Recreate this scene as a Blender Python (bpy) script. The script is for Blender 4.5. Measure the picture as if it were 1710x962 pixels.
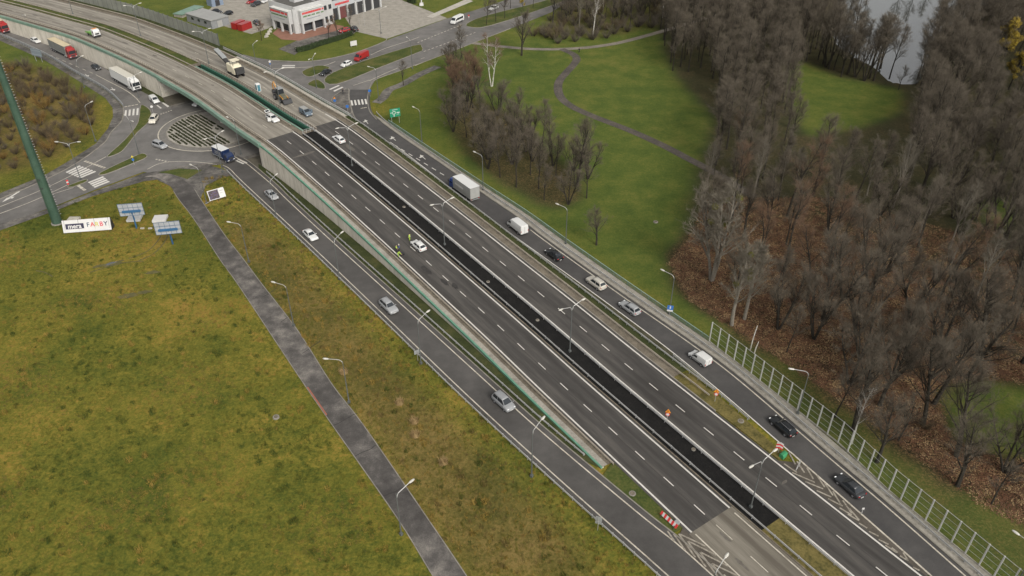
import bpy, bmesh, math, random
import numpy as np
from mathutils import Vector, Matrix
from mathutils.geometry import tessellate_polygon
for _o in list(bpy.data.objects): bpy.data.objects.remove(_o)
R=math.radians
scene=bpy.context.scene
COL=scene.collection
rnd=random.Random(7)
# ---------------------------------------------------------------- camera, sky, sun, exposure
CAM_H=90.0; PITCH=R(35.0); FPX=1330.0; CX,CY=855.0,481.0
cam=bpy.data.cameras.new('camera'); camo=bpy.data.objects.new('camera',cam); COL.objects.link(camo)
camo.location=(0,0,CAM_H); camo.rotation_euler=(math.pi/2-PITCH,0,0)
cam.sensor_fit='HORIZONTAL'; cam.sensor_width=36.0; cam.lens=36.0*FPX/1710.0
cam.clip_start=1.0; cam.clip_end=4000
scene.camera=camo
SUN_EL=R(38); SUN_AZ=R(150)      # overcast: soft and high, from behind the camera
w=bpy.data.worlds.new('World'); scene.world=w; w.use_nodes=True
nt=w.node_tree; bg=nt.nodes['Background']
sky=nt.nodes.new('ShaderNodeTexSky'); sky.sky_type='NISHITA'; sky.sun_disc=False
sky.sun_elevation=SUN_EL; sky.sun_rotation=SUN_AZ
sky.air_density=1.0; sky.dust_density=4.0; sky.ozone_density=1.0
hs=nt.nodes.new('ShaderNodeHueSaturation'); hs.inputs['Saturation'].default_value=0.06
nt.links.new(sky.outputs[0],hs.inputs['Color']); nt.links.new(hs.outputs[0],bg.inputs[0]); bg.inputs[1].default_value=0.10
sl=bpy.data.lights.new('sun','SUN'); sl.energy=1.3; sl.angle=R(25); sl.color=(1.0,0.92,0.80)
so=bpy.data.objects.new('sun',sl); COL.objects.link(so)
sd=Vector((math.sin(SUN_AZ)*math.cos(SUN_EL),math.cos(SUN_AZ)*math.cos(SUN_EL),math.sin(SUN_EL)))
so.rotation_euler=sd.to_track_quat('Z','Y').to_euler(); so.location=(0,-50,150)
scene.view_settings.view_transform='Standard'; scene.view_settings.look='None'
scene.view_settings.gamma=1.0; scene.view_settings.use_curve_mapping=False
scene.view_settings.exposure=0.85
# ---------------------------------------------------------------- measuring helpers
_s,_c=math.sin(PITCH),math.cos(PITCH)
def U(x,y,z=0.0):
    """ground point (height z) that the photograph shows at x,y"""
    u=(x-CX)/FPX; v=(CY-y)/FPX
    d=(u,_c+v*_s,-_s+v*_c); t=(z-CAM_H)/d[2]
    return Vector((d[0]*t,d[1]*t,z))
def UL(pts,z=0.0): return [U(a,b,z) for a,b in pts]
# highway reference line = left edge marking (x,y px, deck height, measured on barrier?)
LLPX=[(-200,-26,3.9,1),(-90,-3,4.6,1),(0,20,5.2,1),(50,34.3,5.5,1),(126,56,5.9,1),(201,88,6.2,1),(252,112,6.2,1),(327,153.5,6.2,1),(428,226,6.2,1),(448,233,6.15,0),
 (540,313,4.05,0),(636.5,400,2.4,0),(733,490,1.35,0),(830,580,.6,0),(893,642,.28,0),(1024,765,.08,0),(1155,889,.08,0),(1230,960,.08,0),(1330,1055,.08,0),(1480,1195,.08,0)]
_P=[]
for x,y,z,b in LLPX:
    p=U(x,y,z+(.75 if b else 0)); _P.append((p.x,p.y,z))
_P=np.array(_P); _T=np.gradient(_P[:,:2],axis=0); _T/=np.linalg.norm(_T,axis=1)[:,None]
for i,q in enumerate(LLPX):
    if q[3]: _P[i,:2]+=np.array([-_T[i,1],_T[i,0]])*1.0
_cs=np.r_[0,np.cumsum(np.linalg.norm(np.diff(_P[:,:2],axis=0),axis=1))]
_ss=np.arange(0,_cs[-1],1.0)
_Q=np.stack([np.interp(_ss,_cs,_P[:,k]) for k in range(3)],1)
def _smooth(a,n):
    k=np.hanning(2*n+3)[1:-1]; k/=k.sum(); lo=2*a[0]-a[n:0:-1]; hi=2*a[-1]-a[-2:-n-2:-1]
    return np.convolve(np.r_[lo,a,hi],k,'valid')
_Q=np.stack([_smooth(_Q[:,0],14),_smooth(_Q[:,1],14),_smooth(_Q[:,2],9)],1)
_QT=np.gradient(_Q,axis=0); _QTn=_QT[:,:2]/np.linalg.norm(_QT[:,:2],axis=1)[:,None]
SMAX=len(_Q)-1
def HW(s,d,h=0.0):
    s=min(max(s,0),SMAX-1e-3); i=int(s); f=s-i
    p=_Q[i]*(1-f)+_Q[i+1]*f; t=_QTn[i]*(1-f)+_QTn[i+1]*f; t=t/np.linalg.norm(t)
    return Vector((p[0]-t[1]*d,p[1]+t[0]*d,p[2]+h))
def near(x,y):
    dd=(_Q[:,0]-x)**2+(_Q[:,1]-y)**2; i=int(np.argmin(dd)); i=min(max(i,1),SMAX-1)
    t=_QTn[i]; r=np.array([x,y])-_Q[i,:2]
    return i+float(t@r), float(-t[1]*r[0]+t[0]*r[1])
def SPX(x,y,h=0.0):
    """(s,d) of a photo point lying on the highway deck (h above it)"""
    z=2.0
    for _ in range(6):
        p=U(x,y,z+h); s,d=near(p.x,p.y); z=HW(s,0).z
    return s,d
def SG(k):
    i=int(k); f=k-i; p=_P[i]*(1-f)+_P[min(i+1,len(_P)-1)]*f
    return near(p[0],p[1])[0]
# seg numbers (index into LLPX)
S_END=SMAX-1
S_BL=near(U(278,161).x,U(278,161).y)[0]      # left abutment
S_BR=near(U(444,276).x,U(444,276).y)[0]      # right abutment
S_NEW=SPX(448,233)[0]                        # start of the fresh asphalt
S_WEND=SPX(1022,772)[0]                      # end of the retaining wall
S_OLD=SPX(1155,889)[0]                       # end of the fresh asphalt
# ---------------------------------------------------------------- materials
MATS={}
def mat(name,col=(.5,.5,.5),rough=.6,metal=0.0,spec=.4,noise=None,stops=None,bump=0,coord='pos',scale=(1,1,1),emit=None,tracks=None):
    """noise=(scale,detail,contrast) or list of (scale,weight); stops = list of (pos,(r,g,b))"""
    if name in MATS: return MATS[name]
    m=bpy.data.materials.new(name); m.use_nodes=True; MATS[name]=m
    n=m.node_tree.nodes; l=m.node_tree.links; b=n['Principled BSDF']
    b.inputs['Roughness'].default_value=rough; b.inputs['Metallic'].default_value=metal
    b.inputs['Specular IOR Level'].default_value=spec
    b.inputs['Base Color'].default_value=(*col,1)
    if noise:
        if coord=='pos': src=n.new('ShaderNodeNewGeometry').outputs['Position']
        elif coord=='uv': src=n.new('ShaderNodeTexCoord').outputs['UV']
        else: src=n.new('ShaderNodeTexCoord').outputs['Object']
        mp=n.new('ShaderNodeMapping'); mp.inputs['Scale'].default_value=scale; l.new(src,mp.inputs[0])
        acc=None
        for sc,wt in noise:
            t=n.new('ShaderNodeTexNoise'); t.inputs['Scale'].default_value=sc; t.inputs['Detail'].default_value=5; t.inputs['Roughness'].default_value=.6
            l.new(mp.outputs[0],t.inputs[0])
            mm=n.new('ShaderNodeMath'); mm.operation='MULTIPLY_ADD'; mm.inputs[1].default_value=wt
            l.new(t.outputs[0],mm.inputs[0])
            if acc is None: mm.inputs[2].default_value=0.5-0.5*sum(q[1] for q in noise)
            else: l.new(acc,mm.inputs[2])
            acc=mm.outputs[0]
        if tracks:
            sx=n.new('ShaderNodeSeparateXYZ'); l.new(src,sx.inputs[0])
            a1=n.new('ShaderNodeMath'); a1.operation='MULTIPLY_ADD'; a1.inputs[1].default_value=2*math.pi/1.85; a1.inputs[2].default_value=tracks[1]; l.new(sx.outputs[0],a1.inputs[0])
            a2=n.new('ShaderNodeMath'); a2.operation='COSINE'; l.new(a1.outputs[0],a2.inputs[0])
            a3=n.new('ShaderNodeMath'); a3.operation='MULTIPLY_ADD'; a3.inputs[1].default_value=tracks[0]; l.new(a2.outputs[0],a3.inputs[0]); l.new(acc,a3.inputs[2]); acc=a3.outputs[0]
        cr=n.new('ShaderNodeValToRGB'); e=cr.color_ramp.elements
        st=stops or [(.3,tuple(c*.8 for c in col)),(.7,tuple(min(1,c*1.2) for c in col))]
        e[0].position,e[0].color=st[0][0],(*st[0][1],1); e[1].position,e[1].color=st[-1][0],(*st[-1][1],1)
        for p,c in st[1:-1]:
            q=e.new(p); q.color=(*c,1)
        l.new(acc,cr.inputs[0]); l.new(cr.outputs[0],b.inputs['Base Color'])
        if bump:
            bp=n.new('ShaderNodeBump'); bp.inputs['Strength'].default_value=bump; bp.inputs['Distance'].default_value=.1
            l.new(acc,bp.inputs['Height']); l.new(bp.outputs[0],b.inputs['Normal'])
    if emit: b.inputs['Emission Color'].default_value=(*emit,1); b.inputs['Emission Strength'].default_value=1
    return m
def grey(v,w=0.0): return (v*(1+w),v,v*(1-w))
M_NEW=mat('asphalt_fresh',rough=.8,spec=.3,coord='uv',scale=(1,.07,1),tracks=(.07,.4),noise=[(.9,1.3),(.25,1.0),(9,.5)],stops=[(.2,(.036,.033,.030)),(.5,(.054,.050,.046)),(.8,(.082,.075,.067))])
M_OLD=mat('asphalt_worn',rough=.85,spec=.3,coord='uv',scale=(1,.06,1),tracks=(-.09,.4),noise=[(.8,1.4),(.3,1.0),(8,.5)],stops=[(.2,(.125,.112,.092)),(.5,(.20,.182,.152)),(.8,(.27,.248,.21))])
M_RAMP=mat('asphalt_ramp',rough=.8,spec=.3,noise=[(.09,.9),(.5,.5),(6,.3)],stops=[(.25,(.048,.045,.042)),(.5,(.066,.062,.058)),(.8,(.094,.088,.082))])
M_RAMPR=mat('asphalt_ramp_dark',rough=.8,spec=.3,noise=[(.09,.9),(.5,.5),(6,.3)],stops=[(.25,(.042,.040,.040)),(.5,(.058,.055,.053)),(.8,(.082,.078,.074))])
M_ROAD=mat('asphalt_town',rough=.8,spec=.3,noise=[(.08,1.0),(.4,.6),(5,.3)],stops=[(.25,(.085,.08,.075)),(.5,(.125,.118,.11)),(.8,(.17,.16,.15))])
M_WALK=mat('asphalt_footpath',rough=.85,spec=.25,noise=[(.06,1.3),(.45,.9),(5,.4)],stops=[(.25,(.046,.042,.039)),(.48,(.075,.069,.064)),(.62,(.12,.11,.10)),(.78,(.20,.182,.16))])
M_PATCH=mat('asphalt_cracked',rough=.85,spec=.25,noise=[(.15,1.3),(.8,1.0),(4,.4)],stops=[(.25,(.05,.047,.042)),(.5,(.095,.088,.08)),(.75,(.17,.155,.135))])
M_CONC=mat('concrete',rough=.85,spec=.25,noise=[(.25,.9),(2,.6),(8,.3)],stops=[(.25,(.27,.25,.215)),(.5,(.37,.345,.30)),(.8,(.46,.43,.38))])
M_WALL=mat('wall_concrete',rough=.85,spec=.25,scale=(1,1,.18),noise=[(.35,1.1),(1.6,1.1),(7,.6)],stops=[(.2,(.36,.33,.275)),(.5,(.49,.455,.385)),(.8,(.58,.54,.465))])
M_KERB=mat('kerb_stone',rough=.85,spec=.25,noise=[(.6,.9),(6,.5)],stops=[(.25,(.14,.128,.108)),(.5,(.20,.185,.158)),(.8,(.27,.25,.215))])
M_GORE=mat('asphalt_gore',rough=.85,spec=.25,noise=[(.4,.9),(4,.5)],stops=[(.25,(.05,.043,.035)),(.5,(.075,.065,.053)),(.8,(.115,.10,.082))])
M_PAVE=mat('paving_grey',rough=.85,spec=.25,noise=[(.5,.8),(3.5,.8),(10,.3)],stops=[(.25,(.17,.155,.13)),(.5,(.26,.24,.205)),(.8,(.35,.325,.28))])
M_STRIP=mat('verge_gravel',rough=.9,spec=.2,noise=[(.5,.9),(4,.7)],stops=[(.25,(.085,.072,.055)),(.5,(.135,.115,.088)),(.8,(.20,.172,.132))])
M_SOIL=mat('black_topsoil',rough=.95,spec=.15,noise=[(.6,.6),(5,.9)],bump=.6,stops=[(.25,(.006,.006,.006)),(.55,(.012,.0115,.011)),(.85,(.024,.022,.02))])
M_PAINT=mat('road_paint',rough=.6,spec=.3,noise=[(1.5,.7),(12,.5)],stops=[(.2,(.38,.365,.33)),(.5,(.52,.50,.46)),(.8,(.60,.58,.54))])
M_PAINTO=mat('road_paint_worn',rough=.75,spec=.25,noise=[(.6,1.0),(6,1.0)],stops=[(.25,(.26,.235,.19)),(.5,(.42,.385,.32)),(.8,(.55,.51,.43))])
M_GREEN=mat('green_steel',rough=.5,spec=.4,noise=[(.8,.8),(5,.4)],stops=[(.2,(.06,.17,.115)),(.5,(.095,.225,.155)),(.8,(.15,.28,.21))])
M_TEAL=mat('green_steel_weathered',rough=.6,spec=.35,noise=[(.6,.9),(5,.5)],stops=[(.2,(.10,.16,.125)),(.5,(.14,.22,.17)),(.8,(.20,.28,.22))])
M_GALV=mat('galvanised_steel',(.42,.43,.43),rough=.45,metal=.35,noise=[(.7,.8)],stops=[(.3,(.33,.33,.32)),(.7,(.48,.47,.45))])
M_GALVB=mat('weathered_steel',(.4,.36,.3),rough=.55,metal=.2,noise=[(.7,.8)],stops=[(.3,(.30,.26,.21)),(.7,(.44,.39,.32))])
M_RUST=mat('dull_post_steel',(.13,.10,.08),rough=.7,metal=.2)
M_POST=mat('grey_post_steel',(.30,.31,.31),rough=.5,metal=.3)
M_POLE=mat('lamp_pole_steel',(.11,.118,.115),rough=.5,metal=.3)
M_LAMP=mat('lamp_head_plastic',(.46,.445,.40),rough=.35)
M_BLK=mat('black_rubber',(.015,.015,.016),rough=.8,spec=.25)
M_RIM=mat('alloy_rim',(.42,.42,.43),rough=.35,metal=.6)
M_GLASS=mat('vehicle_glass',(.018,.022,.026),rough=.08,spec=.6)
M_DARK=mat('dark_plastic',(.03,.03,.032),rough=.6)
M_HEAD=mat('headlight_lens',(.75,.76,.76),rough=.15,spec=.6)
M_TAIL=mat('tail_light_lens',(.32,.015,.015),rough=.25,spec=.5)
M_WHITE=mat('white_panel',(.74,.73,.70),rough=.5,noise=[(.5,.6),(4,.4)],stops=[(.25,(.42,.415,.40)),(.7,(.52,.51,.49))])
M_RED=mat('red_sign',(.5,.03,.03),rough=.45)
M_ORANGE=mat('orange_sign',(.62,.22,.02),rough=.45)
M_BLUE=mat('blue_sign',(.03,.12,.36),rough=.45)
def paint(name,c,rough=.3): return mat('paint_'+name,c,rough=rough,metal=0.0,spec=.55)
# ---------------------------------------------------------------- mesh helpers
class MB:
    def __init__(s): s.v=[]; s.f=[]; s.m=[]; s.mi=0; s.uv=None
    def add(s,vs,fs):
        o=len(s.v); s.v+= [tuple(p) for p in vs]; s.f+=[tuple(i+o for i in f) for f in fs]; s.m+=[s.mi]*len(fs); return s
    def box(s,c,sz,rz=0,taper=1.0):
        x,y,z=sz[0]/2,sz[1]/2,sz[2]/2; q=[]
        cr,sr=math.cos(rz),math.sin(rz)
        for k,(a,b,d) in enumerate([(-1,-1,-1),(1,-1,-1),(1,1,-1),(-1,1,-1),(-1,-1,1),(1,-1,1),(1,1,1),(-1,1,1)]):
            t=taper if d>0 else 1; X,Y=a*x*t,b*y*t
            q.append((c[0]+X*cr-Y*sr,c[1]+X*sr+Y*cr,c[2]+d*z))
        return s.add(q,[(0,3,2,1),(4,5,6,7),(0,1,5,4),(1,2,6,5),(2,3,7,6),(3,0,4,7)])
    def tube(s,p0,p1,r0,r1=None,n=6,cap=True):
        p0=Vector(p0); p1=Vector(p1); r1=r0 if r1 is None else r1
        d=(p1-p0); 
        if d.length<1e-6: return s
        d.normalize(); a=d.orthogonal().normalized(); b=d.cross(a); vs=[]
        for p,r in ((p0,r0),(p1,r1)):
            for k in range(n):
                t=2*math.pi*k/n; vs.append(p+a*(r*math.cos(t))+b*(r*math.sin(t)))
        fs=[(k,(k+1)%n,n+(k+1)%n,n+k) for k in range(n)]
        if cap: fs+=[tuple(range(n-1,-1,-1)),tuple(range(n,2*n))]
        return s.add(vs,fs)
    def path(s,pts,r,n=6):
        for i in range(len(pts)-1):
            ra=r[i] if isinstance(r,(list,tuple)) else r; rb=r[i+1] if isinstance(r,(list,tuple)) else r
            s.tube(pts[i],pts[i+1],ra,rb,n)
        return s
    def loft(s,rings,cap=True):
        n=len(rings[0]); vs=[p for r in rings for p in r]; fs=[]
        for i in range(len(rings)-1):
            for k in range(n): fs.append((i*n+k,i*n+(k+1)%n,(i+1)*n+(k+1)%n,(i+1)*n+k))
        if cap: fs+=[tuple(range(n-1,-1,-1)),tuple((len(rings)-1)*n+k for k in range(n))]
        return s.add(vs,fs)
    def slab(s,q,t):
        """quad (4 pts) thickened by t along its normal"""
        q=[Vector(p) for p in q]; n=(q[1]-q[0]).cross(q[3]-q[0]).normalized()*t
        return s.add(q+[p+n for p in q],[(0,3,2,1),(4,5,6,7),(0,1,5,4),(1,2,6,5),(2,3,7,6),(3,0,4,7)])
    def mesh(s,name,mats,smooth=False):
        me=bpy.data.meshes.new(name); me.from_pydata(s.v,[],s.f)
        for m in (mats if isinstance(mats,(list,tuple)) else [mats]): me.materials.append(m)
        if any(s.m): me.polygons.foreach_set('material_index',s.m)
        if smooth: me.polygons.foreach_set('use_smooth',[True]*len(s.f))
        if s.uv is not None:
            u=me.uv_layers.new(name='UVMap'); li=np.array([s.uv[l.vertex_index] for l in me.loops],dtype='f').ravel(); u.data.foreach_set('uv',li)
        me.update(); return me
    def build(s,name,mats,parent=None,smooth=False):
        return link(name,s.mesh(name,mats,smooth),parent)
def link(name,me,parent=None,loc=None,rot=None):
    o=bpy.data.objects.new(name,me); COL.objects.link(o)
    if parent is not None: o.parent=parent
    if loc is not None: o.location=loc
    if rot is not None: o.rotation_euler=rot
    return o
def tag(o,label,cat,group=None):
    o['label']=label; o['category']=cat
    if group: o['group']=group
    return o
def struct(o): o['kind']='structure'; return o
def stuff(o): o['kind']='stuff'; return o
def thing(name,label,cat,loc=(0,0,0),rz=0,group=None,M=None):
    o=bpy.data.objects.new(name,None); COL.objects.link(o); o.empty_display_size=.3
    if M is not None: o.matrix_world=M
    else: o.location=loc; o.rotation_euler=(0,0,rz)
    return tag(o,label,cat,group)
def strip(name,d0,d1,s0,s1,h,m,parent=None,step=2.5,thick=0):
    """band of the highway between offsets d0,d1 (numbers or functions of s)"""
    n=max(2,int((s1-s0)/step)+1); b=MB(); b.uv=[]
    for i in range(n):
        s=s0+(s1-s0)*i/(n-1)
        for d in (d0,d1):
            dd=d(s) if callable(d) else d
            b.v.append(tuple(HW(s,dd,h))); b.uv.append((dd,s))
    for i in range(n-1): b.f.append((2*i,2*i+2,2*i+3,2*i+1)); b.m.append(0)
    if thick:
        o=len(b.v)
        for v in list(b.v): b.v.append((v[0],v[1],v[2]-thick)); 
        b.uv+=b.uv[:o]
        for i in range(n-1):
            a=2*i
            b.f+=[(o+a,o+a+1,o+a+3,o+a+2),(a,o+a,o+a+2,a+2),(a+1,a+3,o+a+3,o+a+1)]; b.m+=[0,0,0]
        a=2*(n-1); b.f+=[(0,1,o+1,o),(a,o+a,o+a+1,a+1)]; b.m+=[0,0]
    return b.build(name,m,parent)
def poly(name,pts,z,m,parent=None,edge=0):
    """flat polygon of world points, optionally with a skirt of depth edge"""
    pts=[Vector((p[0],p[1],z)) for p in pts]; b=MB()
    tri=tessellate_polygon([pts]); 
    fs=[]
    for t in tri:
        a,c,d=[pts[i] for i in t]
        fs.append(tuple(t) if (c-a).cross(d-a).z>0 else tuple(reversed(t)))
    b.add(pts,fs)
    if edge:
        n=len(pts); b.add(pts+[p-Vector((0,0,edge)) for p in pts],[(i,(i+1)%n,n+(i+1)%n,n+i) for i in range(n)])
    return b.build(name,m,parent)
def smoothline(pts,n=6,closed=False):
    """Catmull-Rom through points"""
    P=[Vector((p[0],p[1],p[2] if len(p)>2 else 0)) for p in pts]; out=[]; N=len(P)
    rng=range(N) if closed else range(N-1)
    for i in rng:
        p0=P[(i-1)%N] if closed or i>0 else P[0]*2-P[1]
        p1=P[i]; p2=P[(i+1)%N]
        p3=P[(i+2)%N] if closed or i<N-2 else P[-1]*2-P[-2]
        for k in range(n):
            t=k/n; out.append(.5*((2*p1)+(p2-p0)*t+(2*p0-5*p1+4*p2-p3)*t*t+(3*p1-p0-3*p2+p3)*t**3))
    if not closed: out.append(P[-1])
    return out
def offset(line,d,closed=False):
    out=[]; N=len(line)
    for i,p in enumerate(line):
        a=line[(i-1)%N] if closed or i>0 else line[0]; c=line[(i+1)%N] if closed or i<N-1 else line[-1]
        t=(c-a); t.z=0; t.normalize(); out.append(Vector((p.x-t.y*d,p.y+t.x*d,p.z)))
    return out
def ribbon(name,line,d0,d1,z,m,parent=None,thick=0,closed=False):
    a=offset(line,d0,closed); c=offset(line,d1,closed); b=MB(); N=len(line)
    if not thick:
        b.add([(p.x,p.y,p.z+z) for p in a]+[(p.x,p.y,p.z+z) for p in c],[(i,(i+1)%N,N+(i+1)%N,N+i) for i in range(N if closed else N-1)])
    else:
        vs=[(p.x,p.y,p.z+z) for p in a]+[(p.x,p.y,p.z+z) for p in c]+[(p.x,p.y,p.z+z-thick) for p in a]+[(p.x,p.y,p.z+z-thick) for p in c]
        fs=[]
        for i in range(N if closed else N-1):
            j=(i+1)%N; fs+=[(i,j,N+j,N+i),(i,2*N+i,2*N+j,j),(N+i,N+j,3*N+j,3*N+i)]
        if not closed: fs+=[(0,N,3*N,2*N),(N-1,3*N-1,4*N-1,2*N-1)]
        b.add(vs,fs)
    return b.build(name,m,parent)
def resample(line,step):
    L=[0]; 
    for i in range(1,len(line)): L.append(L[-1]+(line[i]-line[i-1]).length)
    out=[]; s=0
    while s<=L[-1]:
        i=max(1,int(np.searchsorted(L,s))); i=min(i,len(L)-1); f=(s-L[i-1])/max(1e-6,L[i]-L[i-1]); out.append(line[i-1].lerp(line[i],f)); s+=step
    return out
# ================================================================ GROUND
def inpoly(X,Y,pts):
    inside=np.zeros(X.shape,bool); n=len(pts); j=n-1
    for i in range(n):
        xi,yi=pts[i][0],pts[i][1]; xj,yj=pts[j][0],pts[j][1]
        cond=((yi>Y)!=(yj>Y))&(X<(xj-xi)*(Y-yi)/(yj-yi+1e-12)+xi); inside^=cond; j=i
    return inside
FOREST=[(1112,425),(1138,395),(1160,300),(1192,200),(1120,118),(1095,40),(1100,-30),(1800,-30),(1900,500),(1850,1000),(1730,905),(1640,850),(1560,790),(1450,705),(1380,655),(1300,600),(1220,545),(1150,505),(1118,465)]
GROVE=[(738,172),(790,160),(850,190),(925,255),(975,300),(975,335),(935,352),(900,345),(840,312),(790,272),(752,228)]
LAWN2=[(1312,92),(1400,128),(1505,150),(1500,190),(1440,212),(1350,228),(1322,180)]
POND=[(1392,40),(1402,74),(1440,98),(1468,112),(1482,128),(1500,138),(1528,137),(1543,115),(1550,80),(1568,48),(1640,14),(1700,-20),(1480,-30),(1400,-10)]
PATCH=[[(1560,645),(1640,630),(1760,650),(1760,760),(1680,770),(1590,735)],[(1700,905),(1660,860),(1600,835),(1610,810),(1690,850),(1760,900)],[(1265,585),(1310,590),(1400,670),(1385,668)],[(1640,330),(1700,340),(1690,380),(1640,370)]]
DRY=[[(400,345),(470,400),(560,500),(660,610),(800,745),(960,900),(1020,980),(780,980),(700,850),(610,715),(545,630),(470,520),(400,430),(375,385)],
     [(-60,95),(60,110),(130,150),(165,185),(150,225),(100,262),(30,285),(-60,300)]]
LUSH=[[(0,372),(240,305),(290,315),(320,370),(360,430),(300,420),(230,345),(120,362),(60,400),(0,420)],[(630,170),(760,150),(840,230),(760,260),(690,240)]]
LAWN=[(838,70),(1110,45),(1190,140),(1195,200),(1165,300),(1140,395),(1110,430),(1160,500),(1120,510),(940,395),(840,330),(750,250),(720,190),(760,130)]
def wp(pts): return [(p.x,p.y) for p in UL(pts)]
GX=np.arange(-330,331,1.5); GY=np.arange(30,430,1.5)
gx,gy=np.meshgrid(GX,GY)
def blur(a,n=2):
    for _ in range(n):
        p=np.pad(a,1,'edge'); a=(p[:-2,1:-1]+p[2:,1:-1]+p[1:-1,:-2]+p[1:-1,2:]+2*p[1:-1,1:-1])/6
    return a
litter=inpoly(gx,gy,wp(FOREST)).astype(float); litter[inpoly(gx,gy,wp(LAWN2))]=0
litter*=.34
nearlit=inpoly(gx,gy,wp([(1112,425),(1150,395),(1215,385),(1300,372),(1400,400),(1520,470),(1640,560),(1720,640),(1790,860),(1850,1000),(1730,905),(1640,850),(1560,790),(1450,705),(1380,655),(1300,600),(1220,545),(1150,505),(1118,465)]))
litter[nearlit]=1.0
for q in PATCH: litter[inpoly(gx,gy,wp(q))]=.15
litter[inpoly(gx,gy,wp(GROVE))]=.55; litter[inpoly(gx,gy,wp([(890,60),(1010,66),(1095,45),(1098,-28),(960,-28)]))]=.45
litter[(gy>290)&(gx>15)]=np.maximum(litter[(gy>290)&(gx>15)],.3)
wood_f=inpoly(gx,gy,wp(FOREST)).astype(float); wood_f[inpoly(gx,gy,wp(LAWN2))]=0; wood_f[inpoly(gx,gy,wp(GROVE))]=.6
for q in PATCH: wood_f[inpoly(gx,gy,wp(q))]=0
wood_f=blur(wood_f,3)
lawn=inpoly(gx,gy,wp(LAWN)).astype(float); lawn[inpoly(gx,gy,wp(LAWN2))]=1
for q in PATCH: lawn[inpoly(gx,gy,wp(q))]=1
_rt=inpoly(gx,gy,[(p.x,p.y) for p in UL([(640,198),(715,247),(807,308),(944,402),(1183,568),(1400,742),(1654,960),(1790,1075),(2300,1075),(1900,300),(1200,100),(760,60)])]); lawn[_rt]=1.0
litter[inpoly(gx,gy,wp([(1190,570),(1290,640),(1420,750),(1660,955),(1800,1060),(1850,1000),(1730,905),(1560,790),(1380,655),(1220,545)]))]=.42
lawn[gy>225]=np.maximum(lawn[gy>225],.85)
dry=np.zeros(gx.shape)
for q in DRY: dry[inpoly(gx,gy,wp(q))]=1
lush=np.zeros(gx.shape)
for q in LUSH: lush[inpoly(gx,gy,wp(q))]=1
pond=inpoly(gx,gy,wp(POND)).astype(float)
litter,lawn,dry,lush,pond=blur(litter,4),blur(lawn,4),blur(dry,4),blur(lush,5),blur(pond,1)
ng=np.random.default_rng(3)
rough=blur(ng.random(gx.shape),1)
gz=-.12*rough*(1-lawn*.6)-1.6*np.clip(pond*1.6,0,1)
me=bpy.data.meshes.new('ground'); nx,ny=len(GX),len(GY)
idx=np.arange(nx*ny).reshape(ny,nx)
quads=np.stack([idx[:-1,:-1],idx[:-1,1:],idx[1:,1:],idx[1:,:-1]],-1).reshape(-1,4)
me.from_pydata(np.stack([gx,gy,gz],-1).reshape(-1,3).tolist(),[],quads.tolist())
me.polygons.foreach_set('use_smooth',[True]*len(quads))
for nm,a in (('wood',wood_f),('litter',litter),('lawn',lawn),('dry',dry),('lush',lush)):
    at=me.attributes.new(nm,'FLOAT','POINT'); at.data.foreach_set('value',a.ravel().astype('f'))
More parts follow.
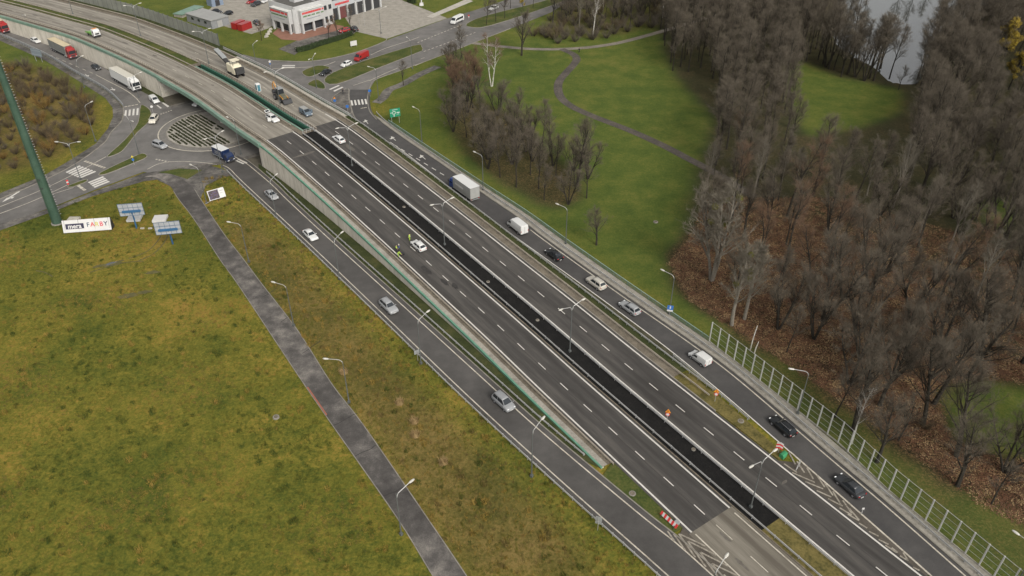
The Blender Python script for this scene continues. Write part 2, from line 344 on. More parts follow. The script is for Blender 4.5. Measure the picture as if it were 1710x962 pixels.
def ground_material():
    m=bpy.data.materials.new('grass_and_leaf_litter'); m.use_nodes=True; n=m.node_tree.nodes; l=m.node_tree.links; b=n['Principled BSDF']
    b.inputs['Roughness'].default_value=.95; b.inputs['Specular IOR Level'].default_value=.1
    pos=n.new('ShaderNodeNewGeometry').outputs['Position']
    def noi(sc,det=6,ro=.6,dist=0):
        t=n.new('ShaderNodeTexNoise'); t.inputs['Scale'].default_value=sc; t.inputs['Detail'].default_value=det; t.inputs['Roughness'].default_value=ro; t.inputs['Distortion'].default_value=dist
        l.new(pos,t.inputs[0]); return t.outputs[0]
    def ramp(src,st):
        c=n.new('ShaderNodeValToRGB'); e=c.color_ramp.elements
        e[0].position,e[0].color=st[0][0],(*st[0][1],1); e[1].position,e[1].color=st[-1][0],(*st[-1][1],1)
        for p,q in st[1:-1]: x=e.new(p); x.color=(*q,1)
        l.new(src,c.inputs[0]); return c.outputs[0]
    def math_(op,a,c=None,d=None):
        k=n.new('ShaderNodeMath'); k.operation=op
        for i,v in enumerate((a,c,d)):
            if v is None: continue
            if isinstance(v,(int,float)): k.inputs[i].default_value=v
            else: l.new(v,k.inputs[i])
        return k.outputs[0]
    def mix(f,a,c):
        k=n.new('ShaderNodeMix'); k.data_type='RGBA'
        if isinstance(f,(int,float)): k.inputs[0].default_value=f
        else: l.new(f,k.inputs[0])
        l.new(a,k.inputs[6]); l.new(c,k.inputs[7]); return k.outputs[2]
    def att(nm):
        a=n.new('ShaderNodeAttribute'); a.attribute_name=nm; return a.outputs['Fac']
    n1=noi(.07,8,.68,.4); n2=noi(.35,6,.65,.5); n3=noi(2.6,6,.7); n4=noi(.16,6,.65)
    n5=noi(1.1,5,.7,.3); n0=noi(.022,4,.6,.5); mixn=math_('ADD',math_('ADD',math_('MULTIPLY',n1,.26),math_('MULTIPLY',n0,.18)),math_('ADD',math_('MULTIPLY',n2,.14),math_('ADD',math_('MULTIPLY',n5,.18),math_('MULTIPLY',n3,.24))))
    mead=ramp(mixn,[(.39,(.030,.042,.010)),(.45,(.070,.083,.014)),(.50,(.122,.117,.019)),(.54,(.172,.143,.025)),(.575,(.25,.162,.036)),(.63,(.135,.085,.028))])
    mixl=math_('ADD',math_('MULTIPLY',n4,.36),math_('ADD',math_('MULTIPLY',n0,.16),math_('ADD',math_('MULTIPLY',n5,.16),math_('MULTIPLY',n3,.32))))
    lawnc=ramp(mixl,[(.38,(.040,.062,.014)),(.47,(.064,.090,.018)),(.54,(.094,.110,.023)),(.61,(.135,.124,.034)),(.67,(.09,.08,.03))])
    dryc=ramp(mixn,[(.40,(.045,.05,.014)),(.46,(.085,.075,.02)),(.51,(.125,.098,.028)),(.56,(.185,.13,.045)),(.61,(.10,.082,.026)),(.66,(.06,.06,.02))])
    lushc=ramp(mixn,[(.40,(.03,.05,.010)),(.5,(.065,.085,.014)),(.58,(.11,.11,.02))])
    v=n.new('ShaderNodeTexVoronoi'); v.inputs['Scale'].default_value=4.5; l.new(pos,v.inputs[0])
    sep=n.new('ShaderNodeSeparateColor'); l.new(v.outputs['Color'],sep.inputs[0])
    litm=math_('ADD',math_('MULTIPLY',sep.outputs[0],.45),math_('ADD',math_('MULTIPLY',n3,.3),math_('MULTIPLY',n2,.25)))
    litc=ramp(litm,[(.28,(.022,.020,.013)),(.42,(.048,.034,.019)),(.55,(.086,.052,.027)),(.68,(.135,.082,.040)),(.8,(.23,.155,.078))])
    lf=math_('ADD',att('litter'),math_('MULTIPLY',math_('SUBTRACT',mixl,.5),1.2)); 
    lf=math_('MULTIPLY',math_('SUBTRACT',lf,.22),1.7); 
    k=n.new('ShaderNodeClamp'); l.new(lf,k.inputs[0]); lf=k.outputs[0]
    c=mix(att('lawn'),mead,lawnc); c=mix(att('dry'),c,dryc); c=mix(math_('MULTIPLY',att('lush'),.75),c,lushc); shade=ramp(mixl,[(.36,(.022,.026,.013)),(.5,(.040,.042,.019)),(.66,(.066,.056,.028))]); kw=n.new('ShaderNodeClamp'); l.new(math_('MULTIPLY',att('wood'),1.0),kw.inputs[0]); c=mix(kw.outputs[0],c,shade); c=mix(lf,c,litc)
    l.new(c,b.inputs['Base Color'])
    bp=n.new('ShaderNodeBump'); bp.inputs['Strength'].default_value=.7; bp.inputs['Distance'].default_value=.25
    l.new(math_('ADD',n3,n2),bp.inputs['Height']); l.new(bp.outputs[0],b.inputs['Normal'])
    return m
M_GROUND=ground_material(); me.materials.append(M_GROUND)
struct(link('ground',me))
M_FAR=mat('far_grass',rough=.95,spec=.1,noise=[(.05,1),(.6,.8)],stops=[(.3,(.035,.04,.018)),(.6,(.075,.065,.03))])
struct(poly('terrain',[(-1500,-600),(1500,-600),(1500,2500),(-1500,2500)],-2.2,M_FAR))
# pond
wm=bpy.data.materials.new('pond_water'); wm.use_nodes=True; b_=wm.node_tree.nodes['Principled BSDF']
b_.inputs['Base Color'].default_value=(.06,.065,.06,1); b_.inputs['Roughness'].default_value=.04; b_.inputs['IOR'].default_value=2.3
t_=wm.node_tree.nodes.new('ShaderNodeTexNoise'); t_.inputs['Scale'].default_value=1.2; bp_=wm.node_tree.nodes.new('ShaderNodeBump'); bp_.inputs['Strength'].default_value=.03
wm.node_tree.links.new(t_.outputs[0],bp_.inputs['Height']); wm.node_tree.links.new(bp_.outputs[0],b_.inputs['Normal'])
pw=[U(a,b) for a,b in POND]; cx_=sum(p.x for p in pw)/len(pw); cy_=sum(p.y for p in pw)/len(pw)
struct(poly('pond',[(cx_+(p.x-cx_)*1.12,cy_+(p.y-cy_)*1.12) for p in pw],-.5,wm))
# ================================================================ ROADS AT GRADE
Z0=.03
def roadpoly(name,px,m,z=Z0): return struct(poly(name,UL(px),z,m))
# road beside the viaduct from the west, slip lane and western arm
roadpoly('west_road',[(-80,20),(-40,34),(30,45),(90,69),(141,92),(190,123),(234,151),(277,174),(295,185),(262,205),(240,235),(246,262),(262,268),(300,272),(330,280),(372,284),(340,292),(264,292),(240,287),(154,319),(90,345),(0,377),(-120,420),(-120,372),(0,332),(74,300),(126,273),(173,239),(186,220),(204,200),(206,180),(199,171),(176,151),(126,123),(75,93),(0,60),(-90,26)],M_ROAD)
RC=Vector((-82,205.5,0))
def ring(name,r0,r1,z,m,n=96,thick=0):
    ln=[Vector((RC.x+r0*math.cos(2*math.pi*k/n),RC.y+r0*math.sin(2*math.pi*k/n),0)) for k in range(n)]
    return struct(ribbon(name,ln,0,r0-r1,z,m,closed=True,thick=thick))
M_APR=mat('apron_setts',rough=.85,noise=[(.5,.8),(4,.6)],stops=[(.25,(.10,.094,.085)),(.5,(.145,.136,.122)),(.8,(.19,.18,.16))])
struct(poly('underpass_ground',[(RC.x+24*math.cos(t/40*2*math.pi),RC.y+24*math.sin(t/40*2*math.pi)) for t in range(40)],Z0-.008,M_PATCH))
ring('roundabout_road',14.6,22.3,Z0+.006,M_ROAD)
ring('truck_apron',12.7,14.6,.09,M_APR,thick=.09)
ring('apron_line',14.62,14.95,Z0+.012,M_PAINTO)
ring('island_kerb',12.5,12.8,.2,M_KERB,thick=.2)
M_GRAV=mat('island_gravel',rough=.9,noise=[(.4,.8),(5,.6)],stops=[(.25,(.20,.185,.16)),(.5,(.29,.27,.235)),(.8,(.38,.355,.31))])
struct(poly('island_gravel',[(RC.x+12.6*math.cos(t/48*2*math.pi),RC.y+12.6*math.sin(t/48*2*math.pi)) for t in range(48)],.14,M_GRAV))
# north-eastern arm (dual carriageway), forecourt, car park
roadpoly('northeast_road',[(395,88),(425,96),(470,103),(508,103),(551,98),(601,85.5),(641.5,70.4),(652,65),(747,31),(790,18),(830,5),(905,-22),(990,-22),(920,21),(852.6,48),(739.6,92),(669,118),(640,127),(626,135),(616,151),(614,172),(622,192),(629,200),(605,212),(590,195),(560,190),(530,175),(470,150),(420,125)],M_ROAD)
roadpoly('forecourt',[(646,65),(591,52),(575,28),(600,0),(650,-8),(747,30.5)],M_PAVE,Z0-.006)
roadpoly('car_park',[(352,14),(330,26),(362,40),(395,50),(420,57),(447,48),(475,30),(560,-30),(380,-35)],M_PAVE,Z0-.008)
M_BRICK=mat('red_paving',rough=.85,noise=[(.5,.8),(5,.6)],stops=[(.3,(.17,.085,.06)),(.7,(.26,.13,.09))])
roadpoly('red_paving',[(455,56),(470,66),(500,68),(520,62),(560,52),(575,44),(545,38),(500,55),(470,42)],M_BRICK,Z0)
roadpoly('service_drive',[(465,82),(500,66),(560,52),(580,44),(600,50),(585,60),(540,70),(497,88),(492,92)],M_PATCH,Z0-.004)
roadpoly('gate_path',[(712,28),(722,30),(790,2),(780,-2)],M_CONC,Z0)
# right (exit) ramp
RL=UL([(585,150),(583,162),(586,178),(592.7,197),(618.5,216.7),(651,237.7),(682.8,261),(720,290),(765,325),(823,370),(868,402),(1000,497),(1110.9,580),(1187,642),(1239.9,686.7),(1340,774.3),(1440,862),(1550.6,960),(1720,1115)])
RR_=UL([(619,150),(615,165),(618,185),(629,200),(660,224),(741.5,280),(796.7,320),(864,366),(908,400),(1035,491),(1162.8,580),(1239.9,639),(1369,750),(1474.7,839.8),(1613.8,962),(1760,1092)])
RL=smoothline(RL,5); RR_=smoothline(RR_,5)
struct(poly('exit_ramp',RL+offset(RR_,.45)[::-1],Z0+.012,M_RAMPR))
# left (slip) ramp
LRL=smoothline(UL([(372,276),(384,283),(408,307),(508,400),(635,521),(775,656),(930,798),(1115,962),(1240,1078)]),5)
LRR=smoothline(UL([(392,262),(411,272.5),(453,307.5),(480,334),(551,400),(680,517),(804,630),(903,720),(1060,852),(1128,906),(1191,962),(1310,1070)]),5)
struct(poly('slip_ramp',offset(LRL,-.7)+offset(LRR,.85)[::-1],Z0+.010,M_RAMP))
# footpath on the left
FPL=smoothline(UL([(240,296),(262,297),(284,311),(299,333),(324.5,366),(367,432),(400,478),(498,626),(557.9,713),(663.5,864),(724,962),(775,1040)]),5)
FPR=smoothline(UL([(262,290),(285,291),(317,308),(334.6,333),(372,389),(405,432),(437,475),(495.6,551),(553,641),(608,713),(724,882),(778,962),(830,1040)]),5)
struct(poly('footpath',FPL+FPR[::-1],Z0+.004,M_WALK))
def crack_line(pts,wd=.09):
    a=U(*pts[0]); b=U(*pts[1]); n=7; ln=[]
    for k in range(n): p=a.lerp(b,k/(n-1)); ln.append(Vector((p.x+rnd.uniform(-.12,.12),p.y+rnd.uniform(-.12,.12),0)))
    return ln
M_CRK=mat('crack_filler',(.028,.026,.024),rough=.9)
for q in [((505,590),(535,570)),((470,538),(492,520)),((555,712),(596,690)),((590,764),(632,742)),((438,497),(463,481)),((640,830),(692,806))]:
    struct(ribbon('path_joint',crack_line(q),-.06,.06,Z0+.008,M_CRK))
# edging stones of the footpath
for ln,a,b_,nm in ((FPL,-.14,0,'path_edging'),(FPR,0,.14,'path_edging')): struct(ribbon(nm,ln[12:],a,b_,.07,M_KERB,thick=.07))
# pavement south of the roundabout
roadpoly('south_pavement',[(0,374),(90,347),(154,321),(240,289),(262,286),(300,278),(350,276),(376,284),(392,293),(372,296),(344,310),(334,334),(317,310),(300,298),(284,311),(262,300),(240,303),(154,328),(90,353),(0,385),(-100,425),(-100,412)],M_PATCH,Z0+.002)
# pavement west of the slip lane
roadpoly('west_pavement',[(-90,28),(0,60.5),(75,93.5),(126,123.5),(176,151.5),(199,172),(206,182),(203,201),(186,221),(173,240),(126,274),(74,301),(0,333),(-120,373),(-120,364),(0,323),(74,293),(120,266),(160,240),(180,215),(189,195),(188,180),(176,164),(126,132),(75,101),(0,68),(-90,36)],M_PATCH,Z0+.002)
# north-east footpath
NEP=smoothline(UL([(628,172),(640,163),(650,150),(672,141),(700,125),(731,111)]),5); struct(ribbon('northeast_footpath',NEP,-1.5,1.5,Z0,M_PATCH))
# park paths
M_DIRT=mat('dirt_path',rough=.9,noise=[(.25,.9),(2,.8)],stops=[(.25,(.04,.033,.028)),(.5,(.065,.055,.046)),(.8,(.12,.10,.08))])
M_DIRT2=mat('pale_gravel_path',rough=.9,noise=[(.25,.9),(2,.8)],stops=[(.25,(.11,.095,.075)),(.5,(.16,.14,.115)),(.8,(.22,.195,.16))])
PA=smoothline(UL([(790,72),(840,78),(890,82),(938,82),(985,79),(1026,73),(1060,65),(1110,51),(1180,30)]),6); struct(ribbon('park_path',PA,-1.2,1.2,Z0-.01,M_DIRT2))
PB=smoothline(UL([(938,82),(956,90),(963,98),(958,108),(945,122),(933,138),(934,158),(950,175),(985,192),(1051.6,218),(1107,243),(1147,264),(1200,292),(1260,330)]),6); struct(ribbon('park_trail',PB,-1.3,1.3,Z0,M_DIRT))
# pavement and railing strip right of the exit ramp
RB=smoothline(UL([(638,199),(660,213),(715,250),(807,311),(880,358.6),(944.7,405),(1060,486),(1183.6,571),(1240,612),(1400,745),(1565,888),(1654,962),(1790,1075)]),5)
struct(poly('ramp_pavement',offset(RR_[13:],.45)+RB[::-1],.10,M_PAVE,edge=.12))
struct(ribbon('ramp_kerb',RR_[13:],.45,.7,.17,M_KERB,thick=.16))
# ================================================================ GRASS ISLANDS WITH KERBS
def island(px,sm=3,grass=True,m=None):
    ln=smoothline(UL(px),sm,closed=True)
    ar=sum(ln[i].x*ln[(i+1)%len(ln)].y-ln[(i+1)%len(ln)].x*ln[i].y for i in range(len(ln)))
    if ar<0: ln=ln[::-1]
    struct(ribbon('island_kerb',ln,0,.22,.15,M_KERB,closed=True,thick=.14))
    struct(poly('traffic_island',offset(ln,.22,True),.13,m or M_LAWNI))
M_LAWNI=mat('island_grass',rough=.95,spec=.1,noise=[(.2,1.0),(3,.8)],stops=[(.3,(.035,.052,.015)),(.5,(.062,.075,.02)),(.75,(.11,.10,.035))])
island([(235,176),(252,185),(250,203),(230,222),(212,245),(200,256),(178,262),(209,233),(230,205)])
island([(167,289),(221,263),(239,256.5),(246,263),(219,275),(176,292)])
island([(113,311),(143,300),(145,304),(121,313)])
island([(541,133),(576,113),(690,76.5),(705,79),(706,84),(699,88),(630,115),(563,141)])
island([(779,40),(813,26),(904,3),(960,-16),(985,-16),(918,11),(820,43),(787,46)])
island([(504,120),(530,110),(551,113),(538,121),(516,129)])
island([(513,141),(528,133),(541,140),(543,149),(528,147)])
island([(553,168),(566,155),(582,148),(583,165),(588,188),(575,188)],m=M_PATCH)
roadpoly('grass_patch',[(264,288),(299,281.5),(338,284),(313,299.5),(286,291)],M_LAWNI,Z0+.012)
# ================================================================ HIGHWAY
AS=strip
M_SOILD=mat('trodden_soil',rough=.9,noise=[(.4,1),(3,.6)],stops=[(.3,(.05,.045,.034)),(.7,(.095,.084,.062))])
M_OLD2=mat('asphalt_worn_brown',rough=.85,spec=.3,coord='uv',scale=(1,.06,1),tracks=(-.09,.4),noise=[(.8,1.4),(.3,1.0),(8,.5)],stops=[(.2,(.095,.083,.066)),(.5,(.145,.130,.105)),(.8,(.20,.182,.15))])
for nm,d0,d1,s0,s1,h,m in [
 ('carriageway_old',-.5,7.9,0,S_NEW,0,M_OLD),('carriageway_fresh',-.5,7.9,S_NEW,S_OLD,0,M_NEW),('carriageway_old',-.5,7.9,S_OLD,S_END,0,M_OLD2),
 ('carriageway_old',11.9,20.15,0,S_NEW+1,0,M_OLD),('carriageway_fresh',11.9,20.15,S_NEW+1,S_END,0,M_NEW),
 ('edge_strip',-1.6,-.5,0,S_WEND,.015,M_STRIP),('service_walk',-2.55,-1.6,0,S_WEND,.1,M_PAVE),
 ('median_kerb',7.9,8.1,0,S_END,.10,M_STRIP),('verge_kerb',20.15,20.35,0,SG(15.1),.10,M_KERB),
 ('edge_strip',20.35,22.3,0,SG(14.6),.03,M_STRIP)]:
    struct(AS(nm,d0,d1,s0,s1,h,m,thick=.3 if 'kerb' in nm else 0))
S_GRASS=S_BL-3; S_S0=SPX(514,222)[0]; S_S1=SPX(1286,876)[0]
struct(AS('median_grass',8.1,11.9,0,S_GRASS,.03,M_LAWNI))
struct(AS('median_paving',8.1,11.9,S_BR+.6,S_S0,.03,M_STRIP)); struct(AS('median_paving',8.1,11.9,S_GRASS,S_BL-.6,.03,M_STRIP)); struct(AS('median_paving',8.1,9.3,S_BL-.6,S_BR+.6,.03,M_STRIP)); struct(AS('edge_strip',11.75,11.9,S_BL-.6,S_BR+.6,.02,M_STRIP))
struct(poly('underpass_soil',[HW(S_BL-2+(S_BR-S_BL+4)*k/12,-5.5) for k in range(13)]+[HW(S_BL-2+(S_BR-S_BL+4)*k/12,26) for k in range(12,-1,-1)],.016,M_SOILD))
struct(AS('median_soil',8.1,11.9,S_S0,S_S1,.03,M_SOIL))
M_DRYI=mat('median_dry_grass',rough=.95,spec=.1,noise=[(.5,1.0),(3,.8)],stops=[(.3,(.06,.055,.02)),(.5,(.12,.10,.035)),(.75,(.17,.135,.05))])
struct(AS('median_grass',8.1,11.9,S_S1,S_END,.03,M_DRYI))
M_STRIPG=mat('grey_green_verge',rough=.95,spec=.1,noise=[(.4,1.0),(3,.8)],stops=[(.3,(.035,.036,.022)),(.55,(.065,.062,.04)),(.8,(.10,.092,.062))])
M_DKG=mat('dark_verge_grass',rough=.95,spec=.1,noise=[(.3,1.0),(3,.8)],stops=[(.3,(.025,.033,.013)),(.55,(.045,.052,.02)),(.8,(.08,.075,.03))])
struct(AS('verge_grass',22.3,23.9,S_BR,SG(14.6),.02,M_DKG)); struct(AS('verge_grass',22.3,25.5,0,S_BL,.02,M_DKG))
# grass wedge at the gore on the right and hatched nose
def hwpoly(name,sd,z,m): return struct(poly(name,[HW(*q) for q in sd],z,m))
s_a=SG(14.55); s_n=near(U(1310,762).x,U(1310,762).y)[0]
rl=[p for p in RL if s_a<=near(p.x,p.y)[0]<=s_n]; rl=offset(rl,-1.0)
struct(poly('gore_grass',[HW(s_a,20.35)]+[HW(s_a+(s_n-s_a)*k/6,20.35) for k in range(1,7)]+rl[::-1],.10,M_DRYI,edge=.1))
s_m=max(near(p.x,p.y)[0] for p in RL if near(p.x,p.y)[1]>20.45 and near(p.x,p.y)[0]<SMAX-3); rl2=[p for p in RL if s_n<=near(p.x,p.y)[0]<=s_m]
struct(poly('gore_asphalt',[HW(s_n+(s_m-s_n)*k/8,20.15) for k in range(9)]+rl2[::-1],.055,M_GORE))
rlv=[p for p in RL if S_BR+2<near(p.x,p.y)[0]<s_a+1]; struct(poly('ramp_side_verge',[HW(S_BR+2+(s_a-S_BR-1)*k/24,23.7).to_2d().to_3d() for k in range(25)]+rlv[::-1],.02,M_STRIPG))
# grass wedge between slip ramp and highway on the left
s_b=S_NEW; lr=[p for p in LRR]; 
s_t=near(U(1128,890).x,U(1128,890).y)[0]
lrp=offset([p for p in lr if S_BR-2<near(p.x,p.y)[0]<S_WEND],.85)
struct(poly('wall_verge',[HW(S_BR-2+(S_WEND-S_BR+2)*k/20,-2.8) for k in range(21)]+lrp[::-1],.05,M_DKG))
lrp=offset([p for p in lr if S_WEND<=near(p.x,p.y)[0]<s_t],.85)
struct(poly('gore_grass',[HW(S_WEND+(s_t-S_WEND)*k/8,-.55) for k in range(9)]+lrp[::-1],.10,M_LAWNI,edge=.1))
lrp=[p for p in lr if s_t<=near(p.x,p.y)[0]]
struct(poly('gore_asphalt',[HW(s_t+(S_END-s_t)*k/8,-.5) for k in range(9)]+lrp[::-1],.06,M_GORE))
# verge of the western road along the wall
wr=smoothline(UL([(-80,20),(-40,34),(30,45),(90,69),(141,92),(190,123),(234,151),(277,174)]),4)
struct(poly('wall_verge',[HW(S_BL*k/16,-2.75) for k in range(17)]+wr[::-1],.05,M_DKG))
# ---------------- retaining walls
def wallface(b,d,s0,s1,zt,z0=-.3,th=.5,step=3):
    n=int((s1-s0)/step)+2
    for i in range(n-1):
        a=s0+(s1-s0)*i/(n-1); c=s0+(s1-s0)*(i+1)/(n-1)
        p,q=HW(a,d),HW(c,d); r,t=HW(a,d+th),HW(c,d+th)
        b.add([(p.x,p.y,z0),(q.x,q.y,z0),(q.x,q.y,q.z+zt),(p.x,p.y,p.z+zt),(r.x,r.y,z0),(t.x,t.y,z0),(t.x,t.y,t.z+zt),(r.x,r.y,r.z+zt)],[(0,1,2,3),(5,4,7,6),(3,2,6,7),(0,3,7,4),(1,5,6,2)])
    return b
def cornice(name,d0,d1,s0,s1,zt,zb,m,parent):
    return AS(name,d0,d1,s0,s1,zt,m,parent,thick=zt-zb)
def wall_thing(label,s0,s1,d,side,p0,cor,dims=(.6,.28,-.55)):
    w=thing('retaining_wall',label,'wall',(0,0,0))
    n=max(2,int((s1-s0)/6)); mids=[]
    for i in range(n):   # cast panels with open joints
        a=s0+(s1-s0)*i/n+.015; c=s0+(s1-s0)*(i+1)/n-.015
        wallface(MB(),d if side<0 else d-.5,a,c,-.05).build('wall_panel',M_WALL,w)
    if cor: cornice('cornice',d-.10*(1 if side<0 else -1),d+dims[0]*(1 if side<0 else -1),s0,s1,dims[1],dims[2],cor,w)
    return w
wall_thing('long pale concrete retaining wall with green cornice beside the slip ramp',S_BR+.6,S_WEND,-2.75,-1,0,M_GREEN,(.22,.14,-.30))
wall_thing('concrete retaining wall with faded green cornice behind the queue of trucks',0,S_BL-.6,-2.75,-1,0,M_TEAL)
wall_thing('retaining wall facing the exit ramp under the outer guardrail',S_BR+.6,SG(14.0),23.9,1,0,None)
wall_thing('retaining wall below the grey noise barrier',0,S_BL-.6,25.5,1,0,None)
# ---------------- bridge
br=thing('viaduct','concrete road bridge with green edge beams spanning the roundabout','bridge')
for d0,d1 in ((-2.75,9.6),(11.4,23.9)):
    AS('deck_slab',d0,d1,S_BL-.5,S_BR+.5,-.02,M_CONC,br,thick=.35)
    AS('girder',d0+1.3,d1-1.3,S_BL-.5,S_BR+.5,-.38,M_CONC,br,thick=1.0)
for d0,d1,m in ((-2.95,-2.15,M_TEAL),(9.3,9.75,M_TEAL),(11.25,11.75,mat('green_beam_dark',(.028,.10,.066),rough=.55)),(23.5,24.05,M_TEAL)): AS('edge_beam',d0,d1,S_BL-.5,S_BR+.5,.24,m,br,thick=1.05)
for s_ in (S_BL-.5,S_BR+.5):
    for d0,d1 in ((-2.75,9.6),(11.4,23.9)):
        b=MB(); p=HW(s_,(d0+d1)/2); t=HW(s_+1,(d0+d1)/2)-p; b.box((p.x,p.y,p.z/2-.6),(1.2,d1-d0,p.z+.4),math.atan2(t.y,t.x)); b.build('abutment',M_CONC,br)
sp=(S_BL*.52+S_BR*.48)
for d in (1.5,6,13.5,17.6,21.5):
    b=MB(); p=HW(sp,d); b.tube((p.x,p.y,0),(p.x,p.y,p.z-1.3),.65,.65,16); b.build('pier',M_CONC,br)
# ---------------- markings
M_Z=.012
def dashes(name,d,s0,s1,L,G,wd,h,m):
    root=bpy.data.objects.new(name,None); COL.objects.link(root); root['kind']='structure'
    me=None; s=s0
    b=MB(); b.add([(-L/2,-wd/2,0),(L/2,-wd/2,0),(L/2,wd/2,0),(-L/2,wd/2,0)],[(0,1,2,3)]); me=b.mesh('dash',m)
    while s+L<s1:
        p0,p1=HW(s,d,h),HW(s+L,d,h); t=p1-p0
        o=link('dash',me,root,(p0+p1)/2,(0,-math.atan2(t.z,math.hypot(t.x,t.y)),math.atan2(t.y,t.x))); s+=L+G
    return root
def phase(px,L=2.0): return SPX(*px)[0]
f=(phase((1158.7,843))-S_NEW)%6.2
dashes('lane_dashes',3.69,S_NEW+f-6.2 if f>6 else S_NEW+f,S_OLD,2.1,4.1,.15,M_Z,M_PAINT)
f=(phase((1175,713.9))-S_NEW)%6.2
dashes('lane_dashes',15.97,S_NEW+f,S_END,2.1,4.1,.15,M_Z,M_PAINT)
dashes('lane_dashes',3.69,4,S_NEW-1,2.6,5.4,.14,M_Z,M_PAINTO); dashes('lane_dashes',15.97,3,S_NEW-1,2.6,5.4,.14,M_Z,M_PAINTO)
dashes('lane_dashes',3.69,S_OLD+1,S_END,3.0,3.2,.12,M_Z,M_PAINTO)
for nm,d,s0,s1,wd,m in [('edge_line',0,S_NEW,S_OLD,.26,M_PAINT),('edge_line',7.42,S_NEW,S_OLD,.26,M_PAINT),('edge_line',12.39,S_NEW-2,S_END,.26,M_PAINT),('edge_line',19.58,S_NEW-4,S_END,.26,M_PAINT),
  ('edge_line',7.42,0,S_NEW-1,.18,M_PAINTO),('edge_line',12.39,0,S_NEW-3,.16,M_PAINTO),('edge_line',19.58,0,S_NEW-5,.18,M_PAINTO),('edge_line',0,0,S_NEW-1,.14,M_PAINTO),('edge_line',7.35,S_OLD+1,S_END,.2,M_PAINTO),('edge_line',.2,S_OLD+.5,S_END,.2,M_PAINTO)]:
    struct(AS(nm,d-wd/2,d+wd/2,s0,s1,M_Z,m))
def line(px,wd=.2,m=None,z=Z0+.022,sm=4,name='edge_line'):
    ln=smoothline(UL(px),sm) if len(px)>2 else UL(px)
    return struct(ribbon(name,ln,-wd/2,wd/2,z,m or M_PAINTO))
def lineW(ln,d,wd,m=None,z=Z0+.022,name='edge_line'): return struct(ribbon(name,ln,d-wd/2,d+wd/2,z,m or M_PAINTO))
lineW(RL[25:75],.1,.2,M_PAINT); lineW(RL[74:],.12,.26,M_PAINTO,.075); lineW(RR_[38:],-.15,.22,M_PAINTO)
lineW(LRL,.05,.2,M_PAINTO); lineW(LRR,-.05,.2,M_PAINTO,.075)
def px_dashes(name,a,b,n,wd,frac=.55,m=None,z=Z0+.022):
    root=bpy.data.objects.new(name,None); COL.objects.link(root); root['kind']='structure'
    A,B=U(*a),U(*b)
    for k in range(n):
        p=A.lerp(B,(k+.5-frac/2)/n); q=A.lerp(B,(k+.5+frac/2)/n); t=(q-p).normalized(); nn=Vector((-t.y,t.x,0))*wd/2
        mb=MB(); mb.add([(p-nn)+Vector((0,0,z)),(q-nn)+Vector((0,0,z)),(q+nn)+Vector((0,0,z)),(p+nn)+Vector((0,0,z))],[(0,1,2,3)]); mb.build('dash',m or M_PAINTO,root)
    return root
px_dashes('merge_dashes',(655,240),(745,295),7,.22,.5,M_PAINT)
px_dashes('yield_dashes',(259,266),(284,271),5,.45); px_dashes('yield_dashes',(267,191.5),(288,184),5,.4)
px_dashes('stop_dashes',(207,179),(231,174.5),4,.5,.8); px_dashes('stop_dashes',(602,181.5),(612.5,179.5),4,.5,.8)
px_dashes('stop_dashes',(141,269),(176,281),9,.7,.75); px_dashes('stop_dashes',(130,309.5),(142.5,318.5),3,.7,.85)
px_dashes('junction_dashes',(696,72),(772,41),14,.35); px_dashes('junction_dashes',(706,87),(795,54),14,.35)
px_dashes('queue_dashes',(60,82),(158,124),9,.22,.5)
def zebra(bars,name='crossing_bars'):
    root=bpy.data.objects.new(name,None); COL.objects.link(root); root['kind']='structure'
    for q in bars:
        mb=MB(); mb.add([U(a,b,Z0+.024) for a,b in q],[(0,1,2,3)]); mb.build('bar',M_PAINT,root)
k=7.125
zebra([[(90+(838+47*i)/k,120+(527-4*i)/k),(90+(862+47*i)/k,120+(524-4*i)/k),(90+(868+47*i)/k,120+(456-8*i)/k),(90+(846+47*i)/k,120+(458-8*i)/k)] for i in range(4)])
zebra([[(560+(215+50*i)/8.55,150+(152-5*i)/8.55),(560+(240+50*i)/8.55,150+(150-5*i)/8.55),(560+(258+50*i)/8.55,150+(222-5*i)/8.55),(560+(232+50*i)/8.55,150+(226-5*i)/8.55)] for i in range(5)])
zebra([[((780+31*i)/k,240+(338+13*i)/k),((800+31*i)/k,240+(348+13*i)/k),((965+36*i)/k,240+(268+13*i)/k),((945+36*i)/k,240+(258+13*i)/k)] for i in range(6)])
zebra([[((1045+22*i)/k,240+(458+18*i)/k),((1062+22*i)/k,240+(470+18*i)/k),((1242+22*i)/k,240+(398+18*i)/k),((1222+22*i)/k,240+(388+18*i)/k)] for i in range(4)])
zebra([[(240+a/k,150+b/k) for a,b in q] for q in ([(215,155),(235,150),(305,195),(285,208)],[(150,185),(165,182),(215,215),(200,225)])])
zebra([[(240+a/k,250+b/k) for a,b in q] for q in ([(1110,110),(1130,105),(1235,155),(1215,165)],[(1090,130),(1110,125),(1200,165),(1180,172)])])
zebra([[(540+a/k,60+b/k) for a,b in q] for q in ([(65,635),(85,640),(195,592),(180,585)],[(115,655),(135,662),(240,612),(222,605)])])
zebra([[(440+a/k,b/k) for a,b in q] for q in ([(225,775),(375,775),(375,785),(222,785)],[(218,795),(372,795),(370,806),(215,806)])])
line([(160,125),(183,137),(210,151),(226,163),(234,172)],.22); line([(0,345.5),(66,319),(122,292),(177,262)],.2)
line([(0,357),(35,344),(70,329.5),(115,308)],.22); line([(86,325),(123,313.5)],.2)
line([(617,135),(645,122),(664,114)],.25); line([(619,92),(645,80.5),(684,68),(700,62)],.25); line([(455,115),(500,113),(540,110),(560,103)],.25)
line([(246,283),(265,274),(290,270),(330,271),(362,275)],.2); line([(590,143),(617,134)],.2)
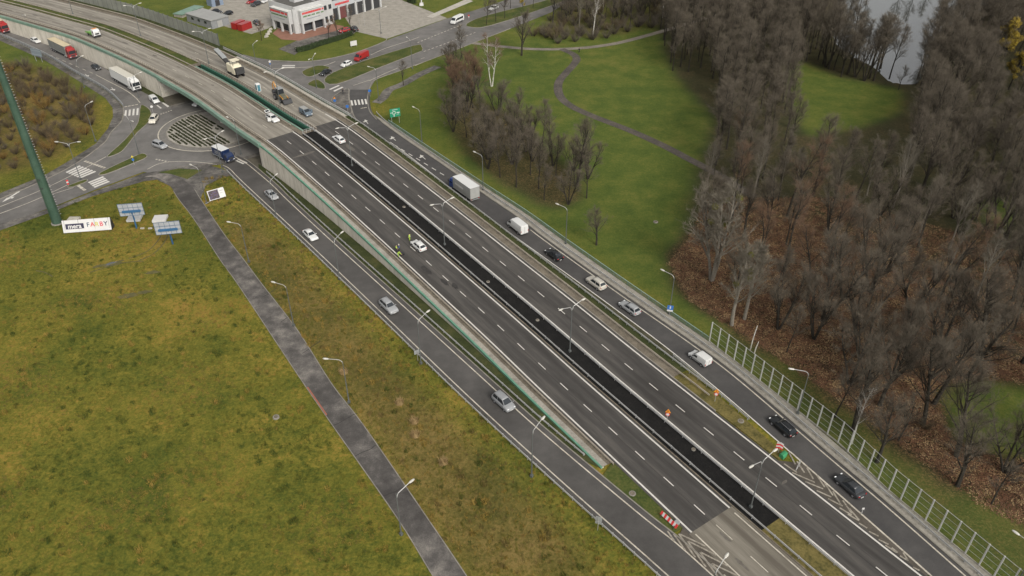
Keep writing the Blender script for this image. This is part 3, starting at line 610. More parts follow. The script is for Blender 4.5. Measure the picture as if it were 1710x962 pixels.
line([(693,110),(713,102)],.2); line([(703,98.5),(709,96.5)],.2)
def arrow(px,ang,L=3.2,wd=.18,left=0):
    p=U(*px); t=Vector((math.cos(ang),math.sin(ang),0)); n=Vector((-t.y,t.x,0)); z=Vector((0,0,Z0+.024)); mb=MB()
    Q=lambda a,b: p+t*a+n*b+z
    mb.add([Q(-L/2,-wd/2),Q(L*.1,-wd/2),Q(L*.1,wd/2),Q(-L/2,wd/2)],[(0,1,2,3)])
    mb.add([Q(L*.1,-.55),Q(L/2,0),Q(L*.1,.55)],[(0,1,2)])
    mb.add([Q(L*.0,.1),Q(L*.12,.1),Q(L*.12,left*1.0),Q(-L*.05,left*.8)],[(0,1,2,3)] if left>0 else [(3,2,1,0)])
    struct(mb.build('lane_arrow',M_PAINT))
def adir(a,b): p,q=U(*a),U(*b); return math.atan2(q.y-p.y,q.x-p.x)
arrow((145,126),adir((140,122),(152,130)),left=-1); arrow((189,149),adir((184,145),(193,153)),left=-1)
arrow((612,203.5),adir((616,208),(609,199)),left=1); arrow((657,231.5),adir((663,237),(652,227)),left=1); arrow((706,262.5),adir((713,268),(701,258)),left=1)
arrow((18,329),adir((30,323),(8,337)),5.5,.5,left=1)
# chevrons of the two gores
M_PAINTF=mat('road_paint_faded',rough=.8,spec=.25,noise=[(.8,1.0),(6,1.0)],stops=[(.25,(.13,.115,.092)),(.5,(.25,.225,.185)),(.8,(.36,.33,.275))])
def chev(pairs,z):
    root=bpy.data.objects.new('gore_chevrons',None); COL.objects.link(root); root['kind']='structure'
    for a,b in pairs:
        A,B=U(*a),U(*b); t=(B-A).normalized(); n=Vector((-t.y,t.x,0))*.12; Z=Vector((0,0,z))
        mb=MB(); mb.add([A-n+Z,B-n+Z,B+n+Z,A+n+Z],[(0,1,2,3)]); mb.build('stripe',M_PAINTF,root)
k=6.33
chev([((1060+q[0]/k,810+q[1]/k),(1060+q[2]/k,810+q[3]/k)) for q in [(345,490,420,600),(410,520,530,690),(465,520,640,770),(480,525,745,650),(560,600,750,870),(570,600,860,745),(690,715,870,965),(695,715,985,860),(810,835,925,965),(815,835,1085,962),(940,950,990,1010)]],.097)
k=3.67
chev([((1200+q[0]/k,700+q[1]/k),(1200+q[2]/k,700+q[3]/k)) for q in [(430,205,470,280),(480,260,525,330),(540,300,580,370),(600,345,650,420),(650,395,700,470),(700,445,750,530),(760,500,815,580),(800,550,860,620),(400,275,480,330),(450,330,590,390),(530,385,640,430),(600,440,690,480),(670,490,760,535),(740,545,815,590),(790,585,860,625),(860,640,910,670),(920,690,980,720),(980,740,1040,770),(1060,790,1095,820),(1020,775,1090,820),(1110,840,1160,870),(1130,820,1160,870),(1190,910,1230,930)]],.097)

# seams and repair patches in the road surface
M_SEAM=mat('asphalt_seam',(.022,.02,.018),rough=.9); M_REP=mat('asphalt_repair',rough=.85,spec=.25,noise=[(1,.8),(8,.4)],stops=[(.3,(.085,.077,.066)),(.7,(.125,.113,.098))]); M_STAIN=mat('oil_stain',rough=.6,noise=[(2,1),(8,.5)],stops=[(.3,(.02,.018,.016)),(.7,(.04,.036,.033))])
for d in (3.45,15.72): struct(AS('paving_seam',d-.03,d+.03,S_NEW,S_OLD if d<9 else S_END,.006,M_SEAM))
g_m=random.Random(21)
_nb=[0]
def deckblob(name,s,d,rs,rd,h,m,n=14):
    pts=[]; _nb[0]+=1; h=.0045+.00018*_nb[0]
    for k in range(n):
        a=2*math.pi*k/n; q=g_m.uniform(.7,1.1); pts.append(HW(s+rs*q*math.cos(a),d+rd*q*math.sin(a),h))
    b=MB(); c=HW(s,d,h); b.add([c]+pts,[(0,1+(k+1)%n,1+k) for k in range(n)]); 
    b.f=[f if (Vector(b.v[f[1]])-Vector(b.v[f[0]])).cross(Vector(b.v[f[2]])-Vector(b.v[f[0]])).z>0 else f[::-1] for f in b.f]
    return struct(b.build(name,m))
for px,rs,rd in [((712,452),2.0,.8),((760,478),1.2,.6),((742,471),1.6,.5)]: s_,d_=SPX(*px); deckblob('oil_stain',s_,d_,rs,rd,.008,M_STAIN)
for px,rs,rd in [((508,258),.5,3.0),((585,247),2.0,.7),((1310,805),.25,.7)]: s_,d_=SPX(*px); deckblob('repair_patch',s_,d_,rs,rd,.007,M_REP)
for i in range(26):
    s_=g_m.uniform(8,S_NEW-4); d_=g_m.choice([1.5,2.2,5.0,5.8,13.6,14.5,17.5,18.4]); deckblob('oil_stain' if i%3 else 'repair_patch',s_,d_,g_m.uniform(.5,2.6),g_m.uniform(.15,.5),.008 if i%3 else .007,mat('worn_stain',rough=.8,noise=[(2,1)],stops=[(.3,(.09,.08,.066)),(.7,(.13,.118,.10))]) if i%3 else M_REP)
for i in range(10):
    s_=g_m.uniform(S_OLD+2,S_END-2); deckblob('oil_stain',s_,g_m.uniform(.8,6.8),g_m.uniform(.4,1.5),g_m.uniform(.15,.4),.008,MATS['worn_stain'])
# puddles, bare soil and wheel tracks in the meadow
M_MUD=mat('bare_soil',rough=.9,noise=[(.8,1.0),(4,.6)],stops=[(.3,(.06,.058,.022)),(.7,(.115,.10,.035))])
def groundblob(name,px,rx,ry,z,m,n=16,rot=0):
    c=U(*px); pts=[]
    for k in range(n):
        a=2*math.pi*k/n; q=g_m.uniform(.6,1.15); x,y=rx*q*math.cos(a),ry*q*math.sin(a); pts.append((c.x+x*math.cos(rot)-y*math.sin(rot),c.y+x*math.sin(rot)+y*math.cos(rot)))
    return struct(poly(name,pts,z,m))
for px,rx,ry,ro in [((184,441),3.0,.9,.4),((214,494),2.0,.9,.3),((240,488),1.6,.7,.2),((255,455),1.6,.7,.2)]: groundblob('bare_soil',px,rx,ry,.004,M_MUD,rot=ro)
for px,rx,ry,ro in [((187,439),1.1,.35,.4),((181,442),.6,.25,.2)]: groundblob('puddle',px,rx,ry,.012,wm,rot=ro)
for px in ([(215,432),(245,420),(262,404),(268,390),(255,378)],[(228,437),(256,424),(274,405),(280,388),(266,374)],[(60,452),(75,455),(88,462)],[(150,455),(200,440),(240,436)]):
    struct(ribbon('wheel_track',smoothline(UL(px),6),-.14,.14,.006,M_MUD))
# ================================================================ GUARDRAILS, RAILINGS, NOISE WALLS
def HWL(d,s0,s1,step=3.0,h=0.0):
    n=max(2,int((s1-s0)/step)+1); return [HW(s0+(s1-s0)*i/(n-1),d,h) for i in range(n)]
def sweep(b,line,prof):
    rings=[]; N=len(line)
    for i,p in enumerate(line):
        t=line[min(i+1,N-1)]-line[max(i-1,0)]; t.z=0; t.normalize(); n=Vector((-t.y,t.x,0))
        rings.append([p+n*a+Vector((0,0,c)) for a,c in prof])
    b.loft(rings); return b
_pm={}
def postmesh(sx,sy,h,m):
    k=(sx,sy,h,m.name)
    if k not in _pm: b=MB(); b.box((0,0,h/2-.15),(sx,sy,h+.3)); _pm[k]=b.mesh('post',m)
    return _pm[k]
WB=[(-.05,.44),(.02,.47),(-.03,.59),(.02,.71),(-.05,.75),(-.11,.71),(-.08,.59),(-.11,.47)]
def guardrail(label,line,sp=2.0,beam=M_GALV,postm=None,double=False,h=.75,top=False,name='guardrail'):
    g=thing(name,label,'guardrail',line[0]); o=line[0].copy(); loc=[p-o for p in line]
    b=MB(); sweep(b,offset(loc,.10) if double else loc,WB); b.build('beam',beam,g)
    if double: b=MB(); sweep(b,offset(loc,-.02),[(-a,c) for a,c in WB][::-1]); b.build('beam',beam,g)
    if top: b=MB(); sweep(b,loc,[(-.09,.98),(.09,.98),(.09,1.1),(-.09,1.1)]); b.build('top_rail',beam,g)
    me=postmesh(.10,.12,1.0 if top else .72,postm or M_POST)
    for p,q in zip(resample(loc,sp),resample(offset(loc,.06),sp)):
        link('post',me,g,q)
    return g
S_V0=0.0; M_GALVL=mat('bright_galvanised',(.5,.49,.47),rough=.45,metal=.2)
guardrail('dark posted steel barrier along the outer edge of the viaduct left of the worn lanes',HWL(-1.0,S_V0,S_BR+1),1.33,M_GALVB,M_RUST,top=True)
guardrail('pinkish beige guardrail with dark posts along the top of the pale retaining wall',HWL(-1.0,S_BR+1,SPX(1030,776)[0]),1.4,M_GALVB,M_RUST)
guardrail('single steel guardrail along the near side of the black soil median',HWL(8.5,SPX(507,222,.7)[0],S_END),4.0,M_GALV)
guardrail('guardrail along the near edge of the grassy median in front of the viaduct',HWL(8.6,0,SPX(495,205,.7)[0]),2.0,M_GALVB,M_RUST)
guardrail('bright double guardrail on the far side of the black soil median',HWL(11.6,SPX(505,196,.7)[0],S_END),4.0,M_GALV,M_GALV)
guardrail('guardrail on the far edge of the grassy median at the top left',HWL(11.6,0,S_BL-2),2.0,M_GALVB,M_RUST)
guardrail('beige guardrail with dark posts between the main road and the exit ramp',HWL(21.7,S_V0,SPX(1181,660.7,.7)[0]),1.6,M_GALVB,M_RUST)
guardrail('slim outer guardrail above the exit ramp, second from the main road',HWL(23.3,S_BR,SPX(1188,650,.7)[0]),2.0,M_GALV,M_POST)
guardrail('tall posted barrier on the far edge of the viaduct above the northern road',HWL(23.4,S_BL-8,S_BR+1),1.33,M_GALV,M_RUST,top=True)
# balustrade on the median side of the far deck
bl=thing('balustrade','dark posted balustrade over the green beam in the gap between the two decks','railing',HW(S_BL-4,12.1)); o=HW(S_BL-4,12.1)
ln=[p-o for p in HWL(12.1,S_BL-4,S_BR+3)]
b=MB(); sweep(b,ln,[(-.08,.98),(.08,.98),(.08,1.12),(-.08,1.12)]); b.build('hand_rail',M_GALVB,bl)
b=MB(); sweep(b,ln,[(-.04,.5),(.04,.5),(.04,.62),(-.04,.62)]); b.build('mid_rail',M_GALVB,bl)
me=postmesh(.14,.16,1.05,M_RUST)
for p in resample(ln,1.0): link('post',me,bl,p)
g=thing('median_gate','short steel railing closing the median at the end of the bridge gap','railing',HW(S_BR+2,8.6)); o=HW(S_BR+2,8.6)
for h in (.55,1.05): b=MB(); b.tube(Vector((0,0,h)),HW(S_BR+2,11.9)-o+Vector((0,0,h)),.04); b.build('rail',M_GALV,g)
for d in (8.6,9.7,10.8,11.9): link('post',postmesh(.08,.08,1.05,M_GALV),g,HW(S_BR+2,d)-o)
# slip-ramp rails
guardrail('guardrail between the brown verge and the slip ramp',offset(LRL,-1.1)[6:],2.0,M_GALV,M_GALV)
lrr=[p for p in LRR if S_BR+4<near(p.x,p.y)[0]<S_WEND-2]
guardrail('thin guardrail on the grass at the foot of the pale retaining wall',offset(lrr,1.55),2.0,M_GALV,M_POST)
rrl=[p for p in RR_[38:]]
guardrail('low guardrail on the paved strip in front of the clear noise screen',offset(RR_[12:],1.45),2.0,M_GALV,M_POST)
gl=[p for p in RL if SG(14.3)<near(p.x,p.y)[0]<s_n-6]
guardrail('thin guardrail on the grass wedge beside the exit ramp',offset(gl,-.75),2.0,M_GALV,M_POST)
wo=smoothline(UL([(-90,25),(0,59),(75,92),(126,122),(176,150),(199,170.5),(207,180)]),4)
guardrail('dark guardrail between the queueing trucks and the scrubby hillside',wo,2.0,M_POST,M_POST,top=True)
# blue green parapet railing beside the exit ramp
def railing(label,line,h=1.1,sp=2.0):
    g=thing('railing',label,'railing',line[0]); o=line[0].copy(); loc=[p-o for p in line]
    b=MB(); sweep(b,loc,[(-.04,h-.08),(.04,h-.08),(.04,h),(-.04,h)]); b.build('hand_rail',M_TEALR,g)
    for k in (.25,.5,.75): b=MB(); sweep(b,loc,[(-.02,h*k-.03),(.02,h*k-.03),(.02,h*k+.03),(-.02,h*k+.03)]); b.build('bar',M_TEALD,g)
    b=MB()
    for p in resample(loc,.25): b.box((p.x,p.y,h/2),(.025,.025,h-.1))
    stuff(b.build('balusters',M_TEALD,g))
    me=postmesh(.07,.07,h,M_TEALD)
    for p in resample(loc,sp): link('post',me,g,p)
    return g
M_TEALR=mat('railing_pale_teal',(.30,.42,.40),rough=.5,metal=.2); M_TEALD=mat('railing_teal',(.12,.19,.19),rough=.5,metal=.2)
i1=max(i for i,p in enumerate(RB) if near(p.x,p.y)[0]<near(U(1184,571).x,U(1184,571).y)[0])
railing('long blue green railing on the park side of the exit ramp',RB[3:i1+1])
# clear noise screen
M_SCR=bpy.data.materials.new('clear_screen'); M_SCR.use_nodes=True; n_=M_SCR.node_tree.nodes; l_=M_SCR.node_tree.links
tr=n_.new('ShaderNodeBsdfTransparent'); tr.inputs[0].default_value=(.86,.90,.87,1); gl_=n_.new('ShaderNodeBsdfGlossy'); gl_.inputs['Roughness'].default_value=.15; gl_.inputs[0].default_value=(.7,.75,.72,1)
mx=n_.new('ShaderNodeMixShader'); mx.inputs[0].default_value=.06; l_.new(tr.outputs[0],mx.inputs[1]); l_.new(gl_.outputs[0],mx.inputs[2]); l_.new(mx.outputs[0],n_['Material Output'].inputs[0])
ns=thing('noise_screen','tall clear noise screen with pale steel posts along the exit ramp','noise barrier',U(1184.2,571.2)); o=U(1184.2,571.2)
wl=[o]+[U(*q) for q in [(1240,614.7),(1400,741),(1485,821.8),(1565.6,888.5),(1654,962),(1740,1034)]]
wp_=resample(wl,2.06); b=MB(); b.box((0,0,2.25),(.17,.18,4.5)); pme=b.mesh('post',M_GALVL)
for i,p in enumerate(wp_):
    t=(wp_[min(i+1,len(wp_)-1)]-wp_[max(i-1,0)]); a=math.atan2(t.y,t.x); link('post',pme,ns,p-o,(0,0,a))
    if i<len(wp_)-1:
        q=wp_[i+1]-o; r=p-o; t=(q-r).normalized(); r2,q2=r+t*.09,q-t*.09; n=Vector((-t.y,t.x,0))
        b=MB(); b.add([r2+Vector((0,0,.3)),q2+Vector((0,0,.3)),q2+Vector((0,0,4.42)),r2+Vector((0,0,4.42))],[(0,1,2,3)]); b.build('pane',M_SCR,ns)
        b=MB(); b.slab([r2+n*.05,q2+n*.05,q2+n*.05+Vector((0,0,.3)),r2+n*.05+Vector((0,0,.3))],.1); b.build('plinth',M_CONC,ns)
        for hh in (1.25,2.3,3.35,4.45):
            b=MB(); b.tube(r2+Vector((0,0,hh)),q2+Vector((0,0,hh)),.03 if hh<4 else .045,n=4); b.build('rail',M_GALV,ns)
# grey panel noise barrier top left
M_NP=mat('noise_panel',rough=.8,noise=[(.4,.9),(4,.5)],stops=[(.3,(.15,.155,.13)),(.7,(.22,.225,.19))]); M_NPP=mat('noise_post',(.07,.08,.07),rough=.6)
s_e=SPX(366,77)[0]
nb=thing('noise_barrier','grey green panel noise barrier with dark posts along the top left road','noise barrier',HW(0,24.6)); o=HW(0,24.6)
b=MB(); b.box((0,0,2.0),(.2,.25,4.2)); pme=b.mesh('post',M_NPP); nn=int(s_e/3.0)
for i in range(nn+1):
    p=HW(s_e*i/nn,24.6)-o; q=HW(s_e*min(i+1,nn)/nn,24.6)-o; r=HW(s_e*max(i-1,0)/nn,24.6)-o; a=math.atan2((q-r).y,(q-r).x)
    link('post',pme,nb,p,(0,0,a))
    if i<nn:
        t=(q-p).normalized(); b=MB(); b.slab([p+t*.1,q-t*.1,q-t*.1+Vector((0,0,3.8)),p+t*.1+Vector((0,0,3.8))],.12); b.build('panel',M_NP,nb)
# kerbs along the at-grade roads
for px in ([(583,150),(583,162),(586,178),(592.7,197),(606,208)],[(616,151),(614,165),(617,185),(629,200)],[(616,151),(626,134),(669,118),(739,92),(852,48)],[(450,101),(508,103),(551,98),(601,85.5),(641,70),(646,65)],[(199,171),(206,180),(204,201),(186,221),(173,240),(126,274),(74,301),(0,333)]):
    struct(ribbon('road_kerb',smoothline(UL(px),5),-.15,.15,.14,M_KERB,thick=.14))
struct(ribbon('ramp_kerb',[p for p in offset(LRR,.85)][3:],0,.2,.12,M_KERB,thick=.12)); struct(ribbon('ramp_kerb',[p for p in offset(LRL,-.7)][3:],-.18,0,.09,M_KERB,thick=.09))
# ================================================================ STREET LAMPS
def lamp(px,label,kind='single',ang=0.0,h=10.0,deck=False,arm=2.2,top=None):
    """ang: world direction of the arm"""
    if deck: s,d=SPX(*px); base=HW(s,d)
    else: base=U(*px)
    o=thing('street_lamp',label,'street lamp',base,ang,'street lamps of the junction')
    b=MB(); b.tube((0,0,-.3),(0,0,h*.97),.11,.055,8); b.build('pole',M_POLE,o)
    b=MB(); b.box((0,0,.2),(.4,.4,.45)); b.build('base',M_POLE,o)
    def head(x,z,dx):
        rings=[]
        for t,w_,hh in ((0,.07,.06),(.15,.16,.11),(.55,.20,.13),(.85,.15,.10),(1.0,.05,.04)):
            rings.append([(x+dx*t*.95,w_*math.cos(a),z+hh*math.sin(a)+.03*t) for a in [2*math.pi*k/10 for k in range(10)]])
        q=MB(); q.loft(rings); q.build('lamp_head',M_LAMP,o,smooth=True)
    if kind=='curved':
        pts=[(0,0,h*.93)]+[(arm*.35*(1-math.cos(t)),0,h*.93+.75*math.sin(t)) for t in (.4,.8,1.2,1.57)]+[(arm,0,h*.93+.78)]
        b=MB(); b.path(pts,.055,6); b.build('arm',M_GALV,o); head(arm,h*.93+.78,1)
    else:
        sides=(1,-1) if kind=='double' else (1,)
        for sg in sides:
            b=MB(); b.path([(0,0,h*.90),(sg*.35,0,h*.955),(sg*arm,0,h)],.05,6); b.build('arm',M_GALV,o)
            b=MB(); b.tube((0,0,h*.86),(sg*.35,0,h*.955),.025,n=5); b.build('brace',M_GALV,o); head(sg*arm,h,sg)
    return o
def arm_dir(base,top,headpx,deck=False):
    """world heading of an arm whose head is seen at headpx and pole top at top"""
    z=(HW(*SPX(*base)).z if deck else 0)+10
    a=U(*top,z); c=U(*headpx,z); return math.atan2(c.y-a.y,c.x-a.x)
AM=math.atan2(*(HW(SG(12),5)-HW(SG(12),0)).yx)   # across the road
for px,lb in [((588,277),'twin-arm lamp in the black median nearest the bridge, by the white hatchback'),((742.6,409),'twin-arm lamp in the black median beside the parked white car and workers'),((951.4,587.4),'twin-arm lamp in the middle of the black soil median, with no car beside it'),((1253.5,847.5),'twin-arm lamp near the lower end of the black soil median'),
              ((468.6,179),'twin-arm lamp beside the backhoe loader on the viaduct'),((349,106.4),'twin-arm lamp beside the milling machine boom on the viaduct'),((235,60),'twin-arm lamp in the grassy median behind the flatbed truck'),((122,24),'twin-arm lamp in the grassy median cut off by the top of the picture')]:
    lamp(px,lb,'double',AM,10.3 if px[0]<1000 else 10.0,True,2.0)
LP=[((887.7,796),(889,713),(905,696.6),'straight-arm lamp on the verge beside the grey people carrier','single',9.8),((703,607.5),(695.6,537),(712,525.8),'straight-arm lamp on the verge beside the silver off-roader','single',9.8),((567,466.7),(558.5,408),(571,399),'straight-arm lamp on the verge below the white saloon on the slip ramp','single',9.6),((461.6,363.6),(451.6,311),(463,303),'straight-arm lamp on the verge by the silver and black car near the truck','single',9.6),
 ((1176,1034),(1180,946),(1194,927),'lamp at the bottom edge over the white chevrons','single',9.8),((670,893),(660,817),(678.6,803.5),'straight-arm lamp on the left edge of the footpath near the bottom','single',8.6),
 ((372,288),(357,226),(370,220),'twin-arm lamp in front of the blue box truck','double',10),((402.8,258),(392,200),(379,195),'curved-arm lamp under the viaduct edge by the roundabout','curved',9.5),((345.3,339.8),(331,284),(315.8,277.4),'curved-arm lamp beside the small picture billboard','curved',9),((415.8,438),(401,371),(383,368),'curved-arm lamp beside the footpath nearest the boards','curved',9),
 ((490.6,544.6),(476.7,475),(459,470.4),'curved-arm lamp right of the middle of the footpath','curved',9),((583,672.7),(573.6,600),(553.5,598.7),'curved-arm lamp right of the footpath above its red edging','curved',9),
 ((944.7,407.6),(946,340),(936,336),'curved-arm lamp on the park railing by the black saloon','curved',8.6),((806.8,318),(805.5,256),(791,249.6),'curved-arm lamp on the park railing behind the box lorry','curved',9),((704.4,236.5),(700.6,184),(689,178.6),'curved-arm lamp right of the green direction sign','curved',8.8),((1117.5,525),(1127,455),(1115.7,449.8),'curved-arm lamp carrying the small blue sign','curved',8.6),((1331.7,691.5),(1354.6,616),(1341.5,614),'curved-arm lamp behind the clear noise screen','curved',8.8),((1688,990),(1712,905),(1706,901),'curved-arm lamp at the right edge of the picture','curved',9.0),
 ((636.5,56),(632.7,18),(638,17),'twin-arm lamp at the corner of the forecourt','double',9),((688.6,114.5),(684,60),(676.7,55.3),'curved-arm lamp between the median island and the junction','curved',9.3),((632.7,168.5),(629,111),(616,108),'curved-arm lamp by the zebra crossing of the exit ramp','curved',9.8),((528.8,147),(520.8,91),(525,87),'twin-arm lamp behind the viaduct in front of the black saloon','double',9.8),
 ((134.7,300),(111,237),(116,237),'twin-arm lamp on the small island of the western zebra crossing','double',10),((160,236),(136,176),(147,170.5),'curved-arm lamp on the grassy bank of the slip lane','curved',10),((232.7,258),(212,195),(218,200),'twin-arm lamp on the triangular island west of the roundabout','double',10),((141,146),(130,95),(138,92),'straight-arm lamp on the pavement by the scrub','single',9),((46,51),(40,16),(51,20),'short lamp at the wall behind the red lorry','single',6),((232,163),(226,128),(236,125),'short lamp by the wall beside the white articulated lorry','single',7),((428,108),(412,78),(419,74),'straight-arm lamp behind the viaduct left of the hedge','single',7)]
for base,top,hd,lb,kd,hh in LP: lamp(base,lb,kd,arm_dir(base,top,hd),hh)
# ================================================================ VEHICLES
def ringpts(x,w,zb,zt,crown=.03,tuck=.86):
    h=zt-zb
    half=[(w*.72,zb),(w*.95,zb+h*.10),(w,zb+h*.32),(w,zb+h*.62),(w*.96,zb+h*.86),(w*tuck,zt),(w*.45,zt+crown)]
    return [(x,y,z) for y,z in half]+[(x,-y,z) for y,z in reversed(half)]
def vmatrix(c,fwd,up=Vector((0,0,1))):
    f=fwd.normalized(); y=up.cross(f).normalized(); u=f.cross(y)
    M=Matrix((f,y,u)).transposed().to_4x4(); M.translation=c; return M
def place(px,hd,deck=False):
    """centre on the ground and heading px"""
    if deck:
        a=HW(*SPX(*px)); c=HW(*SPX(*hd))
    else:
        a=U(*px,Z0+.02); c=U(*hd,Z0+.02)
    return vmatrix(a,c-a)
_wm={}
def wheel(o,x,y,r=.32,w=.22,name='wheel'):
    k=(round(r,3),w)
    if k not in _wm:
        n=16; b=MB(); rg=[]
        for yy,rr in ((-w/2,r*.86),(-w/2+.03,r),(w/2-.03,r),(w/2,r*.86)): rg.append([(rr*math.cos(2*math.pi*i/n),yy,rr*math.sin(2*math.pi*i/n)) for i in range(n)])
        b.loft(rg); t=b.mesh('tyre',M_BLK,False)
        b=MB(); rg=[]
        for yy,rr in ((-w/2-.008,r*.25),(-w/2-.012,r*.6),(w/2+.012,r*.6),(w/2+.008,r*.25)): rg.append([(rr*math.cos(2*math.pi*i/10),yy,rr*math.sin(2*math.pi*i/10)) for i in range(10)])
        b.loft(rg); _wm[k]=(t,b.mesh('rim',M_RIM))
    t=link(name,_wm[k][0],o,(x,y,r)); link('rim',_wm[k][1],t)
def panel(o,name,pts,m,t=.012):
    q=[Vector(p) for p in pts]; n=(q[1]-q[0]).cross(q[3]-q[0]).normalized(); c=sum(q,Vector())/4-Vector((0,0,.9)); n=n if n.dot(Vector((c.x*.3,c.y,c.z*.2)))>0 or abs(n.x)>.3 and n.x*c.x>0 else -n
    if (q[1]-q[0]).cross(q[3]-q[0]).dot(n)<0: q=q[::-1]
    pts=[p+n*.022 for p in q]; b=MB(); b.slab(pts,t); return b.build(name,m,o)
CARS={
 'sedan':dict(L=4.6,W=1.80,st=[(1,.66,.36,.58),(.965,.84,.24,.68),(.83,.90,.20,.76),(.55,.90,.19,.86),(.36,.90,.19,.92),(0,.90,.19,.94),(-.5,.90,.19,.96),(-.78,.90,.20,.97),(-.93,.86,.24,.95),(-.985,.78,.32,.88),(-1,.68,.40,.74)],gh=(.40,.10,-.50,-.78,.92,.98,1.44)),
 'hatch':dict(L=4.05,W=1.74,st=[(1,.66,.36,.58),(.96,.84,.24,.70),(.82,.90,.20,.80),(.62,.90,.19,.89),(.44,.90,.19,.95),(0,.90,.19,.97),(-.5,.90,.19,.99),(-.85,.89,.22,.98),(-.97,.84,.30,.94),(-1,.76,.38,.80)],gh=(.48,.14,-.70,-.97,.94,.98,1.48)),
 'estate':dict(L=4.7,W=1.82,st=[(1,.66,.36,.58),(.965,.84,.24,.68),(.83,.90,.20,.76),(.55,.90,.19,.87),(.36,.90,.19,.93),(0,.90,.19,.95),(-.5,.90,.19,.97),(-.85,.89,.20,.98),(-.97,.85,.28,.95),(-1,.76,.36,.80)],gh=(.40,.10,-.76,-.97,.93,.98,1.47)),
 'suv':dict(L=4.6,W=1.86,st=[(1,.70,.42,.76),(.965,.86,.30,.88),(.83,.92,.26,.97),(.55,.92,.25,1.06),(.40,.92,.25,1.10),(0,.92,.25,1.12),(-.5,.92,.25,1.13),(-.85,.91,.26,1.13),(-.97,.86,.34,1.08),(-1,.78,.42,.92)],gh=(.44,.16,-.76,-.97,1.08,1.13,1.68)),
 'mpv':dict(L=4.3,W=1.84,st=[(1,.68,.38,.66),(.96,.86,.26,.80),(.82,.92,.22,.94),(.66,.92,.21,1.03),(.50,.92,.21,1.08),(0,.92,.21,1.09),(-.5,.92,.21,1.10),(-.88,.91,.24,1.10),(-.98,.87,.32,1.05),(-1,.80,.40,.92)],gh=(.60,.22,-.82,-.985,1.06,1.1,1.74)),
}
def car(label,M,kind,col,cat='car',group='cars on the roads',roofcol=None,extra=None):
    c=CARS[kind]; hl=c['L']/2; sw=c['W']/1.8; o=thing('car',label,cat,M=M,group=group)
    b=MB(); b.loft([ringpts(x*hl,w*sw,zb,zt) for x,w,zb,zt in c['st']]); b.build('body',col,o,smooth=True)
    xa,xb,xc,xd,za,zd,zr=c['gh']; xa,xb,xc,xd=[q*hl for q in (xa,xb,xc,xd)]; wb=.80*sw; wr=.60*sw
    # cabin: pillars and roof in body colour, glass panes set proud of it
    def gp(x,z,side):
        t=(z-za)/(zr-za); return Vector((x,side*(wb+(wr-wb)*t),z))
    xm=(xb+xc)/2
    b=MB(); b.loft([[gp(xa,za-.06,1),gp(xa,za-.06,-1),gp(xa-.02,za,-1),gp(xa-.02,za,1)],[gp(xb,za-.06,1),gp(xb,za-.06,-1),Vector((xb,-wr,zr-.03)),Vector((xb,wr,zr-.03))],[gp(xm,za-.06,1),gp(xm,za-.06,-1),Vector((xm,-wr,zr+.03)),Vector((xm,wr,zr+.03))],[gp(xc,zd-.06,1),gp(xc,zd-.06,-1),Vector((xc,-wr*.97,zr-.03)),Vector((xc,wr*.97,zr-.03))],[gp(xd,zd-.06,1),gp(xd,zd-.06,-1),gp(xd+.02,zd,-1),gp(xd+.02,zd,1)]]); b.build('cabin',col,o)
    def rp(x,wd,side,k,zt):   # roof
        return Vector((x,side*wd,zt))
    b=MB(); b.loft([[(x,y,z) for y,z in [(-w_,z0-.03),(-w_*.93,z0+.02),(0,z0+.045),(w_*.93,z0+.02),(w_,z0-.03)]] for x,w_,z0 in [(xb+.03,wr*.98,zr-.02),(xb-.3,wr*1.02,zr+.01),(xm,wr*1.02,zr+.03),(xc+.25,wr*1.0,zr+.01),(xc-.03,wr*.95,zr-.02)]]); b.build('roof',roofcol or col,o,smooth=True)
    def lerp(a,b_,t): return a+(b_-a)*t
    # windscreen / rear window
    A,B=gp(xa-.02,za,1),gp(xa-.02,za,-1); C,D=Vector((xb,-wr,zr-.03)),Vector((xb,wr,zr-.03))
    q=[A.lerp(B,.05).lerp(D.lerp(C,.06),.08),B.lerp(A,.05).lerp(C.lerp(D,.06),.08),B.lerp(A,.05).lerp(C.lerp(D,.06),.94),A.lerp(B,.05).lerp(D.lerp(C,.06),.94)]
    panel(o,'windscreen',[q[1],q[0],q[3],q[2]],M_GLASS)
    A,B=gp(xd+.02,zd,1),gp(xd+.02,zd,-1); C,D=Vector((xc,-wr*.97,zr-.03)),Vector((xc,wr*.97,zr-.03))
    q=[A.lerp(B,.07).lerp(D.lerp(C,.08),.15),B.lerp(A,.07).lerp(C.lerp(D,.08),.15),B.lerp(A,.07).lerp(C.lerp(D,.08),.92),A.lerp(B,.07).lerp(D.lerp(C,.08),.92)]
    panel(o,'rear_window',q,M_GLASS)
    for sd_ in (1,-1):
        xs=[(xa-.28*hl*.3,xb-.02,xm+.06,xm+.06),(xm-.04,xm-.04,xc+.06,xd+.30)]
        for (f0,f1,r1,r0) in xs:
            z0,z1=za+.04,zr-.09
            q=[gp(f0-.02,z0,sd_),gp(f1-.04,z1,sd_),gp(r1,z1,sd_),gp(r0,z0,sd_)]
            nrm=Vector((0,sd_*.006,.002)); q=[p+nrm for p in q]
            panel(o,'side_window',q if sd_<0 else q[::-1],M_GLASS)
        b=MB(); b.box((xa-.05,sd_*(.98*sw),za+.06),(.16,.16,.12)); b.build('mirror',col,o)
        b=MB(); b.box((hl*.935,sd_*.62*sw,.66*(zd/.95)),(.16,.30,.13)); b.build('headlight',M_HEAD,o)
        b=MB(); b.box((-hl*.975,sd_*.68*sw,.80*(zd/.95)),(.12,.24,.16)); b.build('tail_light',M_TAIL,o)
    r=.31 if kind!='suv' else .36
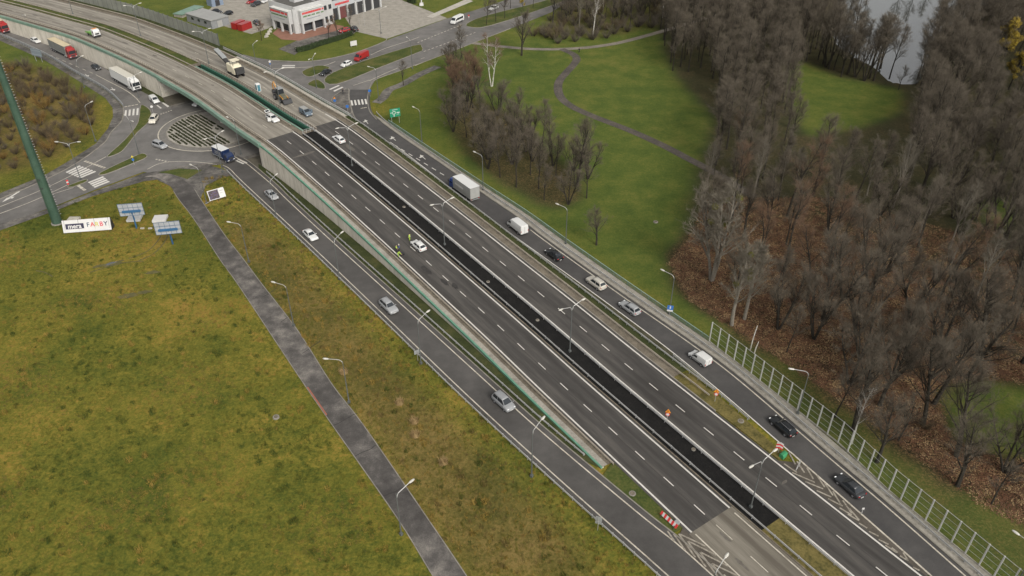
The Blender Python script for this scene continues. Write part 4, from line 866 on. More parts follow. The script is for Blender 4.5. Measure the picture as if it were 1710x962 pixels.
    for x in (hl*.60,-hl*.60):
        for sd_ in (1,-1):
            b=MB(); b.tube((x,sd_*.80*sw,r+.03),(x,sd_*.915*sw,r+.03),r+.06,n=18); b.build('wheel_arch',M_DARK,o)
            wheel(o,x,sd_*(.82*sw),r)
    for x,nx in ((hl*.99,1),(-hl*1.0,-1)):
        b=MB(); b.box((x+nx*.01,0,.46),(.03,.5,.12)); b.build('number_plate',M_WHITE,o)
    for x in (hl*.96,-hl*.97): b=MB(); b.box((x,0,.33),(.14,1.3*sw,.12)); b.build('bumper_insert',M_DARK,o)
    if kind=='suv' or kind=='estate':
        for sd_ in (1,-1): b=MB(); b.tube((xb-.15,sd_*wr*.92,zr+.08),(xc+.1,sd_*wr*.9,zr+.08),.022,n=5); b.build('roof_rail',M_RIM,o)
    return o
# one-box vans: profile of (x,w,zb,zt)
VANS={
 'small':dict(L=4.1,W=1.72,st=[(1,.68,.38,.62),(.96,.84,.26,.76),(.80,.88,.22,.92),(.58,.88,.21,1.06),(.48,.86,.21,1.18),(.22,.85,.21,1.70),(.10,.85,.21,1.78),(-.5,.85,.21,1.80),(-.96,.85,.24,1.78),(-1,.80,.36,1.70)],ws=(.50,1.14,.20,1.66),sw=(.36,-.02,1.10,1.58),r=.30),
 'large':dict(L=5.8,W=2.05,st=[(1,.80,.42,.82),(.965,.96,.32,1.02),(.85,1.0,.28,1.24),(.74,1.0,.28,1.40),(.55,.98,.28,2.10),(.44,.98,.28,2.36),(.2,.98,.28,2.44),(-.5,.98,.28,2.46),(-.97,.98,.30,2.44),(-1,.94,.40,2.36)],ws=(.75,1.40,.53,2.16),sw=(.66,.40,1.36,1.96),r=.34),
 'bus':dict(L=6.4,W=2.05,st=[(1,.80,.42,.82),(.965,.96,.32,1.02),(.86,1.0,.28,1.24),(.76,1.0,.28,1.40),(.58,.98,.28,2.10),(.48,.98,.28,2.40),(.2,.98,.28,2.50),(-.5,.98,.28,2.52),(-.97,.98,.30,2.50),(-1,.94,.40,2.40)],ws=(.77,1.40,.56,2.16),sw=(.68,.46,1.36,1.96),r=.34),
}
def van(label,M,kind,col,cat='van',group='vans and lorries on the roads',windows=False):
    c=VANS[kind]; hl=c['L']/2; o=thing('van',label,cat,M=M,group=group)
    b=MB(); b.loft([ringpts(x*hl,w,zb,zt,.05,.90) for x,w,zb,zt in c['st']]); b.build('body',col,o)
    x0,z0,x1,z1=c['ws']; wv=c['W']/2*.78
    n=Vector((.05,0,.05))
    panel(o,'windscreen',[Vector((x0*hl,-wv,z0))+n,Vector((x0*hl,wv,z0))+n,Vector((x1*hl,wv*.96,z1))+n,Vector((x1*hl,-wv*.96,z1))+n],M_GLASS)
    a,bb,za,zb=c['sw']; W=max(q[1] for q in c['st'])
    for sd_ in (1,-1):
        y=sd_*(W+.004)
        q=[Vector((a*hl,y,za)),Vector(((a-.10)*hl,y*.985,zb)),Vector((bb*hl,y*.985,zb)),Vector((bb*hl,y,za))]
        panel(o,'side_window',q if sd_<0 else q[::-1],M_GLASS)
        if windows:
            for k in range(3):
                xa=bb*hl-.12-k*1.3; xb=xa-1.2; q=[Vector((xa,y,1.42)),Vector((xa,y*.985,2.15)),Vector((xb,y*.985,2.15)),Vector((xb,y,1.42))]
                panel(o,'side_window',q if sd_<0 else q[::-1],M_GLASS)
        b=MB(); b.box((a*hl+.05,sd_*(W+.12),za+.1),(.14,.2,.26)); b.build('mirror',M_DARK,o)
        b=MB(); b.box((hl*.93,sd_*W*.74,c['st'][1][3]*.92),(.2,.30,.2)); b.build('headlight',M_HEAD,o)
        b=MB(); b.box((-hl*.99,sd_*W*.88,c['st'][-1][3]*.5),(.06,.14,.40)); b.build('tail_light',M_TAIL,o)
        b=MB(); b.box((0,sd_*(W+.004),.62),(hl*1.2,.02,.10)); b.build('side_strip',M_DARK,o)
    zt=c['st'][-1][3]
    for sd_ in (1,-1):
        if kind!='large': panel(o,'rear_window',[Vector((-hl-.004,-sd_*.06 if sd_>0 else .62,zt*.62)),Vector((-hl-.004,-.62 if sd_>0 else .06,zt*.62)),Vector((-hl-.004,-.62 if sd_>0 else .06,zt*.88)),Vector((-hl-.004,-.06 if sd_>0 else .62,zt*.88))][::-1],M_GLASS if kind=='bus' else col)
    b=MB(); b.box((-hl-.005,0,zt*.55),(.02,.03,zt*.75)); b.build('door_seam',M_DARK,o)
    for x in (hl*.97,-hl*.98): b=MB(); b.box((x,0,.46),(.16,W*1.7,.18)); b.build('bumper',M_DARK,o)
    for x in (hl*.64,-hl*.58):
        for sd_ in (1,-1):
            b=MB(); b.tube((x,sd_*(W-.12),c['r']+.04),(x,sd_*(W+.012),c['r']+.04),c['r']+.07,n=18); b.build('wheel_arch',M_DARK,o); wheel(o,x,sd_*(W-.09),c['r'])
    return o
def truck_cab(o,x0,col,h=3.5,Lc=2.2,W=2.48,deflector=True,sub=''):
    """cab with its front at x0"""
    hw=W/2
    b=MB(); b.loft([[(x,-w_,zb),(x,w_,zb),(x,w_,zt*.62),(x,w_*.97,zt-.12),(x,w_*.85,zt),(x,-w_*.85,zt),(x,-w_*.97,zt-.12),(x,-w_,zt*.62)] for x,w_,zb,zt in [(x0,hw*.94,.55,1.45),(x0-.10,hw,.5,1.9),(x0-.32,hw,.5,h-.35),(x0-.6,hw,.5,h-.05),(x0-Lc,hw,.7,h)]]); b.build('cab',col,o)
    panel(o,'windscreen',[Vector((x0-.09,-hw*.9,1.75)),Vector((x0-.09,hw*.9,1.75)),Vector((x0-.27,hw*.87,h-.75)),Vector((x0-.27,-hw*.87,h-.75))],M_GLASS,.03)
    for sd_ in (1,-1):
        y=sd_*(hw+.004); q=[Vector((x0-.35,y,1.75)),Vector((x0-.5,y*.99,h-.85)),Vector((x0-1.35,y*.99,h-.85)),Vector((x0-1.35,y,1.75))]; panel(o,'side_window',q if sd_<0 else q[::-1],M_GLASS)
        b=MB(); b.box((x0-.1,sd_*(hw+.18),2.2),(.14,.22,.7)); b.build('mirror',M_DARK,o)
        b=MB(); b.box((x0+.0,sd_*hw*.76,.85),(.14,.42,.22)); b.build('headlight',M_HEAD,o)
    b=MB(); b.box((x0+.01,0,.62),(.22,W*.98,.42)); b.build('bumper',M_DARK,o)
    b=MB(); b.box((x0+.0,0,1.3),(.1,W*.62,.5)); b.build('grille',M_DARK,o)
    if deflector: b=MB(); b.loft([[(x,-hw*.8,h-.05),(x,hw*.8,h-.05),(x,hw*.7,zt),(x,-hw*.7,zt)] for x,zt in ((x0-.7,h+.02),(x0-1.2,h+.32),(x0-Lc,h+.42))]); b.build('wind_deflector',col,o)
def box_body(o,x1,x0,W,zb,zt,top,side,frame=None):
    hw=W/2
    b=MB(); b.box(((x0+x1)/2,0,(zb+zt)/2),(x1-x0,W,zt-zb)); b.build('cargo_box',side,o)
    b=MB(); b.box(((x0+x1)/2,0,zt+.02),(x1-x0+.04,W+.04,.05)); b.build('box_roof',top,o)
    for sd_ in (1,-1):
        b=MB(); b.box(((x0+x1)/2,sd_*(hw+.01),zb+.06),(x1-x0,.05,.14)); b.build('side_rail',frame or M_POST,o)
        b=MB(); b.box((x0-.02,sd_*.02+sd_*hw*.48,(zb+zt)/2),(.05,hw*.92,zt-zb-.15)); b.build('rear_door',side,o)
        b=MB(); b.box((x0-.03,sd_*hw*.8,zb-.12),(.08,.3,.14)); b.build('tail_light',M_TAIL,o)
    b=MB(); b.box((x0+.1,0,zb-.35),(.14,W*.95,.12)); b.build('bumper',M_POST,o)
def semi(label,M,cabcol,top,side):
    o=thing('articulated_lorry',label,'lorry',M=M,group='vans and lorries on the roads')
    box_body(o,4.6,-8.0,2.5,1.15,3.95,top,side)
    truck_cab(o,7.3,cabcol,3.55,2.0)
    b=MB(); b.box((1.0,0,.95),(12.2,.9,.3)); b.build('chassis',M_DARK,o)
    for x in (6.2,3.2,-4.2,-5.5,-6.8):
        for sd_ in (1,-1): wheel(o,x,sd_*1.05,.5,.34)
    for sd_ in (1,-1): b=MB(); b.box((-.3,sd_*1.2,.75),(5.6,.06,.5)); b.build('side_guard',M_DARK,o)
    for sd_ in (1,-1): b=MB(); b.box((4.1,sd_*1.0,.75),(1.2,.5,.5)); b.build('fuel_tank',M_GALV,o)
    return o
def boxtruck(label,M,cabcol,top,side,L=8.0,boxh=3.4,cabh=2.8,W=2.45):
    o=thing('box_lorry',label,'lorry',M=M,group='vans and lorries on the roads'); h=L/2
    box_body(o,h-2.0,-h,W,1.0,boxh,top,side); truck_cab(o,h,cabcol,cabh,1.85,W*.93,False)
    b=MB(); b.box((0,0,.8),(L*.9,.8,.3)); b.build('chassis',M_DARK,o)
    for x in (h-1.0,-h+1.9):
        for sd_ in (1,-1): wheel(o,x,sd_*(W/2-.22),.44,.3)
    for sd_ in (1,-1): b=MB(); b.box((-.2,sd_*(W/2-.05),.65),(2.6,.05,.4)); b.build('side_guard',M_DARK,o)
    return o
P_=paint
WHT=P_('white',(.54,.54,.525)); CRM=P_('cream',(.52,.49,.42)); BLK=P_('black',(.012,.013,.014),.22); DGR=P_('dark_grey',(.035,.037,.04),.25); SIL=P_('silver',(.27,.275,.28),.3); GRY=P_('grey',(.22,.225,.23),.3); BEI=P_('pearl',(.42,.395,.345),.3); REDP=P_('red',(.26,.018,.018),.35); BLU=P_('navy',(.007,.018,.06),.35); NAV=P_('blue_cab',(.02,.055,.22),.35); OLV=P_('steel_blue',(.10,.13,.16),.35)
CURT=mat('grey_curtain',(.16,.165,.155),rough=.7,noise=[(.6,.7)],stops=[(.3,(.12,.125,.115)),(.7,(.19,.195,.185))]); TAN=mat('tan_tarpaulin',(.50,.42,.28),rough=.7,noise=[(.5,.7)],stops=[(.3,(.43,.36,.24)),(.7,(.55,.47,.32))]); LTG=mat('light_grey_box',(.40,.40,.38),rough=.6,noise=[(.5,.6)],stops=[(.3,(.22,.22,.21)),(.7,(.30,.30,.285))])
REDT=mat('red_tarpaulin',(.30,.03,.03),rough=.6)
def along(px,sgn=1,deck=False,k=6):
    """heading point along the local road direction"""
    s,d=SPX(*px) if deck else near(*U(*px).xy); p=HW(s+sgn*k,d); 
    if not deck: p.z=Z0+.02; a=U(*px,Z0+.02)
    else: a=HW(s,d)
    return vmatrix(a,p-a)
def ramp_dir(px,line,sgn):
    a=U(*px,Z0+.03); i=min(range(len(line)),key=lambda j:(line[j]-a).length); t=line[min(i+2,len(line)-1)]-line[max(i-2,0)]; t.z=0
    return vmatrix(a,t*sgn)
# exit ramp (driving up and away)
car('black low saloon driving up the exit ramp behind the white van',ramp_dir((925,429),RR_,-1),'sedan',BLK)
car('pearl beige sport utility car on the exit ramp',ramp_dir((995,477),RR_,-1),'suv',BEI)
car('silver estate car on the exit ramp level with the small blue sign',ramp_dir((1051,518),RR_,-1),'estate',SIL)
car('black saloon on the exit ramp next to the start of the grass wedge',ramp_dir((1306,716),RR_,-1),'estate',BLK)
car('dark grey saloon on the exit ramp beside the hatched gore',ramp_dir((1417.5,816),RR_,-1),'sedan',DGR)
van('small white windowless van at the start of the clear noise screen',ramp_dir((1168,603),RR_,-1),'small',WHT)
van('large white panel van on the exit ramp',ramp_dir((864,384),RR_,-1),'large',WHT)
tk=boxtruck('box lorry with blue cab and white roofed grey box on the exit ramp',ramp_dir((775,324),RR_,-1),NAV,WHT,LTG,9.6,3.8,2.9,2.55)
g=random.Random(8)
for i in range(7): b=MB(); b.box((1.6-i*.52,1.29,2.5),(.34,.02,.55*g.uniform(.6,1))); b.build('side_print',M_WHITE,tk); b=MB(); b.box((1.6-i*.52,-1.29,2.5),(.34,.02,.55*g.uniform(.6,1))); b.build('side_print',M_WHITE,tk)
# slip ramp (driving towards the camera)
car('black car with pale roof and bonnet on the slip ramp nearest the roundabout',ramp_dir((454,329),LRL,1),'sedan',SIL)
car('white saloon on the slip ramp between two lamps',ramp_dir((519,396),LRL,1),'sedan',WHT)
car('silver estate off-roader on the slip ramp',ramp_dir((649.5,516),LRL,1),'suv',SIL)
car('grey people carrier, the lowest car on the slip ramp',ramp_dir((841,676),LRL,1),'mpv',GRY)
# highway
car('white hatchback parked by the workers on the fresh asphalt',along((699,414),-1,True),'hatch',WHT)
car('white hatchback on the far carriageway beside the start of the black median',along((566,236),-1,True),'hatch',WHT)
oc=car('white estate car parked on the near carriageway with its tailgate open',along((456,201),1,True),'estate',WHT)
b=MB(); b.slab([Vector((-2.2,-.66,1.50)),Vector((-2.2,.66,1.50)),Vector((-3.0,.62,1.95)),Vector((-3.0,-.62,1.95))],.06); b.build('tailgate',WHT,oc); b=MB(); b.slab([Vector((-2.35,-.5,1.60)),Vector((-2.35,.5,1.60)),Vector((-2.85,.48,1.89)),Vector((-2.85,-.48,1.89))],.08); b.build('tailgate_glass',M_GLASS,oc)
b=MB(); b.slab([Vector((.95,-.95,.35)),Vector((.95,-.95,1.35)),Vector((.45,-1.65,1.3)),Vector((.45,-1.65,.35))],.06); b.build('open_door',WHT,oc)
jp=van('blue grey double-cab van with its door open at the end of the fresh asphalt',along((511,192),1,True),'small',OLV)
b=MB(); b.slab([Vector((.55,.9,.4)),Vector((.55,.9,1.5)),Vector((.95,1.55,1.5)),Vector((.95,1.55,.4))],.06); b.build('open_door',OLV,jp)
b=MB(); b.box((-.7,0,1.85),(2.4,1.5,.06)); b.build('pale_roof',LTG,jp)
# roundabout
car('cream white sport utility car entering the roundabout from the slip island',place((257.5,203),(251,213)),'suv',CRM)
car('silver people carrier on the roundabout',place((268,246),(281,250.5)),'mpv',SIL)
van('white small van waiting at the give-way line',place((259,171),(268,178)),'small',WHT)
car('white car half hidden under the viaduct',place((333,175.5),(322,180)),'hatch',WHT)
bt=boxtruck('dark blue delivery box truck with white roof leaving the roundabout',place((375,266),(391,274)),BLU,WHT,BLU,6.6,3.0,2.5,2.2)
for x,w_,z in ((-1.3,1.6,2.2),(-1.5,1.2,1.7),(.3,.25,1.9)):
    b=MB(); b.box((x,-1.11,z),(w_,.02,.22 if w_>.5 else 1.1)); b.build('side_print',LTG,bt)
# western queue
semi('articulated lorry with red cab and tan roofed grey curtain trailer',place((108,91),(134,104)),REDP,TAN,CURT)
semi('white articulated lorry nearest the roundabout',place((213,143),(238,157)),WHT,CRM,WHT)
semi('red articulated lorry cut off by the left edge of the picture',place((-5,50),(24,60)),REDP,TAN,REDT)
car('white hatchback between the two red cabbed lorries',place((60.5,70.5),(68,74)),'estate',WHT)
car('black green saloon between the two articulated lorries',place((161,115),(169,120)),'sedan',DGR)
# north-eastern arm
car('black saloon approaching the viaduct on the northern road',place((543.5,124),(535,128)),'sedan',BLK)
car('small white hatchback in front of the red van',place((578.5,110),(569,114)),'hatch',WHT)
van('red high-roofed panel van on the northern road',place((604,99.5),(595,103.5)),'large',REDP)
van('white minibus with black side windows at the forecourt exit',place((763.5,38),(752,43)),'bus',WHT,cat='minibus',windows=True)
car('white estate car behind the roadside trees at the top of the picture',place((824,16),(814,20)),'estate',WHT)
for px,hd,kd,cl,lb in [((575,53.5),(568,55),'hatch',REDP,'red hatchback parked behind the hedge'),((592,51),(586,46),'suv',BLK,'black off-roader parked behind the hedge'),((363,21.5),(371,23),'sedan',BLK,'black saloon parked behind the grey shed, left of the pair'),((381,25),(374,27),'hatch',BLK,'black hatchback parked behind the grey shed, right of the pair'),((420,5),(414,7),'sedan',REDP,'red car parked at the top beside the white building'),((428,9.5),(421,12),'suv',DGR,'dark car parked at the top in front of the red car'),((443,4),(436,7),'hatch',WHT,'white car parked at the top against the white building'),((429,40.5),(424,36),'suv',DGR,'dark off-roader parked beside the red containers')]:
    car(lb,place(px,hd),kd,cl,group='parked cars by the white building')
# flatbed recovery truck on the near carriageway of the viaduct
fb=thing('flatbed_truck','white cabbed flatbed truck with green bed and orange beacons on the viaduct','truck',M=along((157,60),1,True))
truck_cab(fb,3.0,WHT,2.7,1.7,2.2,False)
b=MB(); b.box((-.9,0,1.0),(4.4,2.3,.2)); b.build('bed',mat('paint_lime',(.13,.30,.05),rough=.4),fb); b=MB(); b.box((0,0,.7),(5.6,.8,.3)); b.build('chassis',M_DARK,fb)
for sd_ in (1,-1): b=MB(); b.box((-.9,sd_*1.12,1.25),(4.2,.06,.4)); b.build('side_board',mat('paint_lime',(.13,.30,.05)),fb)
b=MB(); b.box((1.7,0,2.8),(.3,1.5,.14)); b.build('beacon_bar',M_ORANGE,fb)
for x in (2.1,-1.9):
    for sd_ in (1,-1): wheel(fb,x,sd_*.98,.42,.28)
# cold milling machine
YEL=mat('machine_cream',(.58,.53,.40),rough=.5); GRN=mat('machine_dark',(.035,.035,.035),rough=.6)
mm=thing('milling_machine','cream and black road milling machine with a long rear conveyor on the viaduct','machine',M=along((395,125),1,True)@Matrix.Scale(1.18,4))
b=MB(); b.loft([[(x,-w_,zb),(x,w_,zb),(x,w_,zt-.2),(x,w_*.85,zt),(x,-w_*.85,zt),(x,-w_,zt-.2)] for x,w_,zb,zt in ((-2.8,.9,1.0,2.3),(-2.2,1.15,.8,2.8),(.6,1.2,.7,2.9),(1.6,1.2,.7,2.3),(2.3,1.0,.9,1.9))]); b.build('body',YEL,mm)
b=MB(); b.box((1.9,0,1.6),(1.6,2.2,1.4)); b.build('front_unit',GRN,mm)
b=MB(); b.box((.3,0,3.9),(2.0,2.0,.1)); b.build('canopy',YEL,mm)
for x in (-.5,1.1):
    for sd_ in (1,-1): b=MB(); b.tube((x,sd_*.9,2.7),(x,sd_*.9,3.9),.05); b.build('canopy_post',GRN,mm)
b=MB(); b.loft([[(x,-.5,z-.25),(x,.5,z-.25),(x,.5,z+.25),(x,-.5,z+.25)] for x,z in ((-2.4,1.6),(-5.5,2.9),(-9.0,4.0))]); b.build('conveyor',GRN,mm)
b=MB(); b.loft([[(x,-.6,z-.1),(x,.6,z-.1),(x,.6,z+.1),(x,-.6,z+.1)] for x,z in ((-5.0,3.1),(-9.2,4.4))]); b.build('conveyor_cover',M_POST,mm)
for x in (-1.8,1.6):
    for sd_ in (1,-1): b=MB(); b.loft([[(x+a*.9,y,.32+c*.32) for a,c in ((-1,-.5),(-.8,-1),(.8,-1),(1,-.5),(1,.5),(.8,1),(-.8,1),(-1,.5))] for y in (sd_*.85-.16,sd_*.85+.16)]); b.build('crawler_track',M_BLK,mm)
b=MB(); b.tube((-.2,-1.25,.5),(-.2,1.25,.5),.5,n=14); b.build('milling_drum',GRN,mm)
# backhoe loader
bh=thing('backhoe_loader','olive backhoe loader with raised orange boom standing on the viaduct','machine',M=along((470,167),1,True)@Matrix.Scale(1.16,4))
b=MB(); b.loft([[(x,-w_,zb),(x,w_,zb),(x,w_,zt),(x,-w_,zt)] for x,w_,zb,zt in ((-1.6,.6,.8,1.4),(-.6,.75,.7,1.5),(.6,.6,.75,1.7),(2.2,.5,.8,1.5))]); b.build('chassis',mat('machine_olive',(.10,.10,.07),rough=.6),bh)
b=MB(); b.loft([[(x,-.72,1.4),(x,.72,1.4),(x,.62,zt),(x,-.62,zt)] for x,zt in ((-1.0,2.7),(-.8,2.85),(.3,2.85),(.6,2.6))]); b.build('cab',M_GLASS,bh); b=MB(); b.box((-.2,0,2.9),(1.6,1.4,.1)); b.build('cab_roof',M_POST,bh)
b=MB(); b.loft([[(x,-1.1,zb),(x,1.1,zb),(x,1.1,zt),(x,-1.1,zt)] for x,zb,zt in ((2.9,.25,1.15),(3.3,.15,1.0),(3.75,.15,.25))]); b.build('front_bucket',M_DARK,bh)
for sd_ in (1,-1): b=MB(); b.path([(.4,sd_*.6,1.5),(1.9,sd_*.65,1.35),(3.0,sd_*.7,.7)],.1); b.build('loader_arm',mat('machine_orange',(.42,.20,.04),rough=.5),bh)
b=MB(); b.path([(-1.7,0,1.1),(-2.2,0,2.8),(-2.9,0,3.7)],[.20,.17,.13],4); b.build('boom',MATS['machine_orange'],bh)
b=MB(); b.path([(-2.9,0,3.7),(-3.6,0,3.0),(-3.7,0,1.6)],[.13,.12,.10],4); b.build('stick',MATS['machine_orange'],bh)
b=MB(); b.loft([[(x,-.35,zb),(x,.35,zb),(x,.35,zt),(x,-.35,zt)] for x,zb,zt in ((-3.9,.9,1.6),(-3.5,.6,1.5),(-3.2,.7,1.0))]); b.build('digging_bucket',M_DARK,bh)
for x,r in ((-1.0,.72),(1.7,.5)):
    for sd_ in (1,-1): wheel(bh,x,sd_*.95,r,.45)
# portable toilet
pt=thing('portable_toilet','white and blue portable toilet cabin standing on the viaduct','toilet cabin',M=along((432,152),1,True))
b=MB(); b.box((0,0,1.05),(1.1,1.1,2.1)); b.build('cabin',WHT,pt); b=MB(); b.box((0,0,2.16),(1.2,1.2,.16),taper=.8); b.build('roof',WHT,pt)
for sd_ in (1,-1):
    b=MB(); b.box((sd_*.555,0,1.0),(.02,.8,1.8)); b.build('door' if sd_>0 else 'back_panel',mat('toilet_teal',(.05,.16,.20),rough=.5),pt)
    b=MB(); b.box((0,sd_*.555,1.0),(.8,.02,1.7)); b.build('side_panel',MATS['toilet_teal'],pt)
# ================================================================ TREES
M_BARK=mat('bark_dark',rough=.9,spec=.15,coord='obj',noise=[(3,.8)],stops=[(.3,(.020,.018,.014)),(.7,(.046,.040,.032))])
M_BARKP=mat('bark_pale',rough=.85,spec=.15,coord='obj',noise=[(3,.8)],stops=[(.3,(.12,.105,.085)),(.7,(.22,.20,.165))])
M_BIRCH=mat('bark_birch',rough=.8,spec=.2,coord='obj',noise=[(2.5,1.0),(9,.6)],stops=[(.25,(.10,.09,.08)),(.45,(.42,.40,.36)),(.7,(.55,.53,.48))])
M_TWIG=mat('twigs_grey_brown',rough=.9,spec=.1,coord='obj',noise=[(.5,.9)],stops=[(.3,(.083,.070,.053)),(.7,(.140,.119,.092))])
M_TWIGR=mat('twigs_russet',rough=.9,spec=.1,coord='obj',noise=[(.5,.9)],stops=[(.3,(.105,.065,.042)),(.7,(.165,.108,.072))])
M_TWIGP=mat('twigs_pale',rough=.9,spec=.1,coord='obj',noise=[(.5,.9)],stops=[(.3,(.10,.088,.068)),(.7,(.175,.155,.12))])
M_MIST=mat('mistletoe_leaves',rough=.8,spec=.2,coord='obj',noise=[(2,.8)],stops=[(.3,(.06,.065,.012)),(.7,(.13,.12,.025))])
M_YLEAF=mat('yellow_leaves',rough=.8,spec=.2,coord='obj',noise=[(1,.8)],stops=[(.3,(.20,.15,.02)),(.7,(.36,.26,.04))])
class Tree:
    def __init__(s,seed): s.r=random.Random(seed); s.limbs=[]; s.tw=[]; s.tips=[]
    def rv(s,k=1.0): return Vector((s.r.uniform(-k,k),s.r.uniform(-k,k),s.r.uniform(-k,k)))
    def grow(s,p,d,L,r,n,bend,up=0.0):
        pts=[p.copy()]; rs=[r]; d=d.normalized()
        for i in range(n):
            d=(d+s.rv(bend)+Vector((0,0,up))).normalized(); p=p+d*(L/n); pts.append(p.copy()); rs.append(max(r*(1-(i+1)/n*.8),.008))
        return pts,rs
    def at(s,pts,t):
        f=t*(len(pts)-1); i=min(int(f),len(pts)-2); return pts[i].lerp(pts[i+1],f-i),(pts[i+1]-pts[i]).normalized()
    def side(s,d,ang):
        a=d.orthogonal().normalized(); a.rotate(Matrix.Rotation(s.r.uniform(0,2*math.pi),3,d)); return (d*math.cos(ang)+a*math.sin(ang)).normalized()
    def twig(s,p,d,L,w): s.tw.append((p,d,L,w))
    def fill(s,pts,n,L,w,a0=.3,a1=.9,t0=.1):
        for _ in range(n):
            p,d=s.at(pts,s.r.uniform(t0,1)); q=s.side(d,s.r.uniform(a0,a1)); q=(q+Vector((0,0,.15))).normalized(); l=L*s.r.uniform(.5,1.2); s.twig(p,q,l,w)
            for _ in range(2): s.twig(p+q*l*s.r.uniform(.2,.8),s.side(q,s.r.uniform(.3,.8)),l*.6,w*.7)
def make_tree(seed,h,r0,stems=1,nb=16,fb=.35,spread=.28,ang=(.5,.95),sub=5,tw=8,twl=1.0,up=.10,lean=.05,w=.024):
    T=Tree(seed); g=T.r; r0*=1.2
    for k in range(stems):
        d=Vector((g.uniform(-lean,lean),g.uniform(-lean,lean),1)) if stems==1 else Vector((math.cos(k*2.4+seed)*(.12+lean),math.sin(k*2.4+seed)*(.12+lean),1))
        hh=h*g.uniform(.85,1.0) if k else h
        base=Vector((0,0,-.2)) if stems==1 else Vector((math.cos(k*2.4+seed)*.18,math.sin(k*2.4+seed)*.18,-.2))
        tp,tr=T.grow(base,d,hh,r0*(1 if stems==1 else .75),9,.07,.03); T.limbs.append((tp,tr,7))
        n=int(nb/ (1 if stems==1 else stems**.7))
        for i in range(n):
            t=fb+(1-fb)*(i+g.random())/n*.97; p,dd=T.at(tp,t); L=h*spread*(1.25-t)*g.uniform(.75,1.25)+.5
            q=T.side(dd,g.uniform(*ang)); bp,brd=T.grow(p,q,L,r0*.38*(1.15-t)+.012,5,.13,up); T.limbs.append((bp,brd,4))
            for j in range(sub):
                u=.25+.75*(j+g.random())/sub; p2,d2=T.at(bp,min(u,1)); L2=L*g.uniform(.28,.5)+.25
                cp,cr=T.grow(p2,T.side(d2,g.uniform(.4,.9)),L2,.028,3,.16,up*.8); T.limbs.append((cp,[.024,.018,.012,.008],3))
                T.fill(cp,int(tw*2.0),twl*g.uniform(.7,1.2),w)
            T.fill(bp,tw,twl,w,t0=.5)
        T.fill(tp,tw*2,twl*1.1,w,t0=.8)
    return T
def tree_meshes(T,bark,twigm,extra=None):
    b=MB()
    for pts,rs,n in T.limbs: b.path(pts,rs,n) if n>3 else [b.tube(pts[i],pts[i+1],rs[i],rs[i+1],3,False) for i in range(len(pts)-1)]
    tm=b.mesh('trunk',bark)
    g=random.Random(1); N=len(T.tw); V=np.zeros((N*3,3),'f')
    for i,(p,d,L,w) in enumerate(T.tw):
        a=d.orthogonal().normalized(); a.rotate(Matrix.Rotation(g.uniform(0,6.28),3,d)); e=p+d*L+a*g.uniform(-.12,.12)*L
        V[3*i]=p+a*w*.5; V[3*i+1]=p-a*w*.5; V[3*i+2]=e
    me=bpy.data.meshes.new('crown'); me.vertices.add(N*3); me.vertices.foreach_set('co',V.ravel()); me.loops.add(N*3); me.loops.foreach_set('vertex_index',np.arange(N*3)); me.polygons.add(N); me.polygons.foreach_set('loop_start',np.arange(0,N*3,3)); me.polygons.foreach_set('loop_total',np.full(N,3)); me.update(); me.validate(); me.materials.append(twigm)
    return tm,me
ARCH={}
